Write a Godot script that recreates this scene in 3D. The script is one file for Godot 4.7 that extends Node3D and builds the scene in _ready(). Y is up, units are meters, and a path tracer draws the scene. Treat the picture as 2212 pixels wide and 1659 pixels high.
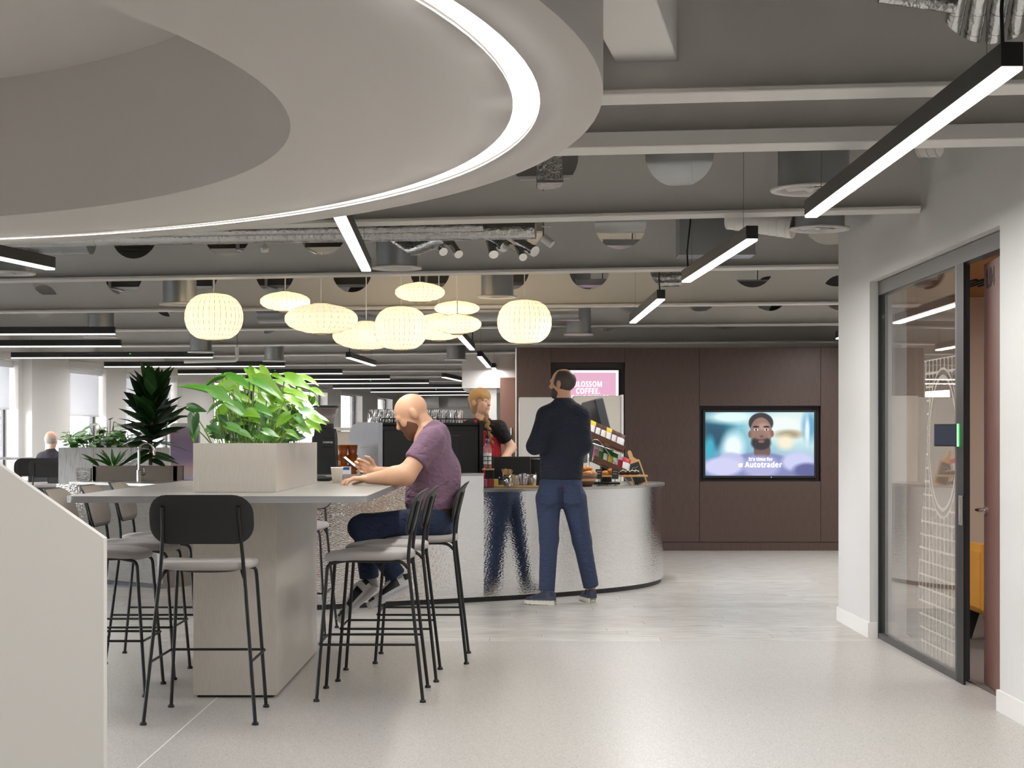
extends Node3D
# An office cafe: a round feature ceiling, cellular beams, a high table with stools, a hammered steel coffee counter.
# Camera at the origin, 1.30 m up, looking along -z. Depth d means z = -d.

const EYE := 1.30
const FOC := 3800.0
const CX := 1106.0
const CY := 945.0
var used := {}
var rng := RandomNumberGenerator.new()
var M := {}

func P(px: float, py: float, d: float) -> Vector3:      # the point at depth d that the photograph shows at px, py
	return Vector3((px - CX) / FOC * d, EYE - (py - CY) / FOC * d, -d)
func PH(px: float, py: float, y: float) -> Vector3:     # the point at height y
	return P(px, py, (EYE - y) * FOC / (py - CY))
func X(px: float, d: float) -> float:
	return (px - CX) / FOC * d
func Y(py: float, d: float) -> float:
	return EYE - (py - CY) / FOC * d
func V(x: float, y: float, d: float) -> Vector3:
	return Vector3(x, y, -d)

class MB:
	var st := SurfaceTool.new()
	func _init() -> void:
		st.begin(Mesh.PRIMITIVE_TRIANGLES)
	func grp(g: int) -> void:
		st.set_smooth_group(g if g >= 0 else 0xFFFFFFFF)
	func tri(a: Vector3, b: Vector3, c: Vector3, n: Vector3) -> void:
		if (b - a).cross(c - a).dot(n) > 0.0:
			var t := b; b = c; c = t
		st.add_vertex(a); st.add_vertex(b); st.add_vertex(c)
	func quad(a: Vector3, b: Vector3, c: Vector3, d: Vector3, n: Vector3) -> void:
		tri(a, b, c, n); tri(a, c, d, n)
	func quv(a: Vector3, b: Vector3, c: Vector3, d: Vector3) -> void:   # top left, top right, bottom right, bottom left
		grp(-1)
		for v in [[a, Vector2(0, 0)], [b, Vector2(1, 0)], [c, Vector2(1, 1)], [a, Vector2(0, 0)], [c, Vector2(1, 1)], [d, Vector2(0, 1)]]:
			st.set_uv(v[1]); st.add_vertex(v[0])
	func box(c: Vector3, s: Vector3, b := Basis()) -> MB:
		grp(-1)
		var h := s / 2.0
		for ax in 3:
			for sg in [-1.0, 1.0]:
				var n := Vector3.ZERO; n[ax] = sg
				var u := Vector3.ZERO; u[(ax + 1) % 3] = 1.0
				var v := Vector3.ZERO; v[(ax + 2) % 3] = 1.0
				var o := n * h
				quad(c + b * (o - u * h - v * h), c + b * (o + u * h - v * h), c + b * (o + u * h + v * h), c + b * (o - u * h + v * h), b * n)
		return self
	func ab(lo: Vector3, hi: Vector3) -> MB:            # a box between two corners
		return box((lo + hi) / 2.0, (hi - lo).abs())
	func rbox(c: Vector3, s: Vector3, r: float, b := Basis()) -> MB:   # box with chamfered edges
		grp(-1)
		var h := s / 2.0
		r = minf(r, minf(h.x, minf(h.y, h.z)) * 0.95)
		for ax in 3:
			for sg in [-1.0, 1.0]:
				var n := Vector3.ZERO; n[ax] = sg
				var u := Vector3.ZERO; u[(ax + 1) % 3] = h[(ax + 1) % 3] - r
				var v := Vector3.ZERO; v[(ax + 2) % 3] = h[(ax + 2) % 3] - r
				var o := n * h
				quad(c + b * (o - u - v), c + b * (o + u - v), c + b * (o + u + v), c + b * (o - u + v), b * n)
			var i := (ax + 1) % 3
			var j := (ax + 2) % 3
			for s1 in [-1.0, 1.0]:
				for s2 in [-1.0, 1.0]:
					var p := Vector3.ZERO; p[i] = s1 * h[i]; p[j] = s2 * (h[j] - r)
					var q := Vector3.ZERO; q[i] = s1 * (h[i] - r); q[j] = s2 * h[j]
					var l := Vector3.ZERO; l[ax] = h[ax] - r
					var nn := Vector3.ZERO; nn[i] = s1; nn[j] = s2
					quad(c + b * (p - l), c + b * (p + l), c + b * (q + l), c + b * (q - l), b * nn)
		for sx in [-1.0, 1.0]:
			for sy in [-1.0, 1.0]:
				for sz in [-1.0, 1.0]:
					var k := Vector3(sx, sy, sz)
					tri(c + b * (k * Vector3(h.x, h.y - r, h.z - r)), c + b * (k * Vector3(h.x - r, h.y, h.z - r)), c + b * (k * Vector3(h.x - r, h.y - r, h.z)), b * k)
		return self
	func tube(pts: Array, r, n := 8, caps := true, g := 1) -> MB:      # r: a number, or one per point
		var up := Vector3.UP
		var rings := []
		for i in pts.size():
			var t: Vector3 = (pts[mini(i + 1, pts.size() - 1)] - pts[maxi(i - 1, 0)]).normalized()
			if i == 0:
				up = Vector3.UP if absf(t.y) < 0.9 else Vector3.RIGHT
			var s := t.cross(up).normalized()
			up = s.cross(t).normalized()
			var ring := []
			var rr: float = r[i] if r is Array else r
			for k in n:
				var a := TAU * k / n
				ring.append(pts[i] + (s * cos(a) + up * sin(a)) * rr)
			rings.append(ring)
		grp(g)
		for i in pts.size() - 1:
			for k in n:
				var k2 := (k + 1) % n
				var o: Vector3 = (rings[i][k] + rings[i][k2]) / 2.0 - pts[i]
				quad(rings[i][k], rings[i][k2], rings[i + 1][k2], rings[i + 1][k], o)
		if caps:
			grp(-1)
			for e in [0, pts.size() - 1]:
				var q: Vector3 = pts[1 if e == 0 else e - 1]
				for k in range(1, n - 1):
					tri(rings[e][0], rings[e][k], rings[e][k + 1], pts[e] - q)
		return self
	func lathe(pr: Array, n := 24, at := Vector3.ZERO, b := Basis(), sharp := false, arc0 := 0.0, arc1 := TAU) -> MB:   # pr: Vector2(radius, height), outside to the right of its run upwards
		for i in pr.size() - 1:
			grp(i + 2 if sharp else 1)
			var d: Vector2 = pr[i + 1] - pr[i]
			if d.length() < 1e-6:
				continue
			for k in n:
				var a0 := arc0 + (arc1 - arc0) * k / n
				var a1 := arc0 + (arc1 - arc0) * (k + 1) / n
				var e0 := Vector3(cos(a0), 0, sin(a0))
				var e1 := Vector3(cos(a1), 0, sin(a1))
				var p00: Vector3 = at + b * (e0 * pr[i].x + Vector3.UP * pr[i].y)
				var p10: Vector3 = at + b * (e1 * pr[i].x + Vector3.UP * pr[i].y)
				var p01: Vector3 = at + b * (e0 * pr[i + 1].x + Vector3.UP * pr[i + 1].y)
				var p11: Vector3 = at + b * (e1 * pr[i + 1].x + Vector3.UP * pr[i + 1].y)
				var nn := b * ((e0 + e1) * 0.5 * d.y + Vector3.UP * -d.x)
				if pr[i].x < 1e-5:
					tri(p00, p11, p01, nn)
				elif pr[i + 1].x < 1e-5:
					tri(p00, p10, p01, nn)
				else:
					quad(p00, p10, p11, p01, nn)
		return self
	func prism(poly: Array, z0: float, z1: float, t := Transform3D(), smooth_side := false) -> MB:   # outline in xy, pushed along z
		var pk := PackedVector2Array(poly)
		if Geometry2D.is_polygon_clockwise(pk):
			pk.reverse()
		var ix := Geometry2D.triangulate_polygon(pk)
		grp(-1)
		for zz in [z0, z1]:
			var n := t.basis * Vector3(0, 0, 1.0 if zz == maxf(z0, z1) else -1.0)
			for i in range(0, ix.size(), 3):
				tri(t * Vector3(pk[ix[i]].x, pk[ix[i]].y, zz), t * Vector3(pk[ix[i + 1]].x, pk[ix[i + 1]].y, zz), t * Vector3(pk[ix[i + 2]].x, pk[ix[i + 2]].y, zz), n)
		grp(3 if smooth_side else -1)
		for i in pk.size():
			var a := pk[i]
			var c := pk[(i + 1) % pk.size()]
			var n2 := t.basis * Vector3((c - a).y, -(c - a).x, 0)
			quad(t * Vector3(a.x, a.y, z0), t * Vector3(c.x, c.y, z0), t * Vector3(c.x, c.y, z1), t * Vector3(a.x, a.y, z1), n2)
		return self
	func ball(c: Vector3, r: Vector3, b := Basis(), n := 12, m := 8) -> MB:
		var pr := []
		for i in m + 1:
			var a := -PI / 2 + PI * i / m
			pr.append(Vector2(0.0 if i == 0 or i == m else cos(a), sin(a)))
		return lathe(pr, n, c, b.scaled_local(r))
	func grid(f: Callable, nu: int, nv: int, g := 1) -> MB:            # a sheet f(u, v)
		grp(g)
		for i in nu:
			for j in nv:
				var a: Vector3 = f.call(float(i) / nu, float(j) / nv)
				var b: Vector3 = f.call(float(i + 1) / nu, float(j) / nv)
				var c: Vector3 = f.call(float(i + 1) / nu, float(j + 1) / nv)
				var d: Vector3 = f.call(float(i) / nu, float(j + 1) / nv)
				var n := (c - a).cross(d - b)
				quad(a, b, c, d, n)
		return self
	func mesh() -> ArrayMesh:
		st.generate_normals()
		st.index()
		return st.commit()

func rounded(w: float, h: float, r: float, n := 6) -> Array:          # outline of a rounded rectangle about the origin
	var o := []
	for q in 4:
		var cx := (w / 2 - r) * (1 if q in [0, 3] else -1)
		var cy := (h / 2 - r) * (1 if q in [0, 1] else -1)
		for i in n + 1:
			var a := PI / 2 * (q + float(i) / n)
			o.append(Vector2(cx + cos(a) * r, cy + sin(a) * r))
	return o

func bend(pts: Array, r: float, n := 5) -> Array:                     # a run of points with its corners rounded
	var o := [pts[0]]
	for i in range(1, pts.size() - 1):
		var a: Vector3 = pts[i] + (pts[i - 1] - pts[i]).normalized() * minf(r, (pts[i - 1] - pts[i]).length() * 0.49)
		var c: Vector3 = pts[i] + (pts[i + 1] - pts[i]).normalized() * minf(r, (pts[i + 1] - pts[i]).length() * 0.49)
		for k in n + 1:
			var t := float(k) / n
			o.append(a.lerp(pts[i], t).lerp(pts[i].lerp(c, t), t))
	o.append(pts[pts.size() - 1])
	return o

func numbered(called: String) -> String:
	used[called] = used.get(called, -1) + 1
	return called if used[called] == 0 else "%s_%03d" % [called, used[called]]

func obj(called: String, mb, m: Material, parent: Node = self) -> MeshInstance3D:
	var o := MeshInstance3D.new()
	o.name = numbered(called) if parent == self else called
	o.mesh = mb.mesh() if mb is MB else mb
	o.material_override = m
	parent.add_child(o, true)
	return o

func tag(o: Node, label: String, category: String, group := "") -> Node:
	o.set_meta("label", label); o.set_meta("category", category)
	if group:
		o.set_meta("group", group)
	return o

func thing(called: String, label: String, category: String, at := Vector3.ZERO, turn := 0.0, group := "") -> Node3D:
	var o := Node3D.new()
	o.name = numbered(called)
	add_child(o)
	o.position = at
	o.rotation.y = turn
	tag(o, label, category, group)
	return o

func struct(called: String, mb, m: Material, parent: Node = self) -> MeshInstance3D:
	var o := obj(called, mb, m, parent)
	if parent == self:
		o.set_meta("kind", "structure")
	return o

func dup(src: Node3D, at: Vector3, turn: float, label: String) -> Node3D:
	var c: Node3D = src.duplicate()
	c.name = numbered(String(src.name).trim_suffix("_001"))
	add_child(c)
	c.position = at
	c.rotation.y = turn
	c.set_meta("label", label)
	return c

func mat(called: String, hex: String, rough := 0.6, metal := 0.0) -> StandardMaterial3D:
	var m := StandardMaterial3D.new()
	m.resource_name = called
	m.albedo_color = Color(hex)
	m.roughness = rough
	m.metallic = metal
	M[called] = m
	return m

func noise_tex(freq: float, ramp = null, size := 512, oct := 4, kind := FastNoiseLite.TYPE_SIMPLEX_SMOOTH, sd := 1, normal := false, bump := 4.0) -> NoiseTexture2D:
	var n := FastNoiseLite.new()
	n.noise_type = kind; n.frequency = freq; n.fractal_octaves = oct; n.seed = sd
	if oct == 1:
		n.fractal_type = FastNoiseLite.FRACTAL_NONE
	var t := NoiseTexture2D.new()
	t.width = size; t.height = size; t.seamless = true; t.noise = n
	if ramp:
		var g := Gradient.new()
		g.offsets = PackedFloat32Array(ramp.map(func(x): return x[0]))
		g.colors = PackedColorArray(ramp.map(func(x): return Color(x[1])))
		t.color_ramp = g
	if normal:
		t.as_normal_map = true; t.bump_strength = bump
	return t

func tri_map(m: StandardMaterial3D, scale: Vector3, world := true) -> void:
	m.uv1_triplanar = true; m.uv1_world_triplanar = world; m.uv1_scale = scale; m.uv1_triplanar_sharpness = 4.0

func glow(called: String, c: Color, e: float) -> StandardMaterial3D:
	var m := mat(called, "ffffff", 0.6)
	m.emission_enabled = true; m.emission = c; m.emission_energy_multiplier = e
	return m

func area_light(called: String, at: Vector3, size: Vector2, toward: Vector3, e: float, c: Color, parent: Node = self, along := Vector3.ZERO) -> void:
	var l := AreaLight3D.new()
	l.name = called
	parent.add_child(l, true)
	l.area_size = size; l.light_color = c; l.light_energy = e; l.area_normalize_energy = false
	l.area_range = 40.0; l.area_attenuation = 2.0; l.shadow_enabled = true
	var z := -toward.normalized()
	var x := along.normalized() if along != Vector3.ZERO else (Vector3.UP.cross(z).normalized() if absf(z.y) < 0.9 else Vector3.RIGHT)
	l.transform = Transform3D(Basis(x, z.cross(x), z), at)

# ---------------------------------------------------------------- materials
func materials() -> void:
	mat("white_paint", "e6e4e0", 0.75)
	mat("partition_white", "efece6", 0.6)
	mat("wall_paint", "d4d3d1", 0.8)
	mat("beam_paint", "d6d3ce", 0.6)
	mat("slab_paint", "55534f", 0.9)
	mat("ring_white", "cfc9c4", 0.7)
	var sp := mat("speckled_vinyl", "ffffff", 0.42)
	var im := Image.create(768, 768, false, Image.FORMAT_RGB8)
	im.fill(Color("bcb8b3"))
	var r := RandomNumberGenerator.new(); r.seed = 5
	for i in 15000:
		var v := r.randf()
		var c := Color("a39e98") if v < 0.42 else (Color("d3d0cc") if v < 0.85 else Color("8a847d"))
		im.fill_rect(Rect2i(r.randi_range(0, 767), r.randi_range(0, 767), r.randi_range(2, 5), r.randi_range(2, 4)), c)
	sp.albedo_texture = ImageTexture.create_from_image(im)
	tri_map(sp, Vector3(1.25, 1.25, 1.25))
	sp.clearcoat_enabled = true; sp.clearcoat = 0.25; sp.clearcoat_roughness = 0.25
	var tones := ["d3d0cb", "cfcbc6", "d8d5d0", "cac6c1", "d2cec9"]
	var wt := noise_tex(0.02, [[0.0, "cfcbc6"], [0.45, "f0eeeb"], [0.7, "ffffff"], [1.0, "e4e1dd"]], 512, 5)
	for i in 5:
		var pm := mat("plank_%d" % i, tones[i], 0.36)
		pm.albedo_texture = wt
		tri_map(pm, Vector3(0.3, 1.0, 1.6))
		pm.uv1_offset = Vector3(i * 0.37, 0, i * 0.21)
		pm.clearcoat_enabled = true; pm.clearcoat = 0.3; pm.clearcoat_roughness = 0.25
	var br := mat("brown_veneer", "523e37", 0.45)
	br.albedo_texture = noise_tex(0.03, [[0.0, "d8d0cc"], [0.5, "ffffff"], [1.0, "e6ded9"]], 256, 3, FastNoiseLite.TYPE_SIMPLEX_SMOOTH, 8)
	tri_map(br, Vector3(9.0, 0.6, 9.0))
	mat("brown_dark", "2e2422", 0.5)
	var brr := mat("brown_door", "78584c", 0.5)
	brr.metallic_specular = 0.4
	var hs := mat("hammered_steel", "e3e4e5", 0.055, 1.0)
	hs.heightmap_enabled = true
	hs.heightmap_texture = noise_tex(0.022, null, 512, 2, FastNoiseLite.TYPE_SIMPLEX_SMOOTH, 4)
	hs.heightmap_scale = 0.085
	tri_map(hs, Vector3(3.0, 7.5, 3.0))
	mat("brushed_steel", "b9b7b2", 0.33, 1.0)
	mat("dark_steel", "8a8177", 0.38, 1.0)
	mat("duct_steel", "a9abac", 0.34, 0.95)
	mat("duct_dark", "4c4a48", 0.4, 0.7)
	var fo := mat("foil", "c9c9c8", 0.24, 1.0)
	fo.heightmap_enabled = true
	fo.heightmap_texture = noise_tex(0.03, null, 256, 3, FastNoiseLite.TYPE_CELLULAR, 3)
	fo.heightmap_scale = 0.6
	tri_map(fo, Vector3(3, 3, 3))
	mat("chrome", "d9d7d2", 0.14, 1.0)
	mat("black_metal", "0f0f11", 0.5)
	mat("matte_black", "141416", 0.5)
	mat("lamp_black", "1d1c1b", 0.55)
	mat("black_shell", "161618", 0.5)
	mat("taupe_shell", "6f665f", 0.45)
	var sf := mat("seat_fabric", "b6b1ae", 0.9)
	sf.albedo_texture = noise_tex(0.25, [[0.0, "d0cccb"], [1.0, "ffffff"]], 256, 2)
	tri_map(sf, Vector3(8, 8, 8), false)
	sf.rim_enabled = true; sf.rim = 0.4
	var tt := mat("table_laminate", "93908c", 0.3)
	tt.albedo_texture = noise_tex(0.02, [[0.0, "bdb9b5"], [0.5, "ececea"], [1.0, "ffffff"]], 512, 5, FastNoiseLite.TYPE_SIMPLEX_SMOOTH, 12)
	tri_map(tt, Vector3(0.9, 1, 4))
	mat("table_edge", "8f8f91", 0.35)
	var cp := mat("cream_laminate", "ccc5bc", 0.32)
	cp.albedo_texture = noise_tex(0.05, [[0.0, "eeecea"], [1.0, "ffffff"]], 256, 3, FastNoiseLite.TYPE_SIMPLEX_SMOOTH, 6)
	tri_map(cp, Vector3(14, 0.7, 14))
	var gw := mat("grey_wood", "c9c8c6", 0.5)
	gw.albedo_texture = noise_tex(0.02, [[0.0, "bebdba"], [0.45, "f2f1ef"], [1.0, "ffffff"]], 512, 5, FastNoiseLite.TYPE_SIMPLEX_SMOOTH, 21)
	tri_map(gw, Vector3(3.6, 0.5, 3.6))
	mat("soil", "2a211b", 1.0)
	mat("grey_panel", "8d8a87", 0.5)
	mat("plastic_white", "e8eaec", 0.35)
	mat("cream_panel", "dad5ce", 0.5)
	var gl := mat("glass", "eef3f1", 0.0)
	gl.transparency = BaseMaterial3D.TRANSPARENCY_ALPHA
	gl.albedo_color.a = 0.02
	var tg := mat("tumbler_glass", "f4f6f6", 0.02)
	tg.transparency = BaseMaterial3D.TRANSPARENCY_ALPHA
	tg.albedo_color.a = 0.12
	var cg := mat("clear_glass", "ffffff", 0.0)
	cg.transparency = BaseMaterial3D.TRANSPARENCY_ALPHA
	cg.albedo_color.a = 0.0
	cg.refraction_enabled = true; cg.refraction_scale = 0.05
	var ag := mat("amber_glass", "b4560f", 0.05)
	ag.transparency = BaseMaterial3D.TRANSPARENCY_ALPHA
	ag.albedo_color.a = 0.72
	glow("led_white", Color(1.0, 0.98, 0.95), 2.2)
	glow("led_strip", Color(1.0, 0.98, 0.95), 2.0)
	glow("lantern_shade", Color(1.0, 0.93, 0.82), 0.58)
	M.lantern_shade.backlight_enabled = true; M.lantern_shade.backlight = Color(0.5, 0.48, 0.42)
	mat("lantern_rib", "8f8571", 0.7)
	glow("green_led", Color(0.1, 1.0, 0.35), 1.6)
	glow("blue_led", Color(0.3, 0.4, 1.0), 2.0)
	mat("frame_grey", "4a494a", 0.45)
	mat("maroon_door", "7b544e", 0.45)
	var yf := mat("mustard_fabric", "c48a2a", 0.95)
	yf.albedo_texture = noise_tex(0.2, [[0.0, "b08f60"], [0.5, "ffffff"], [1.0, "ffe9c0"]], 256, 2, FastNoiseLite.TYPE_CELLULAR)
	tri_map(yf, Vector3(10, 10, 10))
	var ca := mat("carpet", "8a7f78", 1.0)
	ca.albedo_texture = noise_tex(0.3, [[0.0, "8c8680"], [1.0, "ffffff"]], 256, 2)
	tri_map(ca, Vector3(4, 4, 4))
	mat("room_cream", "d9c3b0", 0.8)
	mat("room_ceiling", "a86f3c", 0.7)
	mat("blind", "eceded", 0.9)
	M.blind.backlight_enabled = true; M.blind.backlight = Color(0.85, 0.86, 0.88)
	var bk := mat("far_brick", "b8aca2", 0.9)
	bk.albedo_texture = noise_tex(0.08, [[0.0, "c8bdb4"], [1.0, "ffffff"]], 256, 3)
	tri_map(bk, Vector3(0.8, 3.0, 0.8))
	mat("oak", "c99c66", 0.5)
	mat("walnut", "5d3a28", 0.5)
	mat("paper_white", "f1ead9", 0.7)
	mat("chalkboard", "2c2f33", 0.8)
	mat("cable", "161616", 0.6)
	mat("wire", "8a8a88", 0.4, 0.8)

# ---------------------------------------------------------------- camera, sky, exposure
func setup() -> void:
	var cam := Camera3D.new()
	cam.name = "camera"
	add_child(cam)
	cam.position = Vector3(0, EYE, 0)
	cam.projection = Camera3D.PROJECTION_FRUSTUM
	cam.near = 0.05; cam.far = 200.0
	cam.size = 0.05 * 1659.0 / FOC
	cam.frustum_offset = Vector2(0, 0.05 * (CY - 829.5) / FOC)
	cam.current = true
	var env := Environment.new()
	env.background_mode = Environment.BG_SKY
	var sky := Sky.new()
	var sm := ProceduralSkyMaterial.new()
	sm.sky_top_color = Color(0.86, 0.9, 0.96); sm.sky_horizon_color = Color(0.95, 0.96, 0.98)
	sm.ground_bottom_color = Color(0.55, 0.55, 0.54); sm.ground_horizon_color = Color(0.8, 0.81, 0.82)
	sm.sky_energy_multiplier = 7.0; sm.ground_energy_multiplier = 3.5
	sky.sky_material = sm
	env.sky = sky
	env.tonemap_mode = Environment.TONE_MAPPER_LINEAR
	env.tonemap_exposure = 1.0
	env.sdfgi_enabled = true; env.ssao_enabled = true; env.ssil_enabled = true
	var we := WorldEnvironment.new()
	we.name = "world"
	we.environment = env
	add_child(we)

# ---------------------------------------------------------------- the room
const WALL_X := 2.32
const BEAM_Y := 2.574
const SLAB_Y := 3.31

func facade_x(s: float) -> float:
	return -10.6 + 0.14 * s

func facade_box(mb: MB, s0: float, s1: float, y0: float, y1: float, off: float, thick: float) -> void:   # off: how far its room face stands into the room
	var a := V(facade_x(s0), 0, s0)
	var b := V(facade_x(s1), 0, s1)
	var u := (b - a).normalized()
	var n := Vector3(-u.z, 0, u.x)       # towards the room
	if n.x < 0:
		n = -n
	var bs := Basis(u, Vector3.UP, n)
	mb.box((a + b) / 2.0 + Vector3.UP * (y0 + y1) / 2.0 + n * (off - thick / 2.0), Vector3((b - a).length(), y1 - y0, thick), bs)

func shell() -> void:
	var mb := MB.new()
	mb.ab(Vector3(-12.5, -0.2, 4), Vector3(2.42, 0, -11.23))
	var fl := struct("floor", mb, M.speckled_vinyl)
	mb = MB.new()
	mb.ab(V(-1.476, 0, 4.0), V(-1.47, 0.0006, 8.79))
	obj("weld_seam", mb, M.white_paint, fl)
	mb = MB.new()
	mb.ab(V(-12.5, -0.2, 11.23), V(7, -0.012, 53))
	mb.ab(V(-12.5, -0.012, 16.03), V(7, 0, 53))
	mb.ab(V(-12.5, -0.012, 11.23), V(-3.9, 0, 16.03))
	mb.ab(V(4.6, -0.012, 11.23), V(7, 0, 16.03))
	mb.ab(V(2.42, -0.2, -4), V(7, 0.0, 11.23))
	var ft := struct("floor", mb, M.plank_1)
	rng.seed = 11
	var widths := [1.5, 1.1]
	var pm := []
	for w in widths:
		var b := MB.new()
		b.rbox(Vector3(0, -0.006, 0), Vector3(w - 0.0015, 0.012, 0.1985), 0.0012)
		pm.append(b.mesh())
	for row in 24:
		var x := -3.9 - rng.randf() * 0.9
		while x < 4.6:
			var k := rng.randi() % 2
			var lo := maxf(x, -3.9)
			var hi := minf(x + widths[k], 4.6)
			var o := obj("plank", pm[k], M["plank_%d" % (rng.randi() % 5)], ft)
			o.position = V((lo + hi) / 2, 0, 11.33 + row * 0.2)
			o.scale.x = (hi - lo) / widths[k]
			x += widths[k]
	mb = MB.new()
	mb.ab(V(-12.5, SLAB_Y, -4), V(7, SLAB_Y + 0.2, 53))
	struct("ceiling", mb, M.slab_paint)
	# right wall with the glazed door screen
	mb = MB.new()
	mb.ab(V(WALL_X, 0, -4), V(WALL_X + 0.12, SLAB_Y, 8.365))
	mb.ab(V(WALL_X, 2.31, 8.365), V(WALL_X + 0.12, SLAB_Y, 11.41))
	mb.ab(V(WALL_X, 0, 11.41), V(WALL_X + 0.24, SLAB_Y, 12.5))
	mb.ab(V(WALL_X + 0.2, 0, 12.45), V(WALL_X + 0.32, SLAB_Y, 13.4))
	struct("wall_right", mb, M.wall_paint)
	for seg in [[-3.9, 8.365], [11.41, 12.505]]:
		mb = MB.new()
		mb.ab(V(WALL_X - 0.014, 0, seg[0]), V(WALL_X, 0.1, seg[1]))
		if seg[0] > 0:
			mb.ab(V(WALL_X - 0.014, 0, seg[0] - 0.014), V(WALL_X + 0.05, 0.1, seg[0]))
		else:
			mb.ab(V(WALL_X - 0.014, 0, seg[1]), V(WALL_X + 0.05, 0.1, seg[1] + 0.014))
		struct("baseboard_right", mb, M.white_paint)
	# the meeting room behind the glass
	mb = MB.new()
	mb.ab(V(2.62, 0, 13.3), V(6, 2.5, 13.4)); mb.ab(V(5.9, 0, 4.0), V(6, 2.5, 13.4)); mb.ab(V(2.44, 0, 4.0), V(6, 2.5, 4.1))
	struct("wall_room", mb, M.room_cream)
	mb = MB.new()
	mb.ab(V(2.44, 2.36, 4.0), V(6, 2.46, 12.45)); mb.ab(V(2.62, 2.36, 12.45), V(6, 2.46, 13.4))
	struct("ceiling_room", mb, M.room_ceiling)
	mb = MB.new()
	mb.ab(V(2.43, 0.0, 4.1), V(5.9, 0.008, 11.4)); mb.ab(V(2.6, 0.0, 11.4), V(5.9, 0.008, 13.3))
	struct("floor_carpet", mb, M.carpet)
	# back, end and corridor walls
	mb = MB.new()
	mb.ab(V(-12.5, 0, -4.0), V(2.44, SLAB_Y, -4.15))
	struct("wall_back", mb, M.white_paint)
	mb = MB.new()
	mb.ab(V(-4.2, 0, 52.0), V(7, SLAB_Y, 52.2))
	struct("wall_end", mb, M.white_paint)
	mb = MB.new()
	mb.ab(V(6.9, 0, 12.5), V(7.0, SLAB_Y, 52)); mb.ab(V(2.62, 0, 13.42), V(7, SLAB_Y, 13.5))
	struct("wall_corridor", mb, M.wall_paint)
	facade()
	brown_wall()
	beams()

func facade() -> void:
	var wins := [[8.0, 10.2], [12.0, 14.2], [16.0, 18.2], [21.6, 25.2], [27.1, 28.6], [29.5, 32.1], [34.3, 37.3], [39.6, 43.3], [44.7, 47.1], [49.0, 51.0]]
	var mb := MB.new()
	var s := -4.0
	for w in wins:
		facade_box(mb, s, w[0], 0, SLAB_Y, 0, 0.35)
		facade_box(mb, w[0], w[1], 0, 0.75, 0, 0.35)
		facade_box(mb, w[0], w[1], 2.45, SLAB_Y, 0, 0.35)
		s = w[1]
	facade_box(mb, s, 52.2, 0, SLAB_Y, 0, 0.35)
	facade_box(mb, 25.35, 26.75, 0, 2.46, 0.14, 0.2)
	struct("wall_left", mb, M.white_paint)
	for i in wins.size():
		var w: Array = wins[i]
		mb = MB.new()
		for e in [[w[0], w[0] + 0.07, 0.75, 2.45], [w[1] - 0.07, w[1], 0.75, 2.45], [w[0], w[1], 0.75, 0.81], [w[0], w[1], 2.39, 2.45]]:
			facade_box(mb, e[0], e[1], e[2], e[3], -0.2, 0.06)
		var wn := struct("window_%d" % (i + 1), mb, M.frame_grey)
		mb = MB.new()
		facade_box(mb, w[0] + 0.07, w[1] - 0.07, 0.81, 2.39, -0.228, 0.006)
		obj("pane", mb, M.glass, wn)
		mb = MB.new()
		facade_box(mb, w[0] - 0.05, w[1] + 0.05, 2.4, 2.49, 0.02, 0.04)
		obj("window_head", mb, M.white_paint, wn)
		if i <= 5:
			var low: float = [1.4, 1.4, 1.4, 1.72, 1.66, 1.62][i]
			mb = MB.new()
			facade_box(mb, w[0] + 0.08, w[1] - 0.08, low, 2.36, -0.1, 0.004)
			obj("roller_blind", mb, M.blind, wn)
			mb = MB.new()
			facade_box(mb, w[0] + 0.04, w[1] - 0.04, 2.3, 2.4, -0.06, 0.09)
			obj("blind_cassette", mb, M.plastic_white, wn)
			mb = MB.new()
			facade_box(mb, w[0] + 0.08, w[1] - 0.08, low - 0.025, low, -0.092, 0.02)
			obj("blind_rail", mb, M.plastic_white, wn)
	# the house across the street
	var h := thing("street_building", "pale brick building across the street seen through the windows", "building", Vector3.ZERO)
	mb = MB.new()
	facade_box(mb, 14.0, 70.0, -3.0, 4.6, -9.0, 0.5)
	obj("brick_wall", mb, M.far_brick, h)
	for i in 24:
		mb = MB.new()
		facade_box(mb, 16.0 + i * 2.2, 17.0 + i * 2.2, 0.6, 2.6, -8.97, 0.06)
		var wf := obj("window_frame", mb, M.plastic_white, h)
		mb = MB.new()
		facade_box(mb, 16.1 + i * 2.2, 16.9 + i * 2.2, 0.7, 2.5, -8.95, 0.02)
		obj("pane", mb, M.glass, wf)

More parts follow.
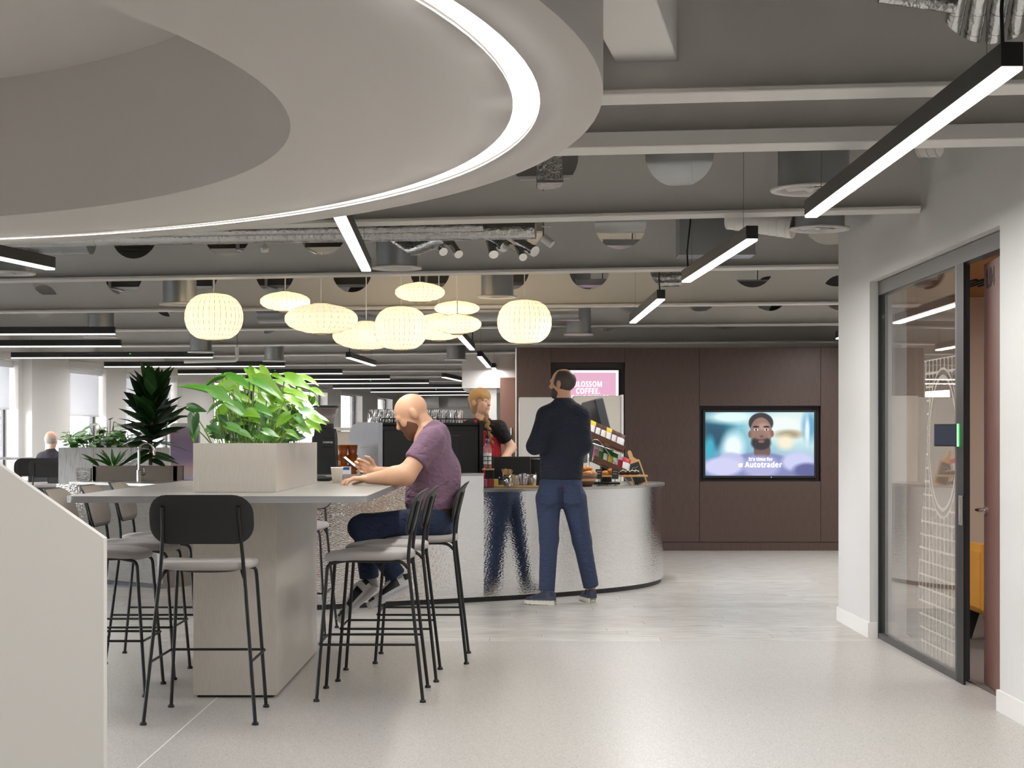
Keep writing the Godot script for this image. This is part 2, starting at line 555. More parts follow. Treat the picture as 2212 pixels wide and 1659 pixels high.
func brown_wall() -> void:
	var d := 20.2
	var top := Y(751, d)
	var plinth := Y(1171, d)
	var mb := MB.new()
	var x0 := X(1116, d)
	# carcass behind the panels, with the two niches left open
	var n1 := [X(1190, d), X(1350, d), 0.95, Y(783, d)]
	var n2 := [X(1511, d), X(1773, d), Y(1040, d), Y(877, d)]
	mb.ab(V(x0, 0, d + 0.14), V(5.6, top, d + 1.2))
	mb.ab(V(x0, 0, d + 0.02), V(n1[0], top, d + 0.14))
	mb.ab(V(n1[0], 0, d + 0.02), V(n1[1], n1[2], d + 0.14))
	mb.ab(V(n1[0], n1[3], d + 0.02), V(n1[1], top, d + 0.14))
	mb.ab(V(n1[1], 0, d + 0.02), V(n2[0], top, d + 0.14))
	mb.ab(V(n2[0], 0, d + 0.02), V(n2[1], n2[2], d + 0.14))
	mb.ab(V(n2[0], n2[3], d + 0.02), V(n2[1], top, d + 0.14))
	mb.ab(V(n2[1], 0, d + 0.02), V(5.6, top, d + 0.14))
	var w := struct("wall_brown", mb, M.brown_dark)
	var pn := [[1116, 1190, plinth, top], [1190, 1350, Y(783, d), top], [1190, 1350, plinth, 0.95], [1350, 1511, plinth, top], [1511, 1773, n2[3], top], [1511, 1773, plinth, n2[2]], [1773, 2000, plinth, top]]
	for p in pn:
		mb = MB.new()
		var a := V(X(p[0], d) + 0.002, p[2] + 0.002, d)
		var b := V(X(p[1], d) - 0.002, p[3] - 0.001, d + 0.02)
		mb.rbox((a + b) / 2, (b - a).abs(), 0.0015)
		obj("panel", mb, M.brown_veneer, w)
	mb = MB.new()
	mb.ab(V(x0, 0, d + 0.01), V(5.6, plinth - 0.004, d + 0.02))
	obj("plinth", mb, M.brown_veneer, w)
	mb = MB.new()
	mb.ab(V(x0 - 0.012, 0, d), V(x0, top, d + 1.2))
	obj("edge_trim", mb, M.cream_panel, w)
	# door block and bulkhead far behind the counter
	mb = MB.new()
	mb.ab(V(X(1080, 27), 0, 27), V(2.2, 2.22, 28))
	var w2 := struct("wall_far_brown", mb, M.brown_door)
	mb = MB.new()
	mb.tube([V(X(1105, 26.9), 0.7, 26.95), V(X(1105, 26.9), 1.45, 26.95)], 0.015)
	obj("pull_handle", mb, M.chrome, w2)
	mb = MB.new()
	mb.ab(V(X(998, 28), Y(838, 28), 28), V(3.2, SLAB_Y, 31)); mb.ab(V(X(1040, 28.2), 0, 28.1), V(X(1073, 28.2), 2.2, 28.6))
	struct("wall_bulkhead", mb, M.wall_paint)

func web_cells(mb: MB, t: Transform3D, u0: float, u1: float, y0: float, y1: float, first: float, pitch: float, r: float, cy: float, thick: float) -> void:
	var lefts := []
	var c := first - ceilf((first - u0) / pitch) * pitch
	while c < u1 + pitch:
		if c - r > u0 + 0.03 and c + r < u1 - 0.03:
			lefts.append(c)
		c += pitch
	var u := u0
	var seg := func(a: float, b: float) -> void:
		if b - a > 0.001:
			mb.box(t * Vector3((a + b) / 2, (y0 + y1) / 2, 0), Vector3(b - a, y1 - y0, thick), t.basis)
	for h in lefts:
		seg.call(u, h - pitch / 2 if h - pitch / 2 > u else u)
		var l := maxf(u, h - pitch / 2)
		var rr := minf(u1, h + pitch / 2)
		u = rr
		var angs := []
		for i in 32:
			angs.append(TAU * i / 32)
		for cn in [Vector2(l, y0), Vector2(rr, y0), Vector2(rr, y1), Vector2(l, y1)]:
			angs.append(fposmod((cn - Vector2(h, cy)).angle(), TAU))
		angs.sort()
		for i in angs.size():
			var a0: float = angs[i]
			var a1: float = angs[(i + 1) % angs.size()]
			var pts := []
			for a in [a0, a1]:
				var dr := Vector2(cos(a), sin(a))
				var k := INF
				if absf(dr.x) > 1e-6:
					k = minf(k, ((rr if dr.x > 0 else l) - h) / dr.x)
				if absf(dr.y) > 1e-6:
					k = minf(k, ((y1 if dr.y > 0 else y0) - cy) / dr.y)
				pts.append([Vector2(h, cy) + dr * r, Vector2(h, cy) + dr * k])
			for sg in [-1.0, 1.0]:
				var z: float = sg * thick / 2
				mb.grp(-1)
				mb.quad(t * Vector3(pts[0][0].x, pts[0][0].y, z), t * Vector3(pts[1][0].x, pts[1][0].y, z), t * Vector3(pts[1][1].x, pts[1][1].y, z), t * Vector3(pts[0][1].x, pts[0][1].y, z), t.basis * Vector3(0, 0, sg))
			mb.grp(1)
			var inn := t.basis * Vector3(h - pts[0][0].x, cy - pts[0][0].y, 0)
			mb.quad(t * Vector3(pts[0][0].x, pts[0][0].y, -thick / 2), t * Vector3(pts[1][0].x, pts[1][0].y, -thick / 2), t * Vector3(pts[1][0].x, pts[1][0].y, thick / 2), t * Vector3(pts[0][0].x, pts[0][0].y, thick / 2), inn)
	seg.call(u, u1)

func beams() -> void:
	# left px, y and right px, y of the far lower edge; px of one hole; x limits
	var list := [
		[1300, 228, 2212, 205, 2140, -0.0, WALL_X], [1230, 325, 2212, 304, 3000, -0.3, WALL_X],
		[900, 486.7, 1989, 461, 1177, -4.2, WALL_X - 0.0], [0, 612, 1810, 581, 1340, -4.6, 2.7], [0, 678, 1810, 659, 1273, -5.6, 3.4],
		[360, 716, 1810, 704, 1513, -6.6, 4.0], [360, 749.4, 1810, 740, 1437, -7.2, 4.6], [300, 773, 1111, 764, 1000, -6.9, 5.0],
		[700, 790, 1111, 788, 900, -6.4, 5.2], [746, 803.7, 998, 802.7, 900, -6.0, 5.2], [857, 815.3, 1000, 814.8, 950, -5.5, 5.2], [860, 825, 1000, 824.6, 950, -5.1, 5.2]]
	var words := ["nearest the camera, crossing above the long hanging light", "second from the camera with a plain solid web", "third from the camera, its end meeting the right wall", "fourth from the camera, above the lanterns", "fifth from the camera, just behind the lanterns", "sixth from the camera", "seventh from the camera, just above the brown wall", "eighth from the camera", "ninth from the camera", "tenth from the camera", "eleventh from the camera", "twelfth from the camera, the farthest one"]
	for i in list.size():
		var b: Array = list[i]
		var l := PH(b[0], b[1], BEAM_Y)
		var r := PH(b[2], b[3], BEAM_Y)
		if i > 7:
			r = l + Vector3(1, 0, 0.12) * 4.0
		var u := (r - l).normalized()
		var n := Vector3(-u.z, 0, u.x)
		if n.z < 0:
			n = -n                         # towards the camera
		var at0: Vector3 = l + u * ((b[5] - l.x) / u.x) + n * 0.1
		var length: float = (b[6] - b[5]) / u.x
		var t := Transform3D(Basis(u, Vector3.UP, u.cross(Vector3.UP)), Vector3.ZERO)
		var o := thing("cellular_beam", "grey painted steel ceiling beam, " + words[i], "beam", at0, 0.0, "ceiling beams")
		var mb := MB.new()
		var hole := V(0, 0, 0)
		# where the ray through the hole's px meets the beam line
		var k: float = (b[4] - CX) / FOC
		var sden := u.x + k * u.z
		var hs: float = (-(at0.x) - k * at0.z) / sden
		if i == 1:
			mb.box(t * Vector3(length / 2, 0.38, 0), Vector3(length, 0.72, 0.014), t.basis)
		else:
			web_cells(mb, t, 0, length, 0.02, 0.74, hs, 0.79, 0.2, 0.37, 0.014)
		obj("web", mb, M.beam_paint, o)
		mb = MB.new()
		var fw := 0.2
		mb.rbox(t * Vector3(length / 2, 0.011, 0), Vector3(length, 0.022 if i != 1 else 0.07, fw), 0.004, t.basis)
		obj("flange", mb, M.beam_paint, o)
		mb = MB.new()
		mb.box(t * Vector3(length / 2, SLAB_Y - BEAM_Y - 0.011, 0), Vector3(length, 0.022, fw), t.basis)
		obj("flange", mb, M.beam_paint, o)
	# the white beam that runs into the nearest one
	var o2 := thing("cross_beam", "short white boxed beam running into the nearest ceiling beam beside the ring", "beam", V(0, 0, 6.7))
	var mb2 := MB.new()
	var e := P(1396, 133, 6.62)
	var bs := Basis(Vector3.UP, -atan(0.17))
	mb2.rbox(Vector3(e.x, e.y + 0.2, -e.z - 6.7 + 0.0) * Vector3(1, 1, -1) + bs * Vector3(0, 0, 0.9), Vector3(0.235, 0.4, 1.8), 0.004, bs)
	obj("casing", mb2, M.white_paint, o2)

# ---------------------------------------------------------------- the round feature ceiling
func ring() -> void:
	var o := thing("feature_ceiling_ring", "large round white suspended ceiling ring with a glowing light slot", "ceiling feature", V(-3.683, 2.3, 5.286))
	var mb := MB.new()
	var n := 160
	mb.lathe([Vector2(2.994, 0), Vector2(3.686, 0)].map(func(v): return Vector2(v.x, v.y)), n, Vector3.ZERO, Basis(), true, 2.6, 2.6 + TAU)
	mb.lathe([Vector2(3.686, 0), Vector2(3.686, 0.03)], n, Vector3.ZERO, Basis(), true, 2.6, 2.6 + TAU)
	mb.lathe([Vector2(3.767, 0.03), Vector2(3.767, 0)], n, Vector3.ZERO, Basis(), true, 2.6, 2.6 + TAU)
	mb.lathe([Vector2(3.767, 0), Vector2(3.952, 0), Vector2(3.952, 0.95), Vector2(0.01, 0.95)], n, Vector3.ZERO, Basis(), true, 2.6, 2.6 + TAU)
	obj("soffit", mb, M.ring_white, o)
	mb = MB.new()
	mb.lathe([Vector2(2.994, 0), Vector2(2.91, 0.6), Vector2(0.0, 0.6)], n, Vector3.ZERO, Basis(), true, 2.6, 2.6 + TAU)
	obj("recess", mb, M.ring_white, o)
	mb = MB.new()
	mb.lathe([Vector2(3.686, 0.012), Vector2(3.767, 0.012)], n, Vector3.ZERO, Basis(), true, 2.6, 2.6 + TAU)
	obj("light_strip", mb, M.led_strip, o)
	for i in 36:
		var a := TAU * (i + 0.5) / 36
		var rad := Vector3(cos(a), 0, sin(a))
		area_light("ring_light", rad * 3.7265 + Vector3.UP * 0.006, Vector2(0.652, 0.0805), Vector3.DOWN, E_RING, Color(1.0, 0.995, 0.985), o, Vector3(-sin(a), 0, cos(a)))

# ---------------------------------------------------------------- linear lights
const E_LINE := 26.0
const E_RING := 9.0
const LAMP_Y := 2.38

func linear(a: Vector3, b: Vector3, label: String, group: String, cord := 1, led := -1.0) -> void:
	var u := (b - a).normalized()
	var len := (b - a).length()
	var o := thing("linear_pendant_light", label, "light", (a + b) / 2.0, atan2(-u.z, u.x), group)
	var mb := MB.new()
	mb.rbox(Vector3(0, 0.05, 0), Vector3(len, 0.072, 0.066), 0.002)
	obj("housing", mb, M.lamp_black, o)
	mb = MB.new()
	mb.rbox(Vector3(0, 0.009, 0), Vector3(len - 0.004, 0.016, 0.062), 0.003)
	obj("diffuser", mb, M.led_white, o)
	for s in [-1.0, 1.0]:
		mb = MB.new()
		mb.tube([Vector3(s * (len / 2 - 0.28), 0.08, 0), Vector3(s * (len / 2 - 0.28), SLAB_Y - LAMP_Y, 0)], 0.0015, 5, false)
		obj("suspension_wire", mb, M.wire, o)
	if cord:
		mb = MB.new()
		var e := cord * (len / 2 - 0.1)
		mb.tube([Vector3(e, 0.08, 0), Vector3(e + 0.02, 0.2, 0.01), Vector3(e - 0.03, 0.42, -0.02), Vector3(e, SLAB_Y - LAMP_Y, 0)], 0.006, 6, false)
		obj("power_cord", mb, M.cable, o)
	if led > -1.0:
		mb = MB.new()
		mb.ball(Vector3(led * len / 2, 0.06, 0.034), Vector3(0.008, 0.008, 0.004), Basis(), 8, 4)
		obj("indicator_light", mb, M.green_led, o)
	area_light("strip_light", Vector3(0, -0.002, 0), Vector2(len - 0.01, 0.058), Vector3.DOWN, E_LINE, Color(1.0, 0.995, 0.985), o, Vector3.RIGHT)

func lamps() -> void:
	var g := "black linear pendant lights over the walkway"
	linear(PH(1752, 471, LAMP_Y), PH(2187, 153, LAMP_Y), "long black linear pendant light nearest the camera at upper right", g, 1)
	linear(PH(1482, 611, LAMP_Y), PH(1625, 521, LAMP_Y), "black linear pendant light, second in the right hand row", g, -1)
	linear(PH(1367, 699, LAMP_Y), PH(1428, 649, LAMP_Y), "short looking black linear pendant light, third in the right hand row", g, 1)
	g = "black linear pendant lights beyond the table"
	linear(PH(733, 470, LAMP_Y), PH(791, 587, LAMP_Y), "black linear pendant light half hidden behind the round ceiling ring", g, 0)
	linear(PH(-150, 530, LAMP_Y), PH(110, 584, LAMP_Y), "black linear pendant light at left edge just below the ring", g, 0)
	linear(PH(752, 774, LAMP_Y), PH(808, 791, LAMP_Y), "small slanted black linear light left below the globe lanterns", g, -1)
	linear(PH(992, 727, LAMP_Y), PH(1020, 757, LAMP_Y), "slanted black linear light just below the lantern cluster", g, 1)
	linear(PH(1036, 772, LAMP_Y), PH(1056, 795, LAMP_Y), "slanted black linear light left of the brown wall, upper of two", g, 0)
	linear(PH(1066, 796, LAMP_Y), PH(1080, 814, LAMP_Y), "slanted black linear light left of the brown wall, lower of two", g, 1)
	linear(PH(958, 816, LAMP_Y), PH(996, 824, LAMP_Y), "farthest slanted black linear light above the glasses", g, 0)
	var rows := [[-190, 248, 724], [-180, 261, 750], [25, 459, 774], [226, 615, 793], [385, 739, 808.5], [530, 842, 820.5], [620, 926, 829], [720, 997, 839], [801, 1040, 847], [905, 1045, 854]]
	var ord := ["nearest", "second", "third", "fourth", "fifth", "sixth", "seventh", "eighth", "ninth", "farthest"]
	for i in rows.size():
		var r: Array = rows[i]
		var a := PH(r[0], r[2] + 0.6, LAMP_Y)
		var b := PH(r[1], r[2] - 0.6, LAMP_Y)
		linear(a, b, "long black linear light lying across the view, %s of ten" % ord[i], "crosswise linear lights over the desks", 0, 0.19 if i in [2, 4, 6, 8] else -1.0)
	linear(V(3.3, LAMP_Y, 14.6), V(3.6, LAMP_Y, 19.4), "added black linear light in the unseen corridor behind the right wall, left one", "linear lights outside the frame", 0)  # unseen corridor pair, added to brighten the brown wall and the counter end
	linear(V(5.2, LAMP_Y, 14.6), V(5.5, LAMP_Y, 19.4), "added black linear light in the unseen corridor behind the right wall, right one", "linear lights outside the frame", 0)
	# two more of the same fittings behind the camera
	linear(V(-1.2, LAMP_Y, -0.3), V(-1.0, LAMP_Y, -3.3), "black linear pendant light behind the camera, left one", "linear lights outside the frame", 0)
	linear(V(1.2, LAMP_Y, -0.3), V(1.3, LAMP_Y, -3.3), "black linear pendant light behind the camera, right one", "linear lights outside the frame", 0)

# ---------------------------------------------------------------- bubble lanterns
func lantern(px: float, y0: float, y1: float, hw: float, d: float, called: String, flat: float, label: String) -> void:
	var c := P(px, (y0 + y1) / 2, d)
	var r := hw * d / FOC
	var h := (y1 - y0) * d / FOC / 2
	var o := thing(called, label, "pendant lamp", c - Vector3.UP * h, 0.0, "white bubble lanterns over the table")
	var pr := []
	for i in 21:
		var a := -PI / 2 + PI * i / 20
		var rr := pow(maxf(cos(a), 0.0), flat) * r
		pr.append(Vector2(maxf(rr, r * 0.24), h + signf(sin(a)) * pow(absf(sin(a)), 1.0 if flat < 1.0 else 0.9) * h))
	pr[0].x = r * 0.23
	pr[20].x = r * 0.2
	var mb := MB.new()
	mb.lathe(pr, 40)
	obj("lamp_shade", mb, M.lantern_shade, o)
	mb = MB.new()
	for k in 32:
		var a := TAU * k / 32
		var pts := []
		for i in range(0, 21, 2):
			pts.append(Vector3(cos(a) * (pr[i].x + 0.0006), pr[i].y, sin(a) * (pr[i].x + 0.0006)))
		mb.tube(pts, 0.0017, 3, false)
	obj("ribs", mb, M.lantern_rib, o)
	mb = MB.new()
	mb.lathe([Vector2(r * 0.17, -0.004), Vector2(r * 0.25, -0.004), Vector2(r * 0.25, 0.006), Vector2(r * 0.17, 0.006)], 24, Vector3.ZERO, Basis(), true)
	obj("bottom_ring", mb, M.lantern_rib, o)
	mb = MB.new()
	mb.tube([Vector3(0, 2 * h - 0.01, 0), Vector3(0, SLAB_Y - c.y + h, 0)], 0.005, 6, false)
	obj("stem", mb, M.plastic_white, o)
	mb = MB.new()
	mb.lathe([Vector2(0, 2 * h + 0.01), Vector2(r * 0.2, 2 * h - 0.002), Vector2(r * 0.2, 2 * h - 0.01)], 20)
	obj("cap", mb, M.lantern_rib, o)
	var l := OmniLight3D.new()
	l.name = "lantern_light"
	o.add_child(l, true)
	l.position = Vector3(0, h, 0); l.light_energy = 0.12; l.light_color = Color(1.0, 0.9, 0.74); l.omni_range = 30.0; l.omni_attenuation = 2.0; l.light_size = 0.06; l.shadow_enabled = true

func lanterns() -> void:
	lantern(462, 634, 735, 63, 14.75, "globe_lantern", 0.66, "white ribbed globe lantern at the left of the cluster")
	lantern(866, 662, 756, 58, 15.9, "globe_lantern", 0.66, "white ribbed globe lantern in the middle of the cluster")
	lantern(1133, 648, 743, 59, 15.7, "globe_lantern", 0.66, "white ribbed globe lantern at the right end of the cluster")
	lantern(616, 630, 673, 54, 15.2, "saucer_lantern", 1.15, "small white saucer lantern right of the left globe")
	lantern(694, 656, 722, 79, 15.0, "saucer_lantern", 1.15, "largest wide white saucer lantern left of the middle globe")
	lantern(791, 694, 756, 73, 16.6, "saucer_lantern", 1.1, "white saucer lantern half hidden behind the middle globe, left side")
	lantern(907, 610, 653, 54, 15.0, "saucer_lantern", 1.15, "topmost small white saucer lantern above the middle globe")
	lantern(948, 677, 736, 62, 17.2, "saucer_lantern", 1.1, "cream saucer lantern half hidden right of the middle globe")
	lantern(987, 650, 682, 49, 16.6, "saucer_lantern", 1.15, "upper of two small saucer lanterns between middle and right globe")
	lantern(988, 679, 722, 52, 15.6, "saucer_lantern", 1.15, "lower brighter of two small saucer lanterns between middle and right globe")

# ---------------------------------------------------------------- high table, stools, counters
func flat_at(y: float) -> Transform3D:                  # outlines given as (x, depth), pushed upwards from height y
	return Transform3D(Basis(Vector3.RIGHT, Vector3(0, 0, -1), Vector3.UP), Vector3(0, y, 0))

func table() -> void:
	var o := thing("high_table", "high grey laminate table on a cream pedestal with a planter box rising through it", "table", V(-1.385, 0, 9.7))
	var t := flat_at(0)
	var out := rounded(1.41, 3.0, 0.07, 6)
	var mb := MB.new()
	mb.prism(out, 1.0235, 1.026, t)
	obj("tabletop", mb, M.table_laminate, o)
	mb = MB.new()
	mb.prism(out, 0.995, 1.0232, t, true)
	obj("table_edge", mb, M.table_edge, o)
	for e in [[0.012, 0.994, "pedestal"], [1.0265, 1.271, "planter_box"]]:
		var y0: float = e[0]
		var y1: float = e[1]
		var w := 0.416
		var l := 1.83
		var back := -9.705 + 9.7
		for p in [[Vector3(0, 0, l / 2 - 0.009), Vector3(w, 0, 0.018)], [Vector3(0, 0, -l / 2 + 0.009), Vector3(w, 0, 0.018)], [Vector3(w / 2 - 0.009, 0, 0), Vector3(0.018, 0, l - 0.038)], [Vector3(-w / 2 + 0.009, 0, 0), Vector3(0.018, 0, l - 0.038)]]:
			mb = MB.new()
			mb.rbox(p[0] + Vector3(0, (y0 + y1) / 2, back), p[1] + Vector3(0, y1 - y0, 0), 0.001)
			obj(e[2] + "_panel", mb, M.cream_laminate, o)
	mb = MB.new()
	mb.box(Vector3(0, 0.006, -0.005), Vector3(0.38, 0.012, 1.79))
	obj("plinth", mb, M.matte_black, o)
	mb = MB.new()
	mb.box(Vector3(0, 1.13, -0.005), Vector3(0.375, 0.2, 1.785))
	obj("soil", mb, M.soil, o)

func shell_sheet(mb: MB, w: float, h: float, r: float, f: Callable, off: float, thick: float) -> void:   # a rounded bent plate; f maps (z, y, outward) to a point
	var ol := rounded(w, h, r, 6)
	var rings := [0.0, 0.45, 0.8, 0.95, 1.0]
	for side in 2:
		mb.grp(4 + side)
		for k in rings.size() - 1:
			for i in ol.size():
				var j := (i + 1) % ol.size()
				var q := []
				for e in [[i, k], [j, k], [j, k + 1], [i, k + 1]]:
					var s: float = rings[e[1]]
					var p: Vector2 = ol[e[0]] * s
					var th := thick if s < 0.97 else thick * 0.45
					q.append(f.call(p.x, p.y, off + (th / 2 if side == 0 else -th / 2)))
				var n: Vector3 = f.call(ol[i].x * 0.5, ol[i].y * 0.5, off + 0.01) - f.call(ol[i].x * 0.5, ol[i].y * 0.5, off)
				if side == 1:
					n = -n
				if k == 0:
					mb.tri(q[0], q[2], q[3], n)
				else:
					mb.quad(q[0], q[1], q[2], q[3], n)
	mb.grp(6)
	for i in ol.size():
		var j := (i + 1) % ol.size()
		var a: Vector3 = f.call(ol[i].x, ol[i].y, off + thick * 0.225)
		var b: Vector3 = f.call(ol[j].x, ol[j].y, off + thick * 0.225)
		var c: Vector3 = f.call(ol[j].x, ol[j].y, off - thick * 0.225)
		var d: Vector3 = f.call(ol[i].x, ol[i].y, off - thick * 0.225)
		mb.quad(a, b, c, d, a - f.call(0, 0, off))

func bar_stool() -> Node3D:                              # faces local +x
	var o := thing("bar_stool", "", "bar stool", Vector3.ZERO, 0.0, "bar stools around the high table")
	var r := 0.0088
	for s in [-1.0, 1.0]:
		var mb := MB.new()
		mb.tube(bend([Vector3(0.262, 0.012, s * 0.2285), Vector3(0.212, 0.675, s * 0.188), Vector3(0.12, 0.69, s * 0.16)], 0.03), r, 8)
		var l := obj("leg", mb, M.black_metal, o)
		mb = MB.new()
		mb.lathe([Vector2(0, 0), Vector2(0.016, 0), Vector2(0.015, 0.012), Vector2(0.0105, 0.014)], 10, Vector3(0.2625, 0, s * 0.229))
		obj("glide", mb, M.matte_black, l)
		mb = MB.new()
		mb.tube(bend([Vector3(-0.262, 0.012, s * 0.253), Vector3(-0.185, 0.7, s * 0.19), Vector3(-0.2, 0.84, s * 0.178), Vector3(-0.236, 0.985, s * 0.172)], 0.06), r, 8)
		l = obj("leg", mb, M.black_metal, o)
		mb = MB.new()
		mb.lathe([Vector2(0, 0), Vector2(0.016, 0), Vector2(0.015, 0.012), Vector2(0.0105, 0.014)], 10, Vector3(-0.2625, 0, s * 0.2535))
		obj("glide", mb, M.matte_black, l)
		mb = MB.new()
		mb.tube(bend([Vector3(-0.186, 0.655, s * 0.193), Vector3(-0.15, 0.69, s * 0.175), Vector3(0.13, 0.688, s * 0.15)], 0.05), r, 8)
		obj("seat_rail", mb, M.black_metal, o)
	var fm := MB.new()
	fm.tube(bend([Vector3(-0.232, 0.28, 0.228), Vector3(0.252, 0.28, 0.226), Vector3(0.252, 0.28, -0.226), Vector3(-0.232, 0.28, -0.228)], 0.02), 0.0062, 8)
	obj("footrest", fm, M.black_metal, o)
	var seat := func(a: float, k: float) -> Vector2:
		var c := cos(a)
		var s2 := sin(a)
		return Vector2(signf(c) * pow(absf(c), 0.62) * 0.225, signf(s2) * pow(absf(s2), 0.62) * (0.222 - 0.012 * c)) * k
	var lay := [[0.86, 0.692], [0.985, 0.7], [1.0, 0.712], [0.985, 0.727], [0.93, 0.7345], [0.7, 0.7335], [0.35, 0.731], [0.0, 0.73]]
	fm = MB.new()
	fm.grp(1)
	for i in lay.size() - 1:
		for k in 40:
			var q := []
			for e in [[k, i], [k + 1, i], [k + 1, i + 1], [k, i + 1]]:
				var v: Vector2 = seat.call(TAU * e[0] / 40.0, lay[e[1]][0])
				var dip := 0.016 * smoothstep(0.06, 0.23, v.x)
				q.append(Vector3(v.x + 0.015, lay[e[1]][1] - dip, v.y))
			var n := Vector3((q[0].x + q[1].x) / 2 - 0.015, 0, (q[0].z + q[1].z) / 2) * (1.0 if i < 3 else 0.02) + Vector3.UP * (1.0 if i >= 3 else (-0.1 if i == 0 else 0.0))
			if i == lay.size() - 2:
				fm.tri(q[0], q[1], q[2], Vector3.UP)
			else:
				fm.quad(q[0], q[1], q[2], q[3], n)
	obj("seat", fm, M.seat_fabric, o)
	fm = MB.new()
	fm.lathe([Vector2(0, 0.672), Vector2(0.12, 0.676), Vector2(0.17, 0.692), Vector2(0.2, 0.7)], 28, Vector3(0.015, 0, 0))
	obj("seat_shell", fm, M.matte_black, o)
	var bk := func(z: float, y: float, off: float) -> Vector3:
		var lean := -0.2 - 0.24 * (y + 0.09) - 0.5 * maxf(0.0, y - 0.04) * maxf(0.0, y - 0.04) * 10.0
		return Vector3(lean + 0.42 * z * z + off, 0.927 + y, z)
	fm = MB.new()
	shell_sheet(fm, 0.475, 0.227, 0.088, bk, -0.002, 0.012)
	obj("backrest", fm, M.black_shell, o)
	fm = MB.new()
	shell_sheet(fm, 0.465, 0.217, 0.085, bk, 0.0055, 0.004)
	obj("backrest_pad", fm, M.taupe_shell, o)
	return o

func stools() -> void:
	var s := bar_stool()
	s.position = V(-1.414, 0, 8.215); s.rotation.y = PI / 2
	s.set_meta("label", "black bar stool nearest the camera, seen from behind at the table's near end")
	dup(s, V(-0.70, 0, 8.885), PI, "black bar stool on the table's right side, nearest of three")
	dup(s, V(-0.665, 0, 9.6), PI, "empty black bar stool on the table's right side, beside the seated man")
	dup(s, V(-0.524, 0, 10.34), PI, "black bar stool that the man in the purple shirt sits on")
	dup(s, V(-2.10, 0, 9.04), 0.0, "black bar stool on the table's left side, nearest of three")
	dup(s, V(-2.075, 0, 9.67), 0.0, "black bar stool on the table's left side, middle of three")
	dup(s, V(-2.07, 0, 10.34), 0.0, "black bar stool on the table's left side, farthest of three")
	dup(s, V(-1.45, 0, 11.75), -PI / 2, "black bar stool at the table's far end, half hidden by the pedestal")

func smooth_run(pts: Array, n := 5) -> Array:
	var o := []
	for i in pts.size() - 1:
		var a: Vector2 = pts[maxi(i - 1, 0)]
		var d: Vector2 = pts[mini(i + 2, pts.size() - 1)]
		for k in n:
			o.append((pts[i] as Vector2).cubic_interpolate(pts[i + 1], a, d, float(k) / n))
	o.append(pts[pts.size() - 1])
	return o

func offset_run(run: Array, by: float) -> Array:         # sideways; positive is to the left of the run as (x, depth)
	var o := []
	for i in run.size():
		var t: Vector2 = (run[mini(i + 1, run.size() - 1)] - run[maxi(i - 1, 0)]).normalized()
		o.append(run[i] + Vector2(-t.y, t.x) * by)
	return o

func wall_run(mb: MB, run: Array, thick: float, y0: float, y1: float) -> void:   # an upright sheet along a run, its face on the right
	var inner := offset_run(run, thick)
	for i in run.size() - 1:
		var a: Vector2 = run[i]
		var b: Vector2 = run[i + 1]
		var c: Vector2 = inner[i + 1]
		var d: Vector2 = inner[i]
		var n := V(a.x - d.x, 0, a.y - d.y)
		mb.grp(1)
		mb.quad(V(a.x, y0, a.y), V(b.x, y0, b.y), V(b.x, y1, b.y), V(a.x, y1, a.y), n)
		mb.grp(2)
		mb.quad(V(d.x, y0, d.y), V(c.x, y0, c.y), V(c.x, y1, c.y), V(d.x, y1, d.y), -n)
		mb.grp(-1)
		mb.quad(V(a.x, y1, a.y), V(b.x, y1, b.y), V(c.x, y1, c.y), V(d.x, y1, d.y), Vector3.UP)
		mb.quad(V(a.x, y0, a.y), V(b.x, y0, b.y), V(c.x, y0, c.y), V(d.x, y0, d.y), Vector3.DOWN)
		if i == 0:
			mb.quad(V(a.x, y0, a.y), V(d.x, y0, d.y), V(d.x, y1, d.y), V(a.x, y1, a.y), V(a.x - b.x, 0, a.y - b.y))
		if i == run.size() - 2:
			mb.quad(V(b.x, y0, b.y), V(c.x, y0, c.y), V(c.x, y1, c.y), V(b.x, y1, b.y), V(b.x - a.x, 0, b.y - a.y))

func slab_run(mb: MB, run: Array, front: float, back: float, y0: float, y1: float) -> void:
	var f := offset_run(run, front)
	var bk := offset_run(run, back)
	bk.reverse()
	mb.prism(f + bk, y0, y1, flat_at(0))

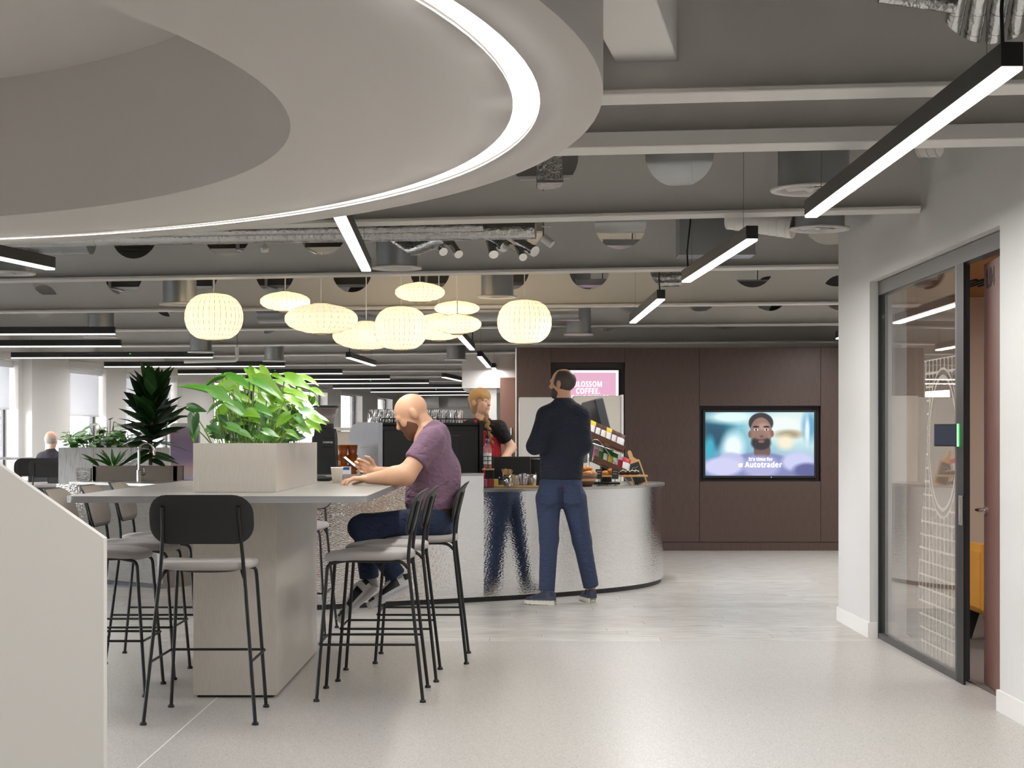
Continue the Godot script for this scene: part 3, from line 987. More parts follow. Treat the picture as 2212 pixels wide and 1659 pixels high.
func counter() -> void:
	var high := smooth_run([Vector2(-2.2, 12.95), Vector2(-1.45, 13.24), Vector2(-0.88, 13.55), Vector2(-0.224, 13.9)], 6)
	var low := smooth_run([Vector2(-0.224, 13.9), Vector2(0.239, 14.2), Vector2(0.72, 14.62), Vector2(1.05, 15.02), Vector2(1.25, 15.42), Vector2(1.36, 15.85), Vector2(1.37, 16.25), Vector2(1.25, 16.55)], 7)
	var o := thing("coffee_counter", "curved coffee counter faced in hammered stainless steel with a black toe kick", "counter", V(0, 0, 14.4))
	var shift := Vector3(0, 0, 14.4)
	var mk := func(called: String, mb: MB, m: Material) -> void:
		obj(called, mb, m, o).position = shift
	var mb := MB.new()
	wall_run(mb, high, 0.03, 0.04, 0.998)
	mk.call("raised_front", mb, M.hammered_steel)
	mb = MB.new()
	wall_run(mb, low, 0.03, 0.04, 0.868)
	mk.call("front_panel", mb, M.hammered_steel)
	mb = MB.new()
	wall_run(mb, high + low.slice(1), 0.0, 0.0, 0.04)
	var toe := offset_run(high + low.slice(1), 0.02)
	mb = MB.new()
	wall_run(mb, toe, 0.02, 0.0, 0.04)
	mk.call("toe_kick", mb, M.matte_black)
	mb = MB.new()
	slab_run(mb, high, -0.008, 0.2, 1.0, 1.018)
	mk.call("raised_top", mb, M.brushed_steel)
	mb = MB.new()
	slab_run(mb, high, 0.032, 1.3, 0.868, 0.888)
	slab_run(mb, low, -0.012, 0.8, 0.868, 0.89)
	mk.call("worktop", mb, M.brushed_steel)
	mb = MB.new()
	wall_run(mb, offset_run(high + low.slice(1, 26), 0.75), 0.02, 0.0, 0.866)
	mk.call("back_panel", mb, M.grey_panel)
	# low cabinet behind the coffee machine
	var bb := thing("back_bar", "low pale grey cabinet seen between grinder and coffee machine", "cabinet", V(X(775, 17.0), 0, 17.0))
	mb = MB.new()
	mb.rbox(Vector3(0, 0.68, 0), Vector3(0.66, 1.36, 0.45), 0.003)
	obj("body", mb, M.cream_panel, bb)
	mb = MB.new()
	mb.rbox(Vector3(0, 1.38, 0), Vector3(0.7, 0.035, 0.49), 0.003)
	obj("worktop", mb, M.plastic_white, bb)

func sink_island() -> void:
	var o := thing("sink_island", "sink island faced in hammered steel with a raised steel planting trough", "counter", V(-3.4, 0, 16.0))
	var k := Vector3(3.4, 0, 16.0)
	var mk := func(called: String, mb: MB, m: Material) -> void:
		obj(called, mb, m, o).position = k
	var mb := MB.new()
	wall_run(mb, [Vector2(-4.15, 16.02), Vector2(-3.61, 15.58), Vector2(-3.02, 15.1)], 0.03, 0.04, 0.878)
	mb.ab(V(-4.0, 0.04, 16.16), V(-3.87, 1.02, 16.2))
	mk.call("front_panel", mb, M.hammered_steel)
	mb = MB.new()
	wall_run(mb, [Vector2(-3.02, 15.1), Vector2(-2.81, 15.44), Vector2(-2.5, 15.95), Vector2(-2.5, 16.6)], 0.03, 0.0, 0.878)
	mk.call("end_panel", mb, M.grey_panel)
	mb = MB.new()
	wall_run(mb, [Vector2(-4.13, 16.04), Vector2(-3.6, 15.61), Vector2(-3.03, 15.14)], 0.02, 0.0, 0.04)
	mk.call("toe_kick", mb, M.matte_black)
	mb = MB.new()
	mb.prism([Vector2(-4.0, 15.88), Vector2(-3.02, 15.08), Vector2(-2.8, 15.43), Vector2(-2.48, 15.95), Vector2(-2.48, 16.6), Vector2(-4.0, 16.6)], 0.879, 0.9, flat_at(0))
	mk.call("worktop", mb, M.brushed_steel)
	mb = MB.new()
	var a := V(X(200, 16.2), 0.9, 16.2)
	var b := V(X(381, 16.2), 1.035, 16.24)
	mb.ab(a, b)
	mb.ab(V(a.x, 0.9, 16.52), V(b.x, 1.035, 16.56)); mb.ab(V(a.x, 0.9, 16.2), V(a.x + 0.03, 1.035, 16.56)); mb.ab(V(b.x - 0.03, 0.9, 16.2), V(b.x, 1.035, 16.56))
	mk.call("trough", mb, M.dark_steel)
	mb = MB.new()
	mb.ab(V(a.x + 0.03, 0.9, 16.24), V(b.x - 0.03, 1.0, 16.52))
	mk.call("soil", mb, M.soil)
	var tp := thing("sink_tap", "tall swan neck steel tap on the sink island", "tap", V(X(300, 15.95), 0.9, 15.95))
	mb = MB.new()
	mb.lathe([Vector2(0, 0), Vector2(0.022, 0), Vector2(0.022, 0.1), Vector2(0.016, 0.105), Vector2(0, 0.105)], 16, Vector3.ZERO, Basis(), true)
	obj("body", mb, M.chrome, tp)
	mb = MB.new()
	var pts := [Vector3(0, 0.1, 0), Vector3(0, 0.27, 0)]
	for i in 13:
		var an := PI - PI * 1.05 * i / 12
		pts.append(Vector3(0.068 + cos(an) * 0.068, 0.28 + sin(an) * 0.068, 0))
	pts.append(pts[pts.size() - 1] + Vector3(0.004, -0.03, 0))
	mb.tube(pts, 0.011, 12)
	obj("spout", mb, M.chrome, tp)
	mb = MB.new()
	mb.tube([Vector3(0.015, 0.07, 0), Vector3(0.062, 0.07, 0)], 0.011, 10); mb.tube([Vector3(0.048, 0.075, 0), Vector3(0.044, 0.125, 0)], 0.005, 8)
	obj("lever", mb, M.chrome, tp)
	# wood-look planter behind
	var d := 18.0
	var gp := thing("wood_planter", "grey wood planter box full of plants behind the sink island", "planter", V(X(252, d), 0, d + 0.25))
	var w := X(381, d) - X(129, d)
	for q in [[-w / 2, -w / 2 + 0.36], [-w / 2 + 0.362, -w / 2 + 0.75], [-w / 2 + 0.752, w / 2]]:
		mb = MB.new()
		mb.ab(Vector3(q[0], 0, 0.232), Vector3(q[1] - 0.002, 1.196, 0.25))
		obj("front_board", mb, M.grey_wood, gp)
	mb = MB.new()
	mb.ab(Vector3(-w / 2, 0, -0.25), Vector3(-w / 2 + 0.02, 1.196, 0.23)); mb.ab(Vector3(w / 2 - 0.02, 0, -0.25), Vector3(w / 2, 1.196, 0.23)); mb.ab(Vector3(-w / 2, 0, -0.25), Vector3(w / 2, 1.196, -0.23))
	obj("box", mb, M.grey_wood, gp)
	mb = MB.new()
	mb.ab(Vector3(-w / 2 + 0.02, 1.0, -0.23), Vector3(w / 2 - 0.02, 1.16, 0.23))
	obj("soil", mb, M.soil, gp)
	# purple print on the booth screen
	var sc := thing("booth_screen", "tall screen with a purple to peach printed film beside the dark palm", "screen panel", V(X(399, 17.2), 0, 17.2))
	mb = MB.new()
	mb.prism(rounded(0.3, 1.44, 0.05).map(func(v): return v + Vector2(0, 0.72)), -0.012, 0.0)
	obj("panel", mb, M.plastic_white, sc)
	var gt := GradientTexture2D.new()
	var g := Gradient.new()
	g.offsets = PackedFloat32Array([0.0, 0.09, 0.22, 0.3, 0.36, 0.6, 1.0])
	g.colors = PackedColorArray([Color("b7abc0"), Color("94849f"), Color("8d7fa0"), Color("c4a79f"), Color("b9b6c8"), Color("bcbccb"), Color("c2c3cf")])
	gt.gradient = g; gt.width = 64; gt.height = 512; gt.fill_from = Vector2(0.5, 0); gt.fill_to = Vector2(0.5, 1)
	var pm := mat("purple_film", "ffffff", 0.3)
	pm.albedo_texture = gt
	mb = MB.new()
	mb.quv(Vector3(-0.137, 1.4, 0.002), Vector3(0.137, 1.4, 0.002), Vector3(0.137, 0.02, 0.002), Vector3(-0.137, 0.02, 0.002))
	obj("printed_film", mb, pm, sc)

func partition() -> void:
	var o := thing("stair_balustrade", "plain white sloping balustrade panel in the lower left foreground", "balustrade", V(-0.9, 0, 4.2))
	var d := 4.2
	var mb := MB.new()
	mb.prism([Vector2(X(-260, d), 0), Vector2(X(224, d), 0), Vector2(X(224, d), Y(1163, d)), Vector2(X(-260, d), Y(823, d))], 0.0, -0.035, Transform3D(Basis(), Vector3(0.9, 0, 0)))
	obj("panel", mb, M.partition_white, o)

# ---------------------------------------------------------------- people: smooth unions of tapered capsules, meshed as surface nets
func cap(a: Vector3, b: Vector3, ra: float, rb: float, col := Color.WHITE, w := Vector3.ZERO, f := 1.0, clips := []) -> Dictionary:
	return {"a": a, "b": b, "ra": ra, "rb": rb, "col": col, "w": w, "f": f, "clips": clips, "neg": false}
func ell(c: Vector3, r: Vector3, bs: Basis, col := Color.WHITE, clips := []) -> Dictionary:
	return {"c": c, "r": r, "inv": bs.inverse(), "col": col, "clips": clips, "neg": false}
func neg(p: Dictionary) -> Dictionary:
	p.neg = true
	return p

func prim_d(q: Dictionary, p: Vector3) -> float:
	var d: float
	if q.has("c"):
		var l: Vector3 = q.inv * (p - q.c)
		var r: Vector3 = q.r
		var k0 := (l / r).length()
		var k1 := (l / (r * r)).length()
		d = k0 * (k0 - 1.0) / maxf(k1, 1e-6) if k0 > 0.05 else -minf(r.x, minf(r.y, r.z))
	else:
		var a: Vector3 = q.a
		var f: float = q.f
		if f != 1.0:
			var w: Vector3 = q.w
			p += w * ((p - a).dot(w) * (1.0 / f - 1.0))
		var ba: Vector3 = q.b - a
		var h := clampf((p - a).dot(ba) / maxf(ba.length_squared(), 1e-9), 0.0, 1.0)
		d = (p - a - ba * h).length() - lerpf(q.ra, q.rb, h)
	for c in q.clips:
		d = maxf(d, (p - c[0]).dot(c[1]))
	return d

func prim_box(q: Dictionary, m: float) -> AABB:
	if q.has("c"):
		var r: float = maxf(q.r.x, maxf(q.r.y, q.r.z)) + m
		return AABB(q.c - Vector3.ONE * r, Vector3.ONE * 2 * r)
	var b := AABB(q.a, Vector3.ZERO).expand(q.b)
	var g: float = maxf(q.ra, q.rb) * maxf(1.0, q.f) + m
	return b.grow(g)

func sdf_into(st: SurfaceTool, prims: Array, cell: float, k: float) -> void:
	var margin := 4.0 / k + 2.0 * cell
	var bb := prim_box(prims[0], margin)
	for q in prims:
		if not q.neg:
			bb = bb.merge(prim_box(q, margin))
	var o := bb.position
	var nx := int(bb.size.x / cell) + 2
	var ny := int(bb.size.y / cell) + 2
	var nz := int(bb.size.z / cell) + 2
	var s := PackedFloat32Array()
	s.resize(nx * ny * nz)
	for pass_ in 2:
		for q in prims:
			if q.neg != (pass_ == 1):
				continue
			var b := prim_box(q, margin)
			var lo := ((b.position - o) / cell).floor().clamp(Vector3.ZERO, Vector3(nx - 1, ny - 1, nz - 1))
			var hi := ((b.end - o) / cell).ceil().clamp(Vector3.ZERO, Vector3(nx - 1, ny - 1, nz - 1))
			for z in range(int(lo.z), int(hi.z) + 1):
				for y in range(int(lo.y), int(hi.y) + 1):
					var row := (z * ny + y) * nx
					for x in range(int(lo.x), int(hi.x) + 1):
						var d := prim_d(q, o + Vector3(x, y, z) * cell)
						if pass_ == 0:
							if d < margin:
								s[row + x] += exp(-k * d)
						else:
							s[row + x] = minf(s[row + x], exp(minf(k * d, 30.0)))
	# S > 1 means inside
	var id := PackedInt32Array()
	id.resize(nx * ny * nz)
	id.fill(-1)
	var vs := PackedVector3Array()
	var corner := [0, 1, nx, nx + 1, nx * ny, nx * ny + 1, nx * ny + nx, nx * ny + nx + 1]
	var edges := [[0, 1], [2, 3], [4, 5], [6, 7], [0, 2], [1, 3], [4, 6], [5, 7], [0, 4], [1, 5], [2, 6], [3, 7]]
	var cpos := [Vector3(0, 0, 0), Vector3(1, 0, 0), Vector3(0, 1, 0), Vector3(1, 1, 0), Vector3(0, 0, 1), Vector3(1, 0, 1), Vector3(0, 1, 1), Vector3(1, 1, 1)]
	for z in nz - 1:
		for y in ny - 1:
			var row := (z * ny + y) * nx
			for x in nx - 1:
				var i := row + x
				var m := 0
				for c in 8:
					if s[i + corner[c]] > 1.0:
						m += 1
				if m == 0 or m == 8:
					continue
				var p := Vector3.ZERO
				var cnt := 0
				for e in edges:
					var a := s[i + corner[e[0]]]
					var b := s[i + corner[e[1]]]
					if (a > 1.0) != (b > 1.0):
						var da := log(maxf(a, 1e-9))
						var db := log(maxf(b, 1e-9))
						p += (cpos[e[0]] as Vector3).lerp(cpos[e[1]], da / (da - db))
						cnt += 1
				id[i] = vs.size()
				vs.append(o + (Vector3(x, y, z) + p / cnt) * cell)
	var cols := PackedColorArray()
	for v in vs:
		var c := Color(0, 0, 0)
		var wt := 1e-12
		for q in prims:
			if q.neg:
				continue
			var d := prim_d(q, v)
			if d < 0.05:
				var w := exp(-minf(400.0 * d, 60.0))
				c += q.col * w
				wt += w
		c = c / wt
		c.a = 1.0
		cols.append(c)
	st.set_smooth_group(1)
	var step := [1, nx, nx * ny]
	for z in range(1, nz - 1):
		for y in range(1, ny - 1):
			var row := (z * ny + y) * nx
			for x in range(1, nx - 1):
				var i := row + x
				var here := s[i] > 1.0
				for ax in 3:
					if (s[i + step[ax]] > 1.0) == here:
						continue
					var u: int = step[(ax + 1) % 3]
					var w: int = step[(ax + 2) % 3]
					var f := [id[i], id[i - u], id[i - u - w], id[i - w]]
					if f.has(-1):
						continue
					var n := Vector3.ZERO
					n[ax] = 1.0 if here else -1.0
					var turned := (vs[f[2]] - vs[f[0]]).cross(vs[f[3]] - vs[f[1]]).dot(n) > 0.0
					for t in [[0, 1, 2], [0, 2, 3]]:
						var a: int = f[t[0]]
						var b: int = f[t[1]]
						var c: int = f[t[2]]
						if turned:
							var sw := b; b = c; c = sw
						st.set_color(cols[a]); st.add_vertex(vs[a])
						st.set_color(cols[b]); st.add_vertex(vs[b])
						st.set_color(cols[c]); st.add_vertex(vs[c])

func sdf_obj(called: String, lots: Array, m: Material, parent: Node3D) -> MeshInstance3D:   # lots: [prims, cell, k]
	var st := SurfaceTool.new()
	st.begin(Mesh.PRIMITIVE_TRIANGLES)
	for l in lots:
		sdf_into(st, l[0], l[1], l[2])
	st.generate_normals()
	st.index()
	var o := obj(called, st.commit(), m, parent)
	o.position = -parent.position
	return o

func lin(hex: String) -> Color:
	return Color(hex).srgb_to_linear()

func head_prims(c: Vector3, b: Basis, skin: Color, lip: Color) -> Array:        # b: columns forward, up, right
	var at := func(x: float, y: float, z: float) -> Vector3: return c + b * Vector3(x, y, z)
	var shade := skin * 0.9
	var a := [
		ell(at.call(-0.012, 0.032, 0), Vector3(0.097, 0.088, 0.074), b, skin),
		ell(at.call(0.022, -0.025, 0), Vector3(0.066, 0.085, 0.058), b, skin),
		ell(at.call(0.03, -0.075, 0), Vector3(0.052, 0.036, 0.046), b, skin),
		ell(at.call(0.066, -0.096, 0), Vector3(0.018, 0.016, 0.02), b, skin),
		cap(at.call(0.08, 0.012, 0), at.call(0.102, -0.026, 0), 0.008, 0.0125, skin),
		cap(at.call(0.076, 0.02, 0.034), at.call(0.076, 0.02, -0.034), 0.013, 0.013, skin),
		cap(at.call(0.079, -0.054, 0.016), at.call(0.079, -0.054, -0.016), 0.0065, 0.0065, lip), cap(at.call(0.078, -0.064, 0.012), at.call(0.078, -0.064, -0.012), 0.007, 0.007, lip)]
	for s in [-1.0, 1.0]:
		a.append(ell(at.call(0.055, -0.02, s * 0.036), Vector3(0.024, 0.026, 0.02), b, skin))
		a.append(ell(at.call(-0.012, -0.006, s * 0.078), Vector3(0.021, 0.033, 0.012), b * Basis(Vector3.UP, s * 0.4), skin * 0.93))
		a.append(neg(ell(at.call(0.097, 0.001, s * 0.032), Vector3(0.02, 0.013, 0.017), b)))
	a.append(neg(cap(at.call(0.092, -0.0588, 0.018), at.call(0.092, -0.0588, -0.018), 0.003, 0.003)))
	return a

func eyes(c: Vector3, b: Basis, parent: Node3D) -> void:
	for s in [-1.0, 1.0]:
		var mb := MB.new()
		mb.ball(c + b * Vector3(0.0695, 0.001, s * 0.032) - parent.position, Vector3.ONE * 0.0125, b, 12, 8)
		var e := obj("eye", mb, M.eye_white, parent)
		mb = MB.new()
		mb.ball(c + b * Vector3(0.0785, 0.0, s * 0.032) - parent.position, Vector3(0.0042, 0.0062, 0.0062), b, 10, 6)
		obj("iris", mb, M.matte_black, e)

func hand_prims(w: Vector3, f: Vector3, n: Vector3, t: Vector3, curl: Array, skin: Color) -> Array:
	var a := []
	f = f.normalized(); t = (t - f * t.dot(f)).normalized(); n = (n - f * n.dot(f) - t * n.dot(t)).normalized()
	a.append(cap(w - f * 0.02, w + f * 0.03, 0.026, 0.022, skin, t, 1.25))
	var lens := [[0.043, 0.026, 0.02], [0.047, 0.029, 0.022], [0.043, 0.027, 0.021], [0.034, 0.021, 0.018]]
	for i in 4:
		var o := 0.03 - 0.02 * i
		var k := w + f * (0.09 - 0.006 * absf(i - 1.0)) + t * o
		a.append(cap(w + f * 0.02 + t * o * 0.6, k, 0.015, 0.0115, skin))
		var dir := f + t * o * 1.2
		var p := k
		for j in 3:
			dir = dir.normalized().rotated(f.cross(n).normalized(), curl[i] * (0.8 if j == 0 else 1.0))
			var q: Vector3 = p + dir.normalized() * lens[i][j]
			a.append(cap(p, q, 0.0098 - 0.0008 * j - (0.001 if i == 3 else 0.0), 0.009 - 0.0008 * j - (0.001 if i == 3 else 0.0), skin))
			p = q
	var p2 := w + f * 0.02 + t * 0.022
	var d2 := (t * 0.75 + f * 0.6 + n * 0.35).normalized()
	for j in 3:
		var q2: Vector3 = p2 + d2 * [0.04, 0.032, 0.025][j]
		a.append(cap(p2, q2, [0.015, 0.011, 0.0098][j], [0.011, 0.0098, 0.008][j], skin))
		p2 = q2
		d2 = (d2 + f * 0.5 * (1.0 if j == 0 else 0.3) + n * float(curl[4]) * 0.5 - t * 0.3).normalized()
	return a

func shoe(parent: Node3D, heel: Vector3, toe: Vector3, up: Vector3, upper: Material, sole: Material, accent: Material, lace: Material) -> void:
	var f := (toe - heel).normalized()
	var r := f.cross(up).normalized()
	up = r.cross(f).normalized()
	var L := (toe - heel).length()
	var at := func(x: float, y: float, z: float) -> Vector3: return heel + f * x * L + up * y * 1.2 + r * z * 1.12 - parent.position
	# x along the foot: half width, height of the upper
	var sec := [[-0.06, 0.016, 0.06], [-0.03, 0.03, 0.085], [0.08, 0.036, 0.092], [0.22, 0.038, 0.098], [0.34, 0.038, 0.092], [0.48, 0.041, 0.078], [0.64, 0.045, 0.062], [0.8, 0.044, 0.05], [0.93, 0.034, 0.042], [1.0, 0.016, 0.034]]
	var ringp := func(s: Array, base: float, grow: float, a: float) -> Vector3:
		var z: float = cos(a) * (s[1] + grow)
		var y: float = base + maxf(0.0, sin(a)) * (s[2] - base + grow) if sin(a) > 0 else base
		return at.call(s[0], y, signf(z) * pow(absf(z) / (s[1] + grow), 0.7) * (s[1] + grow))
	var loft := func(x0: int, x1: int, base: float, grow: float, a0: float, a1: float) -> MB:
		var mb := MB.new()
		mb.grp(1)
		for i in range(x0, x1):
			for k in 12:
				var b0 := a0 + (a1 - a0) * k / 12
				var b1 := a0 + (a1 - a0) * (k + 1) / 12
				var q := [ringp.call(sec[i], base, grow, b0), ringp.call(sec[i], base, grow, b1), ringp.call(sec[i + 1], base, grow, b1), ringp.call(sec[i + 1], base, grow, b0)]
				mb.quad(q[0], q[1], q[2], q[3], (q[0] + q[1] + q[2] + q[3]) / 4.0 - at.call(0.45, 0.02, 0))
		for e in [x0, x1]:
			for k in 12:
				mb.tri(at.call(sec[e][0], base, 0), ringp.call(sec[e], base, grow, a0 + (a1 - a0) * k / 12), ringp.call(sec[e], base, grow, a0 + (a1 - a0) * (k + 1) / 12), f * (1.0 if e == x1 else -1.0))
		return mb
	var u := obj("shoe", loft.call(0, 9, 0.02, 0.0, 0.0, PI), upper, parent)
	var sm := MB.new()
	sm.grp(1)
	for i in 9:
		for s in [-1.0, 1.0]:
			sm.quad(at.call(sec[i][0], 0.0, s * (sec[i][1] + 0.003)), at.call(sec[i + 1][0], 0.004 * i / 4.0, s * (sec[i + 1][1] + 0.003)), at.call(sec[i + 1][0], 0.028, s * (sec[i + 1][1] + 0.004)), at.call(sec[i][0], 0.03, s * (sec[i][1] + 0.004)), r * s)
		sm.quad(at.call(sec[i][0], 0.0, sec[i][1]), at.call(sec[i + 1][0], 0.004 * i / 4.0, sec[i + 1][1]), at.call(sec[i + 1][0], 0.004 * i / 4.0, -sec[i + 1][1]), at.call(sec[i][0], 0, -sec[i][1]), -up)
		sm.quad(at.call(sec[i][0], 0.03, sec[i][1] + 0.004), at.call(sec[i + 1][0], 0.028, sec[i + 1][1] + 0.004), at.call(sec[i + 1][0], 0.028, -sec[i + 1][1] - 0.004), at.call(sec[i][0], 0.03, -sec[i][1] - 0.004), up)
	for e in [0, 9]:
		sm.quad(at.call(sec[e][0], 0, sec[e][1]), at.call(sec[e][0], 0, -sec[e][1]), at.call(sec[e][0], 0.03, -sec[e][1]), at.call(sec[e][0], 0.03, sec[e][1]), f * (1.0 if e == 9 else -1.0))
	obj("sole", sm, sole, u)
	for s in [-1.0, 1.0]:
		var a0 := 0.12 if s > 0 else PI - 0.12
		obj("side_panel", loft.call(3, 6, 0.034, 0.002, a0 + s * 0.05, a0 + s * 0.8), accent, u)
		obj("heel_panel", loft.call(1, 2, 0.04, 0.002, a0 + s * 0.2, a0 + s * 0.9), accent, u)
	obj("toe_cap", loft.call(7, 8, 0.032, 0.002, 0.35, PI - 0.35), accent, u)
	for i in 4:
		var x := 0.36 + 0.075 * i
		var hh := 0.096 - 0.0125 * i
		sm = MB.new()
		sm.tube([at.call(x, hh - 0.008, 0.022), at.call(x + 0.02, hh + 0.002, 0), at.call(x, hh - 0.008, -0.022)], 0.003, 6)
		obj("lace", sm, lace, u)

func people_materials() -> void:
	var sk := mat("skin", "ffffff", 0.55)
	sk.vertex_color_use_as_albedo = true
	sk.subsurf_scatter_enabled = true; sk.subsurf_scatter_strength = 0.08
	mat("eye_white", "e9e4de", 0.3)
	var folds := noise_tex(0.012, null, 256, 3, FastNoiseLite.TYPE_SIMPLEX_SMOOTH, 33)
	var cl := noise_tex(0.12, [[0.0, "dcdcdc"], [1.0, "ffffff"]], 256, 3)
	for e in [["purple_shirt", "84667a"], ["navy_sweater", "1a1f2f"], ["black_tshirt", "17171a"], ["red_apron", "b0182a"], ["dark_tshirt", "2b2930"]]:
		var m := mat(e[0], e[1], 0.85)
		m.albedo_texture = cl
		tri_map(m, Vector3(3, 4.5, 3))
		m.heightmap_enabled = true; m.heightmap_texture = folds; m.heightmap_scale = 1.3
		m.rim_enabled = true; m.rim = 0.25; m.rim_tint = 0.7
	var dn := noise_tex(0.2, [[0.0, "d4d8e0"], [1.0, "ffffff"]], 256, 3, FastNoiseLite.TYPE_SIMPLEX_SMOOTH, 31)
	for e in [["denim_dark", "28344f"], ["denim_blue", "3b4763"]]:
		var m := mat(e[0], e[1], 0.9)
		m.albedo_texture = dn
		tri_map(m, Vector3(4, 6, 4))
		m.heightmap_enabled = true; m.heightmap_texture = folds; m.heightmap_scale = 1.1
	mat("dark_hair", "433b36", 0.65)
	mat("grey_hair", "a9a49e", 0.7)
	mat("beard_brown", "6a4732", 0.8)
	mat("blond_hair", "b08d5e", 0.55)
	mat("braid_blond", "8f6a3c", 0.55)
	mat("leather_brown", "3a2622", 0.5)
	mat("shoe_white", "e4e4e6", 0.5)
	mat("shoe_black", "1b1719", 0.45)
	mat("shoe_navy", "3a3f58", 0.6)
	mat("shoe_navy_dark", "2b2e40", 0.6)
	mat("sole_cream", "d9d4c5", 0.6)
	mat("sock_grey", "8c8b8c", 0.9)
	mat("lime_trim", "a8b84a", 0.6)

func seated_man() -> void:
	var o := thing("person", "bald bearded man in purple t-shirt and jeans sitting at the high table holding a phone", "person", V(-0.5, 0, 10.34))
	var skin := lin("d9a98a")
	var lip := lin("a86a58")
	var out := func(p: Vector3, n: Vector3) -> Array: return [p, n.normalized()]
	var sh_n := P(930, 953, 10.13)
	var el_n := P(876, 1027, 10.04)
	var wr_n := P(797, 1034, 10.1)
	var sh_f := P(926, 953, 10.53)
	var el_f := P(890, 1030, 10.53)
	var wr_f := P(812, 1019, 10.38)
	var hc := P(889, 897, 10.33)
	var fw := Vector3(-0.84, -0.5, 0.1).normalized()
	var rt := Vector3(0, 0, -1)
	rt = (rt - fw * rt.dot(fw)).normalized()
	var hb := Basis(fw, rt.cross(fw).normalized(), rt)
	var hb2 := hb.scaled_local(Vector3.ONE * 1.02)
	var body := [
		cap(sh_n, el_n, 0.06, 0.052, skin), cap(el_n, el_n.lerp(wr_n, 0.3), 0.05, 0.052, skin), cap(el_n.lerp(wr_n, 0.3), wr_n, 0.051, 0.031, skin),
		cap(sh_f, el_f, 0.06, 0.05, skin), cap(el_f, el_f.lerp(wr_f, 0.35), 0.047, 0.048, skin), cap(el_f.lerp(wr_f, 0.35), wr_f, 0.048, 0.03, skin),
		cap(sh_n, sh_f, 0.06, 0.06, skin), cap(P(931, 950, 10.33), P(931, 1080, 10.33), 0.1, 0.12, skin, Vector3.BACK, 1.25),
		cap(P(934, 940, 10.33), P(905, 903, 10.33), 0.05, 0.056, skin),
		cap(P(940, 1122, 10.34), P(940, 1126, 10.34), 0.1, 0.1, skin, Vector3.BACK, 1.3)]
	for e in [[10.22, 778, 1140, 858, 1246], [10.46, 785, 1136, 798, 1250]]:
		body.append(cap(P(940, 1126, e[0]), P(e[1], e[2], e[0]), 0.07, 0.05, skin))
		body.append(cap(P(e[1], e[2], e[0]), P(e[3], e[4] + 6, e[0]), 0.048, 0.036, skin))
	var head := head_prims(hc, hb2, skin, lip)
	head.append(cap(P(908, 908, 10.33), P(930, 932, 10.33), 0.058, 0.058, skin))
	var hn := hand_prims(wr_n, Vector3(-1, 0.02, 0.0), Vector3(0, -1, 0), Vector3(0, 0.0, -1), [0.4, 0.42, 0.45, 0.5, 0.1], skin)
	hn.append(cap(wr_n.lerp(el_n, 0.3), wr_n, 0.04, 0.03, skin))
	var hf := hand_prims(wr_f, Vector3(-0.9, 0.35, 0.1), Vector3(-0.3, 0.1, 1), Vector3(0.25, 1, 0), [0.75, 0.8, 0.85, 0.9, 0.5], skin)
	hf.append(cap(wr_f.lerp(el_f, 0.3), wr_f, 0.038, 0.03, skin))
	sdf_obj("body", [[body, 0.013, 70.0], [head, 0.005, 170.0], [hn, 0.004, 420.0], [hf, 0.004, 420.0]], M.skin, o)
	eyes(hc, hb2, o)
	# beard: jaw shell
	var at := func(x: float, y: float, z: float) -> Vector3: return hc + hb2 * Vector3(x, y, z)
	var cl := [[at.call(0.02, -0.038, 0), (hb * Vector3(-0.75, 0.7, 0)).normalized()]]
	var bd := [ell(at.call(0.024, -0.03, 0), Vector3(0.072, 0.09, 0.064), hb2.orthonormalized(), Color.WHITE, cl), ell(at.call(0.034, -0.078, 0), Vector3(0.06, 0.046, 0.054), hb2.orthonormalized(), Color.WHITE, cl), ell(at.call(0.066, -0.102, 0), Vector3(0.026, 0.026, 0.03), hb2.orthonormalized()), cap(at.call(0.088, -0.043, 0.02), at.call(0.088, -0.043, -0.02), 0.008, 0.008)]
	bd.append(neg(cap(at.call(0.1, -0.06, 0.018), at.call(0.1, -0.06, -0.018), 0.011, 0.011)))
	sdf_obj("beard", [[bd, 0.005, 200.0]], M.beard_brown, o)
	var sl := func(a: Vector3, b: Vector3, t: float) -> Array:
		var p := a.lerp(b, t)
		return [[p, (b - a).normalized()]]
	var hem := [[P(940, 1100, 10.34), Vector3(0.1, -1, 0).normalized()]]
	var shirt := [
		cap(P(929, 1078, 10.33), P(932, 1010, 10.33), 0.148, 0.14, Color.WHITE, Vector3.BACK, 1.25, hem), cap(P(932, 1010, 10.33), P(935, 960, 10.33), 0.14, 0.105, Color.WHITE, Vector3.BACK, 1.35),
		cap(P(946, 1090, 10.33), P(948, 1020, 10.33), 0.128, 0.13, Color.WHITE, Vector3.BACK, 1.25, hem),
		cap(P(934, 952, 10.17), P(932, 952, 10.49), 0.078, 0.078), cap(P(936, 940, 10.33), P(920, 922, 10.33), 0.092, 0.072, Color.WHITE, Vector3.BACK, 1.0, [[P(921, 920, 10.33), (P(905, 903, 10.33) - P(936, 938, 10.33)).normalized()]]),
		cap(sh_n, el_n, 0.076, 0.07, Color.WHITE, Vector3.BACK, 1.0, sl.call(sh_n, el_n, 0.62)), cap(sh_f, el_f, 0.076, 0.07, Color.WHITE, Vector3.BACK, 1.0, sl.call(sh_f, el_f, 0.62))]
	sdf_obj("t_shirt", [[shirt, 0.012, 75.0]], M.purple_shirt, o)
	var jeans := [cap(P(942, 1118, 10.34), P(940, 1128, 10.34), 0.128, 0.12, Color.WHITE, Vector3.BACK, 1.35, [[P(940, 1100, 10.34), Vector3(0.25, 1, 0).normalized()]])]
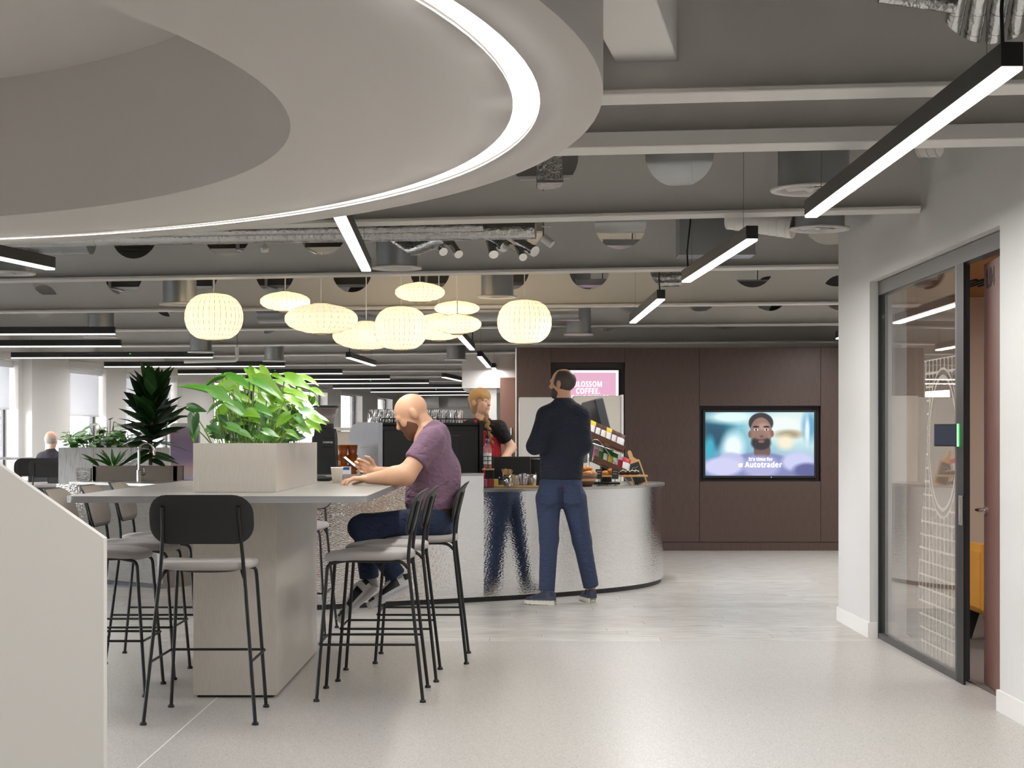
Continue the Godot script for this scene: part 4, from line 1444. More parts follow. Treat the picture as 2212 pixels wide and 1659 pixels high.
	for e in [[10.22, 778, 1140, 858, 1246], [10.46, 785, 1136, 798, 1250]]:
		var kn := P(e[1], e[2], e[0])
		var an := P(e[3], e[4], e[0])
		jeans.append(cap(P(935, 1126, e[0]), kn, 0.092, 0.068))
		jeans.append(cap(kn, an, 0.066, 0.058, Color.WHITE, Vector3.BACK, 1.0, [[an, (an - kn).normalized()]]))
	sdf_obj("jeans", [[jeans, 0.012, 80.0]], M.denim_dark, o)
	var mb := MB.new()
	for k in 1:
		mb.lathe([Vector2(0.131, -0.018), Vector2(0.1345, -0.018), Vector2(0.1345, 0.018), Vector2(0.131, 0.018)], 32, P(943, 1098, 10.34) - o.position, Basis(Vector3.BACK, -0.22) * Basis.from_scale(Vector3(1, 1, 1.33)), true)
	obj("belt", mb, M.leather_brown, o)
	for e in [[10.22, 858, 1246, 893, 1272, 809, 1312], [10.46, 798, 1250, 812, 1276, 768, 1318]]:
		mb = MB.new()
		mb.tube([P(e[1], e[2] - 3, e[0]) - o.position, P((e[1] + e[3]) / 2.0, e[4] - 4, e[0]) - o.position], [0.042, 0.037], 12)
		obj("sock", mb, M.sock_grey, o)
		var hl := P(e[3], e[4], e[0])
		var te := P(e[5], e[6], e[0] - 0.03)
		te = hl + (te - hl).normalized() * 0.285
		shoe(o, hl, te, Vector3(-0.3, 1, 0.0), M.shoe_white, M.shoe_white, M.shoe_black, M.shoe_white)
	# the phone in his far hand
	var ph := thing("smartphone", "dark smartphone held up in the seated man's hand", "phone", P(763, 1005, 10.36))
	mb = MB.new()
	var up := (P(746, 991, 10.36) - P(780, 1019, 10.36)).normalized()
	var fc := Vector3(0.62, 0.66, 0.1)
	fc = (fc - up * fc.dot(up)).normalized()
	var bs := Basis(fc.cross(up).normalized() * -1.0, up, fc)
	bs = Basis(up.cross(fc).normalized(), up, fc)
	mb.rbox(Vector3.ZERO, Vector3(0.072, 0.15, 0.009), 0.004, bs)
	obj("body", mb, M.matte_black, ph)
	mb = MB.new()
	mb.box(fc * 0.005, Vector3(0.066, 0.142, 0.001), bs)
	obj("screen", mb, M.plastic_white, ph)

func standing_man() -> void:
	var o := thing("person", "man in navy sweater and blue jeans standing at the counter with his back to us", "person", V(0.38, 0, 13.8))
	var skin := lin("c9997c")
	var hc := P(1214, 830, 13.8)
	var fw := Vector3(-0.86, 0.06, -0.5).normalized()
	var rt := fw.cross(Vector3.UP).normalized()
	var hb := Basis(fw, rt.cross(fw).normalized(), rt)
	var X0 := Vector3.RIGHT
	var ls := P(1180, 898, 13.78)
	var le := P(1155, 964, 13.68)
	var lw := P(1205, 950, 14.02)
	var rs := P(1255, 898, 13.8)
	var re := P(1262, 962, 13.76)
	var rw := P(1205, 955, 14.05)
	var body := [cap(P(1218, 885, 13.8), P(1216, 850, 13.8), 0.05, 0.054, skin), cap(ls, rs, 0.045, 0.045, skin), cap(P(1217, 920, 13.8), P(1214, 1035, 13.8), 0.09, 0.09, skin, X0, 1.3), cap(ls, le, 0.05, 0.045, skin), cap(le, lw, 0.044, 0.03, skin), cap(rs, re, 0.05, 0.045, skin), cap(re, rw, 0.044, 0.03, skin)]
	for e in [[1184, 1075, 1186, 1165, 13.76, 1181, 1284, 13.72], [1240, 1075, 1257, 1168, 13.85, 1277, 1272, 13.9]]:
		body.append(cap(P(e[0], e[1], 13.8), P(e[2], e[3], e[4]), 0.075, 0.05, skin))
		body.append(cap(P(e[2], e[3], e[4]), P(e[5], e[6], e[7]), 0.05, 0.038, skin))
	var head := head_prims(hc, hb, skin, lin("a06a58"))
	head.append(cap(P(1217, 845, 13.8), P(1218, 872, 13.8), 0.056, 0.056, skin))
	var hn := hand_prims(lw, Vector3(1, 0.3, 0.1), Vector3(0.1, 0, 1), Vector3(0, 1, 0), [0.4, 0.4, 0.4, 0.4, 0.3], skin) + hand_prims(rw, Vector3(-1, 0.3, 0.2), Vector3(0, 0, 1), Vector3(0, 1, 0), [0.4, 0.4, 0.4, 0.4, 0.3], skin)
	sdf_obj("body", [[body, 0.014, 70.0], [head, 0.005, 170.0], [hn, 0.005, 400.0]], M.skin, o)
	eyes(hc, hb, o)
	var at := func(x: float, y: float, z: float) -> Vector3: return hc + hb * Vector3(x, y, z)
	# short hair round the sides and back, thin on top
	var c1 := [[at.call(0.035, 0.03, 0), (hb * Vector3(1, 0.3, 0)).normalized()], [at.call(-0.05, -0.055, 0), (hb * Vector3(0.35, -1, 0)).normalized()]]
	var hair := [ell(at.call(-0.014, 0.03, 0), Vector3(0.103, 0.091, 0.08), hb, Color.WHITE, c1)]
	hair.append(neg(ell(at.call(0.012, 0.125, 0.0), Vector3(0.09, 0.055, 0.05), hb)))
	hair.append(neg(ell(at.call(-0.075, 0.105, 0.01), Vector3(0.035, 0.04, 0.035), hb)))
	sdf_obj("hair", [[hair, 0.0045, 220.0]], M.dark_hair, o)
	var bc := [[at.call(0.03, -0.04, 0), (hb * Vector3(-0.7, 0.75, 0)).normalized()]]
	sdf_obj("beard", [[[ell(at.call(0.024, -0.03, 0), Vector3(0.069, 0.087, 0.061), hb, Color.WHITE, bc), ell(at.call(0.032, -0.076, 0), Vector3(0.055, 0.04, 0.05), hb, Color.WHITE, bc), ell(at.call(0.064, -0.098, 0), Vector3(0.021, 0.019, 0.024), hb)], 0.005, 200.0]], M.dark_hair, o)
	var hem := [[P(1215, 1036, 13.8), Vector3(-0.03, -1, 0).normalized()]]
	var sw := [cap(P(1217, 922, 13.8), P(1215, 965, 13.8), 0.125, 0.122, Color.WHITE, X0, 1.4), cap(P(1215, 965, 13.8), P(1213, 1030, 13.8), 0.125, 0.122, Color.WHITE, X0, 1.38, hem), cap(P(1218, 876, 13.8), ls, 0.068, 0.07), cap(P(1218, 876, 13.8), rs, 0.068, 0.07),
		cap(P(1219, 885, 13.8), P(1217, 868, 13.8), 0.08, 0.066, Color.WHITE, X0, 1.0, [[P(1217, 864, 13.8), Vector3.UP]]),
		cap(ls, le, 0.072, 0.062), cap(le, lw, 0.06, 0.048, Color.WHITE, X0, 1.0, [[le.lerp(lw, 0.9), (lw - le).normalized()]]), cap(rs, re, 0.068, 0.06), cap(re, rw, 0.058, 0.048, Color.WHITE, X0, 1.0, [[re.lerp(rw, 0.9), (rw - re).normalized()]])]
	sdf_obj("sweater", [[sw, 0.013, 75.0]], M.navy_sweater, o)
	var jn := [cap(P(1211, 1045, 13.8), P(1211, 1062, 13.8), 0.122, 0.118, Color.WHITE, X0, 1.38, [[P(1212, 1034, 13.8), Vector3.UP]])]
	for e in [[1184, 1078, 1186, 1165, 13.76, 1181, 1278, 13.72], [1240, 1078, 1257, 1168, 13.85, 1277, 1268, 13.9]]:
		var kn := P(e[2], e[3], e[4])
		var an := P(e[5], e[6], e[7])
		jn.append(cap(P(e[0], e[1], 13.8), kn, 0.1, 0.073))
		jn.append(cap(kn, an, 0.072, 0.062, Color.WHITE, X0, 1.0, [[an, (an - kn).normalized()]]))
	for s in [-1.0, 1.0]:
		jn.append(ell(P(1211 + s * 24, 1068, 13.74), Vector3(0.085, 0.1, 0.085), Basis()))
	sdf_obj("jeans", [[jn, 0.012, 85.0]], M.denim_blue, o)
	for s in [-1.0, 1.0]:
		var mb := MB.new()
		var cn := P(1211 + s * 25, 1066, 13.64)
		var f := func(u: float, v: float) -> Vector3:
			var x := (u - 0.5) * 0.13
			var y := (v - 0.5) * 0.14 - (0.02 * (1.0 - absf(u - 0.5) * 2.0) if v < 0.1 else 0.0)
			return cn + Vector3(x, y, -0.012 - x * x * 2.6 - y * y * 1.6 + 0.022) - o.position
		mb.grid(f, 8, 8)
		var pk := obj("back_pocket", mb, M.denim_blue, o)
		if s > 0:
			mb = MB.new()
			mb.box(cn + Vector3(-0.055, 0.055, 0.006) - o.position, Vector3(0.008, 0.022, 0.003))
			obj("tab", mb, M.red_apron, pk)
	shoe(o, V(X(1196, 13.68), 0.0, 13.66), V(X(1134, 13.72), 0.0, 13.74), Vector3.UP, M.shoe_navy, M.sole_cream, M.shoe_navy_dark, M.lime_trim)
	shoe(o, V(X(1280, 13.86), 0.0, 13.86), V(X(1262, 14.05), 0.0, 14.1), Vector3.UP, M.shoe_navy, M.sole_cream, M.shoe_navy_dark, M.lime_trim)

func barista() -> void:
	var D := 16.0
	var o := thing("person", "barista with a blond fringe and braid in black t-shirt and red apron behind the counter", "person", V(X(1044, D), 0, D))
	var skin := lin("dfb49c")
	var hc := P(1038, 869, D)
	var fw := Vector3(0.8, 0.04, 0.6).normalized()
	var rt := fw.cross(Vector3.UP).normalized()
	var hb := Basis(fw, rt.cross(fw).normalized(), rt)
	var bf := Vector3(0.35, 0, 0.94).normalized()
	var br := bf.cross(Vector3.UP).normalized()
	var s1 := P(1013, 924, D + 0.05)
	var s2 := P(1078, 924, D - 0.06)
	var e1 := P(1002, 972, D + 0.12)
	var e2 := P(1105, 967, D - 0.0)
	var w1 := P(1010, 1005, D - 0.12)
	var w2 := P(1086, 995, D - 0.16)
	var body := [cap(P(1043, 915, D), P(1038, 893, D), 0.056, 0.046, skin), cap(s1, s2, 0.05, 0.05, skin), cap(P(1045, 935, D), P(1046, 1040, D), 0.09, 0.1, skin, br, 1.3), cap(s2, e2, 0.047, 0.041, skin), cap(e2, w2, 0.041, 0.028, skin), cap(s1, e1, 0.047, 0.041, skin), cap(e1, w1, 0.041, 0.028, skin)]
	for s in [-1.0, 1.0]:
		body.append(cap(P(1046, 1050, D) + br * s * 0.09, V(X(1046, D) + br.x * s * 0.1, 0.06, D), 0.07, 0.04, skin))
	var head := head_prims(hc, hb, skin, lin("c07a70"))
	head.append(cap(hc + hb * Vector3(-0.02, -0.06, 0), P(1042, 905, D), 0.046, 0.05, skin))
	var hn := hand_prims(w2, Vector3(-0.7, -0.5, 0.3), Vector3(-0.7, 0.3, -0.5), Vector3(0, 0, 1), [0.4, 0.4, 0.4, 0.4, 0.3], skin) + hand_prims(w1, Vector3(0.2, -0.5, 0.8), Vector3(0.6, 0, -0.3), Vector3(0, 1, 0), [0.5, 0.5, 0.5, 0.5, 0.3], skin)
	sdf_obj("body", [[body, 0.014, 75.0], [head, 0.005, 170.0], [hn, 0.005, 400.0]], M.skin, o)
	eyes(hc, hb, o)
	var at := func(x: float, y: float, z: float) -> Vector3: return hc + hb * Vector3(x, y, z)
	var hair := [ell(at.call(-0.016, 0.034, 0), Vector3(0.108, 0.096, 0.085), hb, Color.WHITE, [[at.call(0.02, 0.0, 0), (hb * Vector3(1, -0.15, 0)).normalized()]]),
		ell(at.call(0.0, 0.05, 0), Vector3(0.1, 0.082, 0.082), hb, Color.WHITE, [[at.call(0.0, 0.032, 0), -hb.y]]),
		ell(at.call(-0.04, -0.035, 0), Vector3(0.06, 0.08, 0.076), hb, Color.WHITE, [[at.call(0.012, 0.0, 0), hb.x]])]
	for i in 7:
		var z := -0.055 + 0.018 * i
		hair.append(cap(at.call(0.075 - absf(z) * 0.35, 0.065, z), at.call(0.088 - absf(z) * 0.45, 0.018, z), 0.014, 0.009))
	sdf_obj("hair", [[hair, 0.0048, 200.0]], M.blond_hair, o)
	var br_p := []
	for i in 9:
		var t := i / 8.0
		var c := P(1049 + 12 * t, 898 + 58 * t, D - 0.13 - 0.03 * sin(t * 3.0))
		br_p.append(ell(c + Vector3(0.009 if i % 2 == 0 else -0.009, 0, 0), Vector3(0.02, 0.03, 0.02) * (1.0 - 0.3 * t), Basis(Vector3.BACK, 0.5 if i % 2 == 0 else -0.5)))
	sdf_obj("braid", [[br_p, 0.005, 300.0]], M.braid_blond, o)
	var cut := func(a: Vector3, b: Vector3, t: float) -> Array: return [[a.lerp(b, t), (b - a).normalized()]]
	var ts := [cap(P(1045, 935, D), P(1046, 1045, D), 0.108, 0.118, Color.WHITE, br, 1.35), cap(s1, s2, 0.068, 0.068), cap(P(1044, 922, D), P(1041, 910, D), 0.07, 0.062, Color.WHITE, br, 1.2, [[P(1041, 909, D), Vector3(-0.1, 1, 0.1).normalized()]]), cap(s2, e2, 0.062, 0.056, Color.WHITE, br, 1.0, cut.call(s2, e2, 0.66)), cap(s1, e1, 0.062, 0.056, Color.WHITE, br, 1.0, cut.call(s1, e1, 0.66))]
	sdf_obj("t_shirt", [[ts, 0.012, 80.0]], M.black_tshirt, o)
	var tr := []
	for s in [-1.0, 1.0]:
		tr.append(cap(P(1046, 1045, D) + br * s * 0.07, V(X(1046, D) + br.x * s * 0.1, 0.03, D + br.z), 0.115, 0.06))
	sdf_obj("trousers", [[tr, 0.016, 70.0]], M.black_tshirt, o)
	var front := [[P(1045, 960, D) + br * 0.125, br], [P(1045, 960, D) - br * 0.125, -br], [P(1045, 960, D) + bf * 0.03, -bf], [P(1045, 930, D), Vector3.UP]]
	var ap := [cap(P(1045, 935, D), P(1046, 1045, D), 0.116, 0.127, Color.WHITE, br, 1.35, front)]
	sdf_obj("apron", [[ap, 0.011, 120.0]], M.red_apron, o)
	for s in [-1.0, 1.0]:
		var mb := MB.new()
		mb.tube([P(1045, 932, D) + br * s * 0.075 + bf * 0.105 - o.position, P(1043, 916, D) + br * s * 0.085 + bf * 0.06 - o.position, P(1042, 905, D) + br * s * 0.07 - bf * 0.01 - o.position, P(1042, 902, D) - bf * 0.06 - o.position], 0.011, 8)
		obj("apron_strap", mb, M.red_apron, o)

func far_person() -> void:
	var D := 23.6
	var o := thing("person", "grey haired person in a dark top sitting with back turned by the far windows", "person", V(X(110, D), 0, D))
	var skin := lin("d3aa94")
	var hc := P(111, 951, D)
	var fw := Vector3(0.3, -0.1, -0.95).normalized()
	var rt := fw.cross(Vector3.UP).normalized()
	var hb := Basis(fw, rt.cross(fw).normalized(), rt)
	var body := [cap(P(109, 980, D), P(110, 962, D), 0.06, 0.055, skin), cap(P(92, 990, D), P(126, 990, D), 0.055, 0.055, skin), cap(P(108, 990, D), V(X(108, D), 0.55, D), 0.1, 0.12, skin, Vector3.RIGHT, 1.3)]
	for s in [-1.0, 1.0]:
		body.append(cap(V(X(108, D) + s * 0.1, 0.56, D), V(X(110, D) + s * 0.12, 0.54, D + 0.42), 0.08, 0.055, skin))
		body.append(cap(V(X(110, D) + s * 0.12, 0.54, D + 0.42), V(X(110, D) + s * 0.12, 0.06, D + 0.4), 0.055, 0.04, skin))
		body.append(cap(P(109 + s * 19, 992, D), P(109 + s * 22, 1030, D + 0.02), 0.045, 0.04, skin))
		body.append(cap(P(109 + s * 22, 1030, D + 0.02), P(109 + s * 14, 1030, D + 0.3), 0.04, 0.03, skin))
	var head := head_prims(hc, hb, skin, lin("a97868"))
	head.append(cap(P(110, 960, D), P(109, 975, D), 0.055, 0.06, skin))
	var hn := []
	for s in [-1.0, 1.0]:
		hn += hand_prims(P(109 + s * 14, 1030, D + 0.3), Vector3(-s * 0.2, 0, -1), Vector3(0, -1, 0), Vector3(-s, 0, 0), [0.3, 0.3, 0.3, 0.3, 0.2], skin)
	sdf_obj("body", [[body, 0.018, 60.0], [head, 0.007, 160.0], [hn, 0.006, 400.0]], M.skin, o)
	var at := func(x: float, y: float, z: float) -> Vector3: return hc + hb * Vector3(x, y, z)
	sdf_obj("hair", [[[ell(at.call(-0.016, 0.02, 0), Vector3(0.1, 0.09, 0.079), hb, Color.WHITE, [[at.call(0.02, 0.0, 0), hb.x], [at.call(0, 0.05, 0), (hb * Vector3(-0.3, 1, 0)).normalized()], [at.call(0, -0.05, 0), -hb.y]])], 0.006, 200.0]], M.grey_hair, o)
	var tp := [cap(P(108, 1000, D), V(X(108, D), 0.6, D), 0.12, 0.13, Color.WHITE, Vector3.RIGHT, 1.35), cap(P(93, 989, D), P(125, 989, D), 0.085, 0.085), cap(P(109, 988, D), P(110, 976, D), 0.1, 0.072)]
	for s in [-1.0, 1.0]:
		tp.append(cap(P(109 + s * 19, 992, D), P(109 + s * 22, 1030, D + 0.02), 0.06, 0.055))
		tp.append(cap(P(109 + s * 22, 1030, D + 0.02), P(109 + s * 15, 1030, D + 0.26), 0.052, 0.042))
	sdf_obj("top", [[tp, 0.016, 70.0]], M.dark_tshirt, o)
	var tr := []
	for s in [-1.0, 1.0]:
		tr.append(cap(V(X(108, D) + s * 0.09, 0.56, D), V(X(110, D) + s * 0.12, 0.54, D + 0.42), 0.1, 0.07))
		tr.append(cap(V(X(110, D) + s * 0.12, 0.54, D + 0.42), V(X(110, D) + s * 0.12, 0.05, D + 0.4), 0.068, 0.055))
	sdf_obj("trousers", [[tr, 0.018, 70.0]], M.black_tshirt, o)

# ---------------------------------------------------------------- things on and behind the counter
func text(called: String, s: String, size: float, at: Vector3, b: Basis, m: Material, parent: Node3D, squeeze := 1.0, bold := false) -> void:
	var t := TextMesh.new()
	var f := SystemFont.new()
	f.font_names = PackedStringArray(["Droid Sans"])
	if bold:
		f.font_weight = 700
	t.font = f
	t.text = s; t.font_size = 64; t.pixel_size = size / 64.0 * 1.37; t.depth = 0.002
	var o := obj(called, t, m, parent)
	o.transform = Transform3D(b.scaled_local(Vector3(squeeze, 1, 1)), at)

func tumbler(called: String, label: String, group: String, at: Vector3, h: float, r0: float, r1: float, m: Material) -> Node3D:
	var o := thing(called, label, "glass", at, 0.0, group)
	var mb := MB.new()
	mb.lathe([Vector2(0, 0.0), Vector2(r0, 0.0), Vector2(r1, h), Vector2(r1 - 0.0025, h), Vector2(r0 - 0.003, 0.008), Vector2(0, 0.008)], 14)
	obj("cup", mb, m, o)
	return o

func coffee_machine() -> void:
	var u := Vector3(0.894, 0, -0.447)
	var n := Vector3(-0.447, 0, -0.894)                  # away from the customer
	var c := V(-1.043, 0.89, 13.95)
	var o := thing("coffee_machine", "wide black espresso machine with silver end panel on the counter", "coffee machine", c + u * 0.444 + n * 0.33)
	var b := Basis(u, Vector3.UP, -n)
	o.basis = b
	# local: x along the machine, z towards the customer
	var mb := MB.new()
	mb.rbox(Vector3(0.0, 0.29, 0.06), Vector3(0.86, 0.44, 0.52), 0.012)
	obj("body", mb, M.matte_black, o)
	mb = MB.new()
	mb.rbox(Vector3(0.0, 0.27, 0.325), Vector3(0.83, 0.4, 0.012), 0.004)
	var bp := obj("back_panel", mb, M.black_shell, o)
	mb = MB.new()
	for k in 2:
		for i in 14:
			for j in 6:
				mb.box(Vector3(-0.33 + 0.48 * k + i * 0.014, 0.17 + j * 0.016, 0.332), Vector3(0.005, 0.006, 0.002))
	obj("vent_holes", mb, M.lamp_black, bp)
	mb = MB.new()
	for k in 3:
		mb.box(Vector3(-0.2 + 0.2 * k, 0.425, 0.333), Vector3(0.1, 0.004, 0.003))
	obj("vent_slots", mb, M.frame_grey, bp)
	mb = MB.new()
	mb.rbox(Vector3(0, 0.518, 0.02), Vector3(0.87, 0.022, 0.6), 0.006)
	obj("cup_tray", mb, M.matte_black, o)
	mb = MB.new()
	mb.tube(bend([Vector3(-0.43, 0.53, 0.31), Vector3(-0.43, 0.56, 0.31), Vector3(0.43, 0.56, 0.31), Vector3(0.43, 0.53, 0.31)], 0.02), 0.005, 6)
	obj("cup_rail", mb, M.matte_black, o)
	var pr := [Vector2(0.33, 0.53), Vector2(-0.1, 0.535), Vector2(-0.22, 0.515), Vector2(-0.32, 0.44), Vector2(-0.33, 0.39), Vector2(-0.15, 0.325), Vector2(-0.13, 0.29), Vector2(-0.13, 0.03), Vector2(0.33, 0.03)]
	mb = MB.new()
	mb.prism(pr, -0.018, 0.018, Transform3D(Basis(Vector3(0, 0, 1), Vector3.UP, Vector3(-1, 0, 0)), Vector3(-0.444, 0, 0)))
	var ep := obj("end_panel", mb, M.silver_paint, o)
	mb = MB.new()
	mb.box(Vector3(-0.464, 0.33, 0.06), Vector3(0.003, 0.012, 0.2))
	obj("groove", mb, M.plastic_white, ep)
	mb = MB.new()
	mb.prism(pr, -0.018, 0.018, Transform3D(Basis(Vector3(0, 0, 1), Vector3.UP, Vector3(-1, 0, 0)), Vector3(0.444, 0, 0)))
	obj("end_panel", mb, M.matte_black, o)
	for s in [-0.38, 0.38]:
		for z in [-0.1, 0.25]:
			mb = MB.new()
			mb.lathe([Vector2(0, 0), Vector2(0.02, 0), Vector2(0.018, 0.075), Vector2(0, 0.075)], 12, Vector3(s, 0, z))
			obj("foot", mb, M.chrome, o)
	for k in 3:
		mb = MB.new()
		mb.lathe([Vector2(0, 0.2), Vector2(0.03, 0.2), Vector2(0.034, 0.26), Vector2(0, 0.26)], 14, Vector3(-0.25 + 0.25 * k, 0, -0.26))
		mb.tube([Vector3(-0.25 + 0.25 * k, 0.22, -0.28), Vector3(-0.25 + 0.25 * k, 0.2, -0.42)], 0.012, 8)
		obj("group_head", mb, M.chrome, o)
	rng.seed = 3
	for r in 3:
		for i in 11:
			var x := -0.385 + 0.077 * i
			if i == 10 and r < 2:
				continue
			var p := c + u * (0.444 + x) + n * (0.13 + 0.1 * r) + Vector3.UP * 0.53
			var g := thing("upturned_tumbler", "clear glass tumbler upside down in the rows on top of the coffee machine", "glass", p, 0.0, "glasses on the coffee machine")
			mb = MB.new()
			mb.lathe([Vector2(0.033, 0), Vector2(0.036, 0.0), Vector2(0.029, 0.1), Vector2(0.027, 0.106), Vector2(0, 0.106), Vector2(0, 0.092), Vector2(0.025, 0.092), Vector2(0.033, 0)], 12, Vector3.ZERO, Basis(), true)
			obj("cup", mb, M.clear_glass, g)

func grinder() -> void:
	var d := 13.75
	var o := thing("coffee_grinder", "black coffee grinder with a bean filled hopper behind the planter", "coffee grinder", V(X(703, d), 0.89, d))
	var mb := MB.new()
	mb.prism([Vector2(-0.1, 0), Vector2(0.1, 0), Vector2(0.1, 0.03), Vector2(0.095, 0.12), Vector2(0.085, 0.4), Vector2(0.08, 0.45), Vector2(-0.075, 0.45), Vector2(-0.09, 0.4), Vector2(-0.09, 0.1)], -0.1, 0.1)
	obj("body", mb, M.black_shell, o)
	mb = MB.new()
	mb.rbox(Vector3(0.03, 0.37, 0.101), Vector3(0.085, 0.07, 0.008), 0.003)
	var pl := obj("badge", mb, M.matte_black, o)
	text("lettering", "COMPAK", 0.0135, Vector3(0.03, 0.372, 0.106), Basis(), M.plastic_white, pl, 1.0, true)
	mb = MB.new()
	for i in 9:
		mb.box(Vector3(0.012 + 0.018 * (i % 3), 0.29 - 0.018 * (i / 3), 0.101), Vector3(0.012, 0.012, 0.004))
	obj("buttons", mb, M.matte_black, o)
	mb = MB.new()
	mb.lathe([Vector2(0, 0.45), Vector2(0.085, 0.45), Vector2(0.085, 0.475), Vector2(0.065, 0.48), Vector2(0.065, 0.52), Vector2(0, 0.52)], 20, Vector3.ZERO, Basis(), true)
	obj("collar", mb, M.matte_black, o)
	mb = MB.new()
	mb.lathe([Vector2(0.066, 0.52), Vector2(0.1, 0.64), Vector2(0.098, 0.64), Vector2(0.064, 0.522)], 24)
	obj("hopper", mb, M.tumbler_glass, o)
	mb = MB.new()
	mb.lathe([Vector2(0, 0.522), Vector2(0.063, 0.523), Vector2(0.095, 0.636), Vector2(0.05, 0.63), Vector2(0, 0.636)], 20)
	obj("coffee_beans", mb, M.beans, o)
	mb = MB.new()
	mb.lathe([Vector2(0, 0.642), Vector2(0.104, 0.642), Vector2(0.104, 0.655), Vector2(0.09, 0.66), Vector2(0, 0.662)], 24, Vector3.ZERO, Basis(), true)
	obj("lid", mb, M.matte_black, o)
	mb = MB.new()
	mb.prism([Vector2(-0.12, 0.2), Vector2(-0.09, 0.2), Vector2(-0.085, 0.42), Vector2(-0.1, 0.42)], -0.05, 0.05)
	obj("chute", mb, M.silver_paint, o)

func bags(parent: Node3D, at: Vector3, b: Basis, m1: Material, m2: Material, h: float) -> void:
	pass

func snack_pack(label: String, at: Vector3, turn: Vector3, m1: Material, m2: Material, h: float, group: String) -> void:
	var o := thing("snack_pack", label, "snack pack", at, 0.0, group)
	o.rotation = turn
	var mb := MB.new()
	var f := func(s: float) -> Callable:
		return func(u: float, v: float) -> Vector3:
			var bulge := sin(PI * u) * pow(sin(PI * clampf(v, 0.02, 0.98)), 0.6) * 0.018
			return Vector3((u - 0.5) * h * 0.68 * (1.0 - 0.1 * sin(PI * v)), v * h, s * bulge)
	mb.grid(f.call(1.0), 6, 8); mb.grid(f.call(-1.0), 6, 8)
	obj("pouch", mb, m1, o)
	mb = MB.new()
	var f2 := func(u: float, v: float) -> Vector3:
		var bulge := sin(PI * (0.06 + 0.88 * u)) * pow(sin(PI * (0.2 + 0.52 * v)), 0.6) * 0.018
		return Vector3((u - 0.5) * h * 0.6, h * (0.2 + 0.52 * v), bulge + 0.0012)
	mb.grid(f2, 6, 4)
	obj("print", mb, m2, o)

func croissant(label: String, at: Vector3, turn: float, s: float, group: String) -> void:
	var o := thing("croissant", label, "pastry", at, turn, group)
	var mb := MB.new()
	var pts := []
	var rs := []
	for i in 15:
		var t := i / 14.0
		var a := lerpf(-1.25, 1.25, t)
		pts.append(Vector3(sin(a) * 0.055, 0.022, cos(a) * 0.045 - 0.03) * s)
		rs.append((0.006 + 0.02 * sin(PI * t) * (1.0 + 0.13 * cos(i * PI))) * s)
	mb.tube(pts, rs, 10)
	obj("pastry", mb, M.croissant, o)

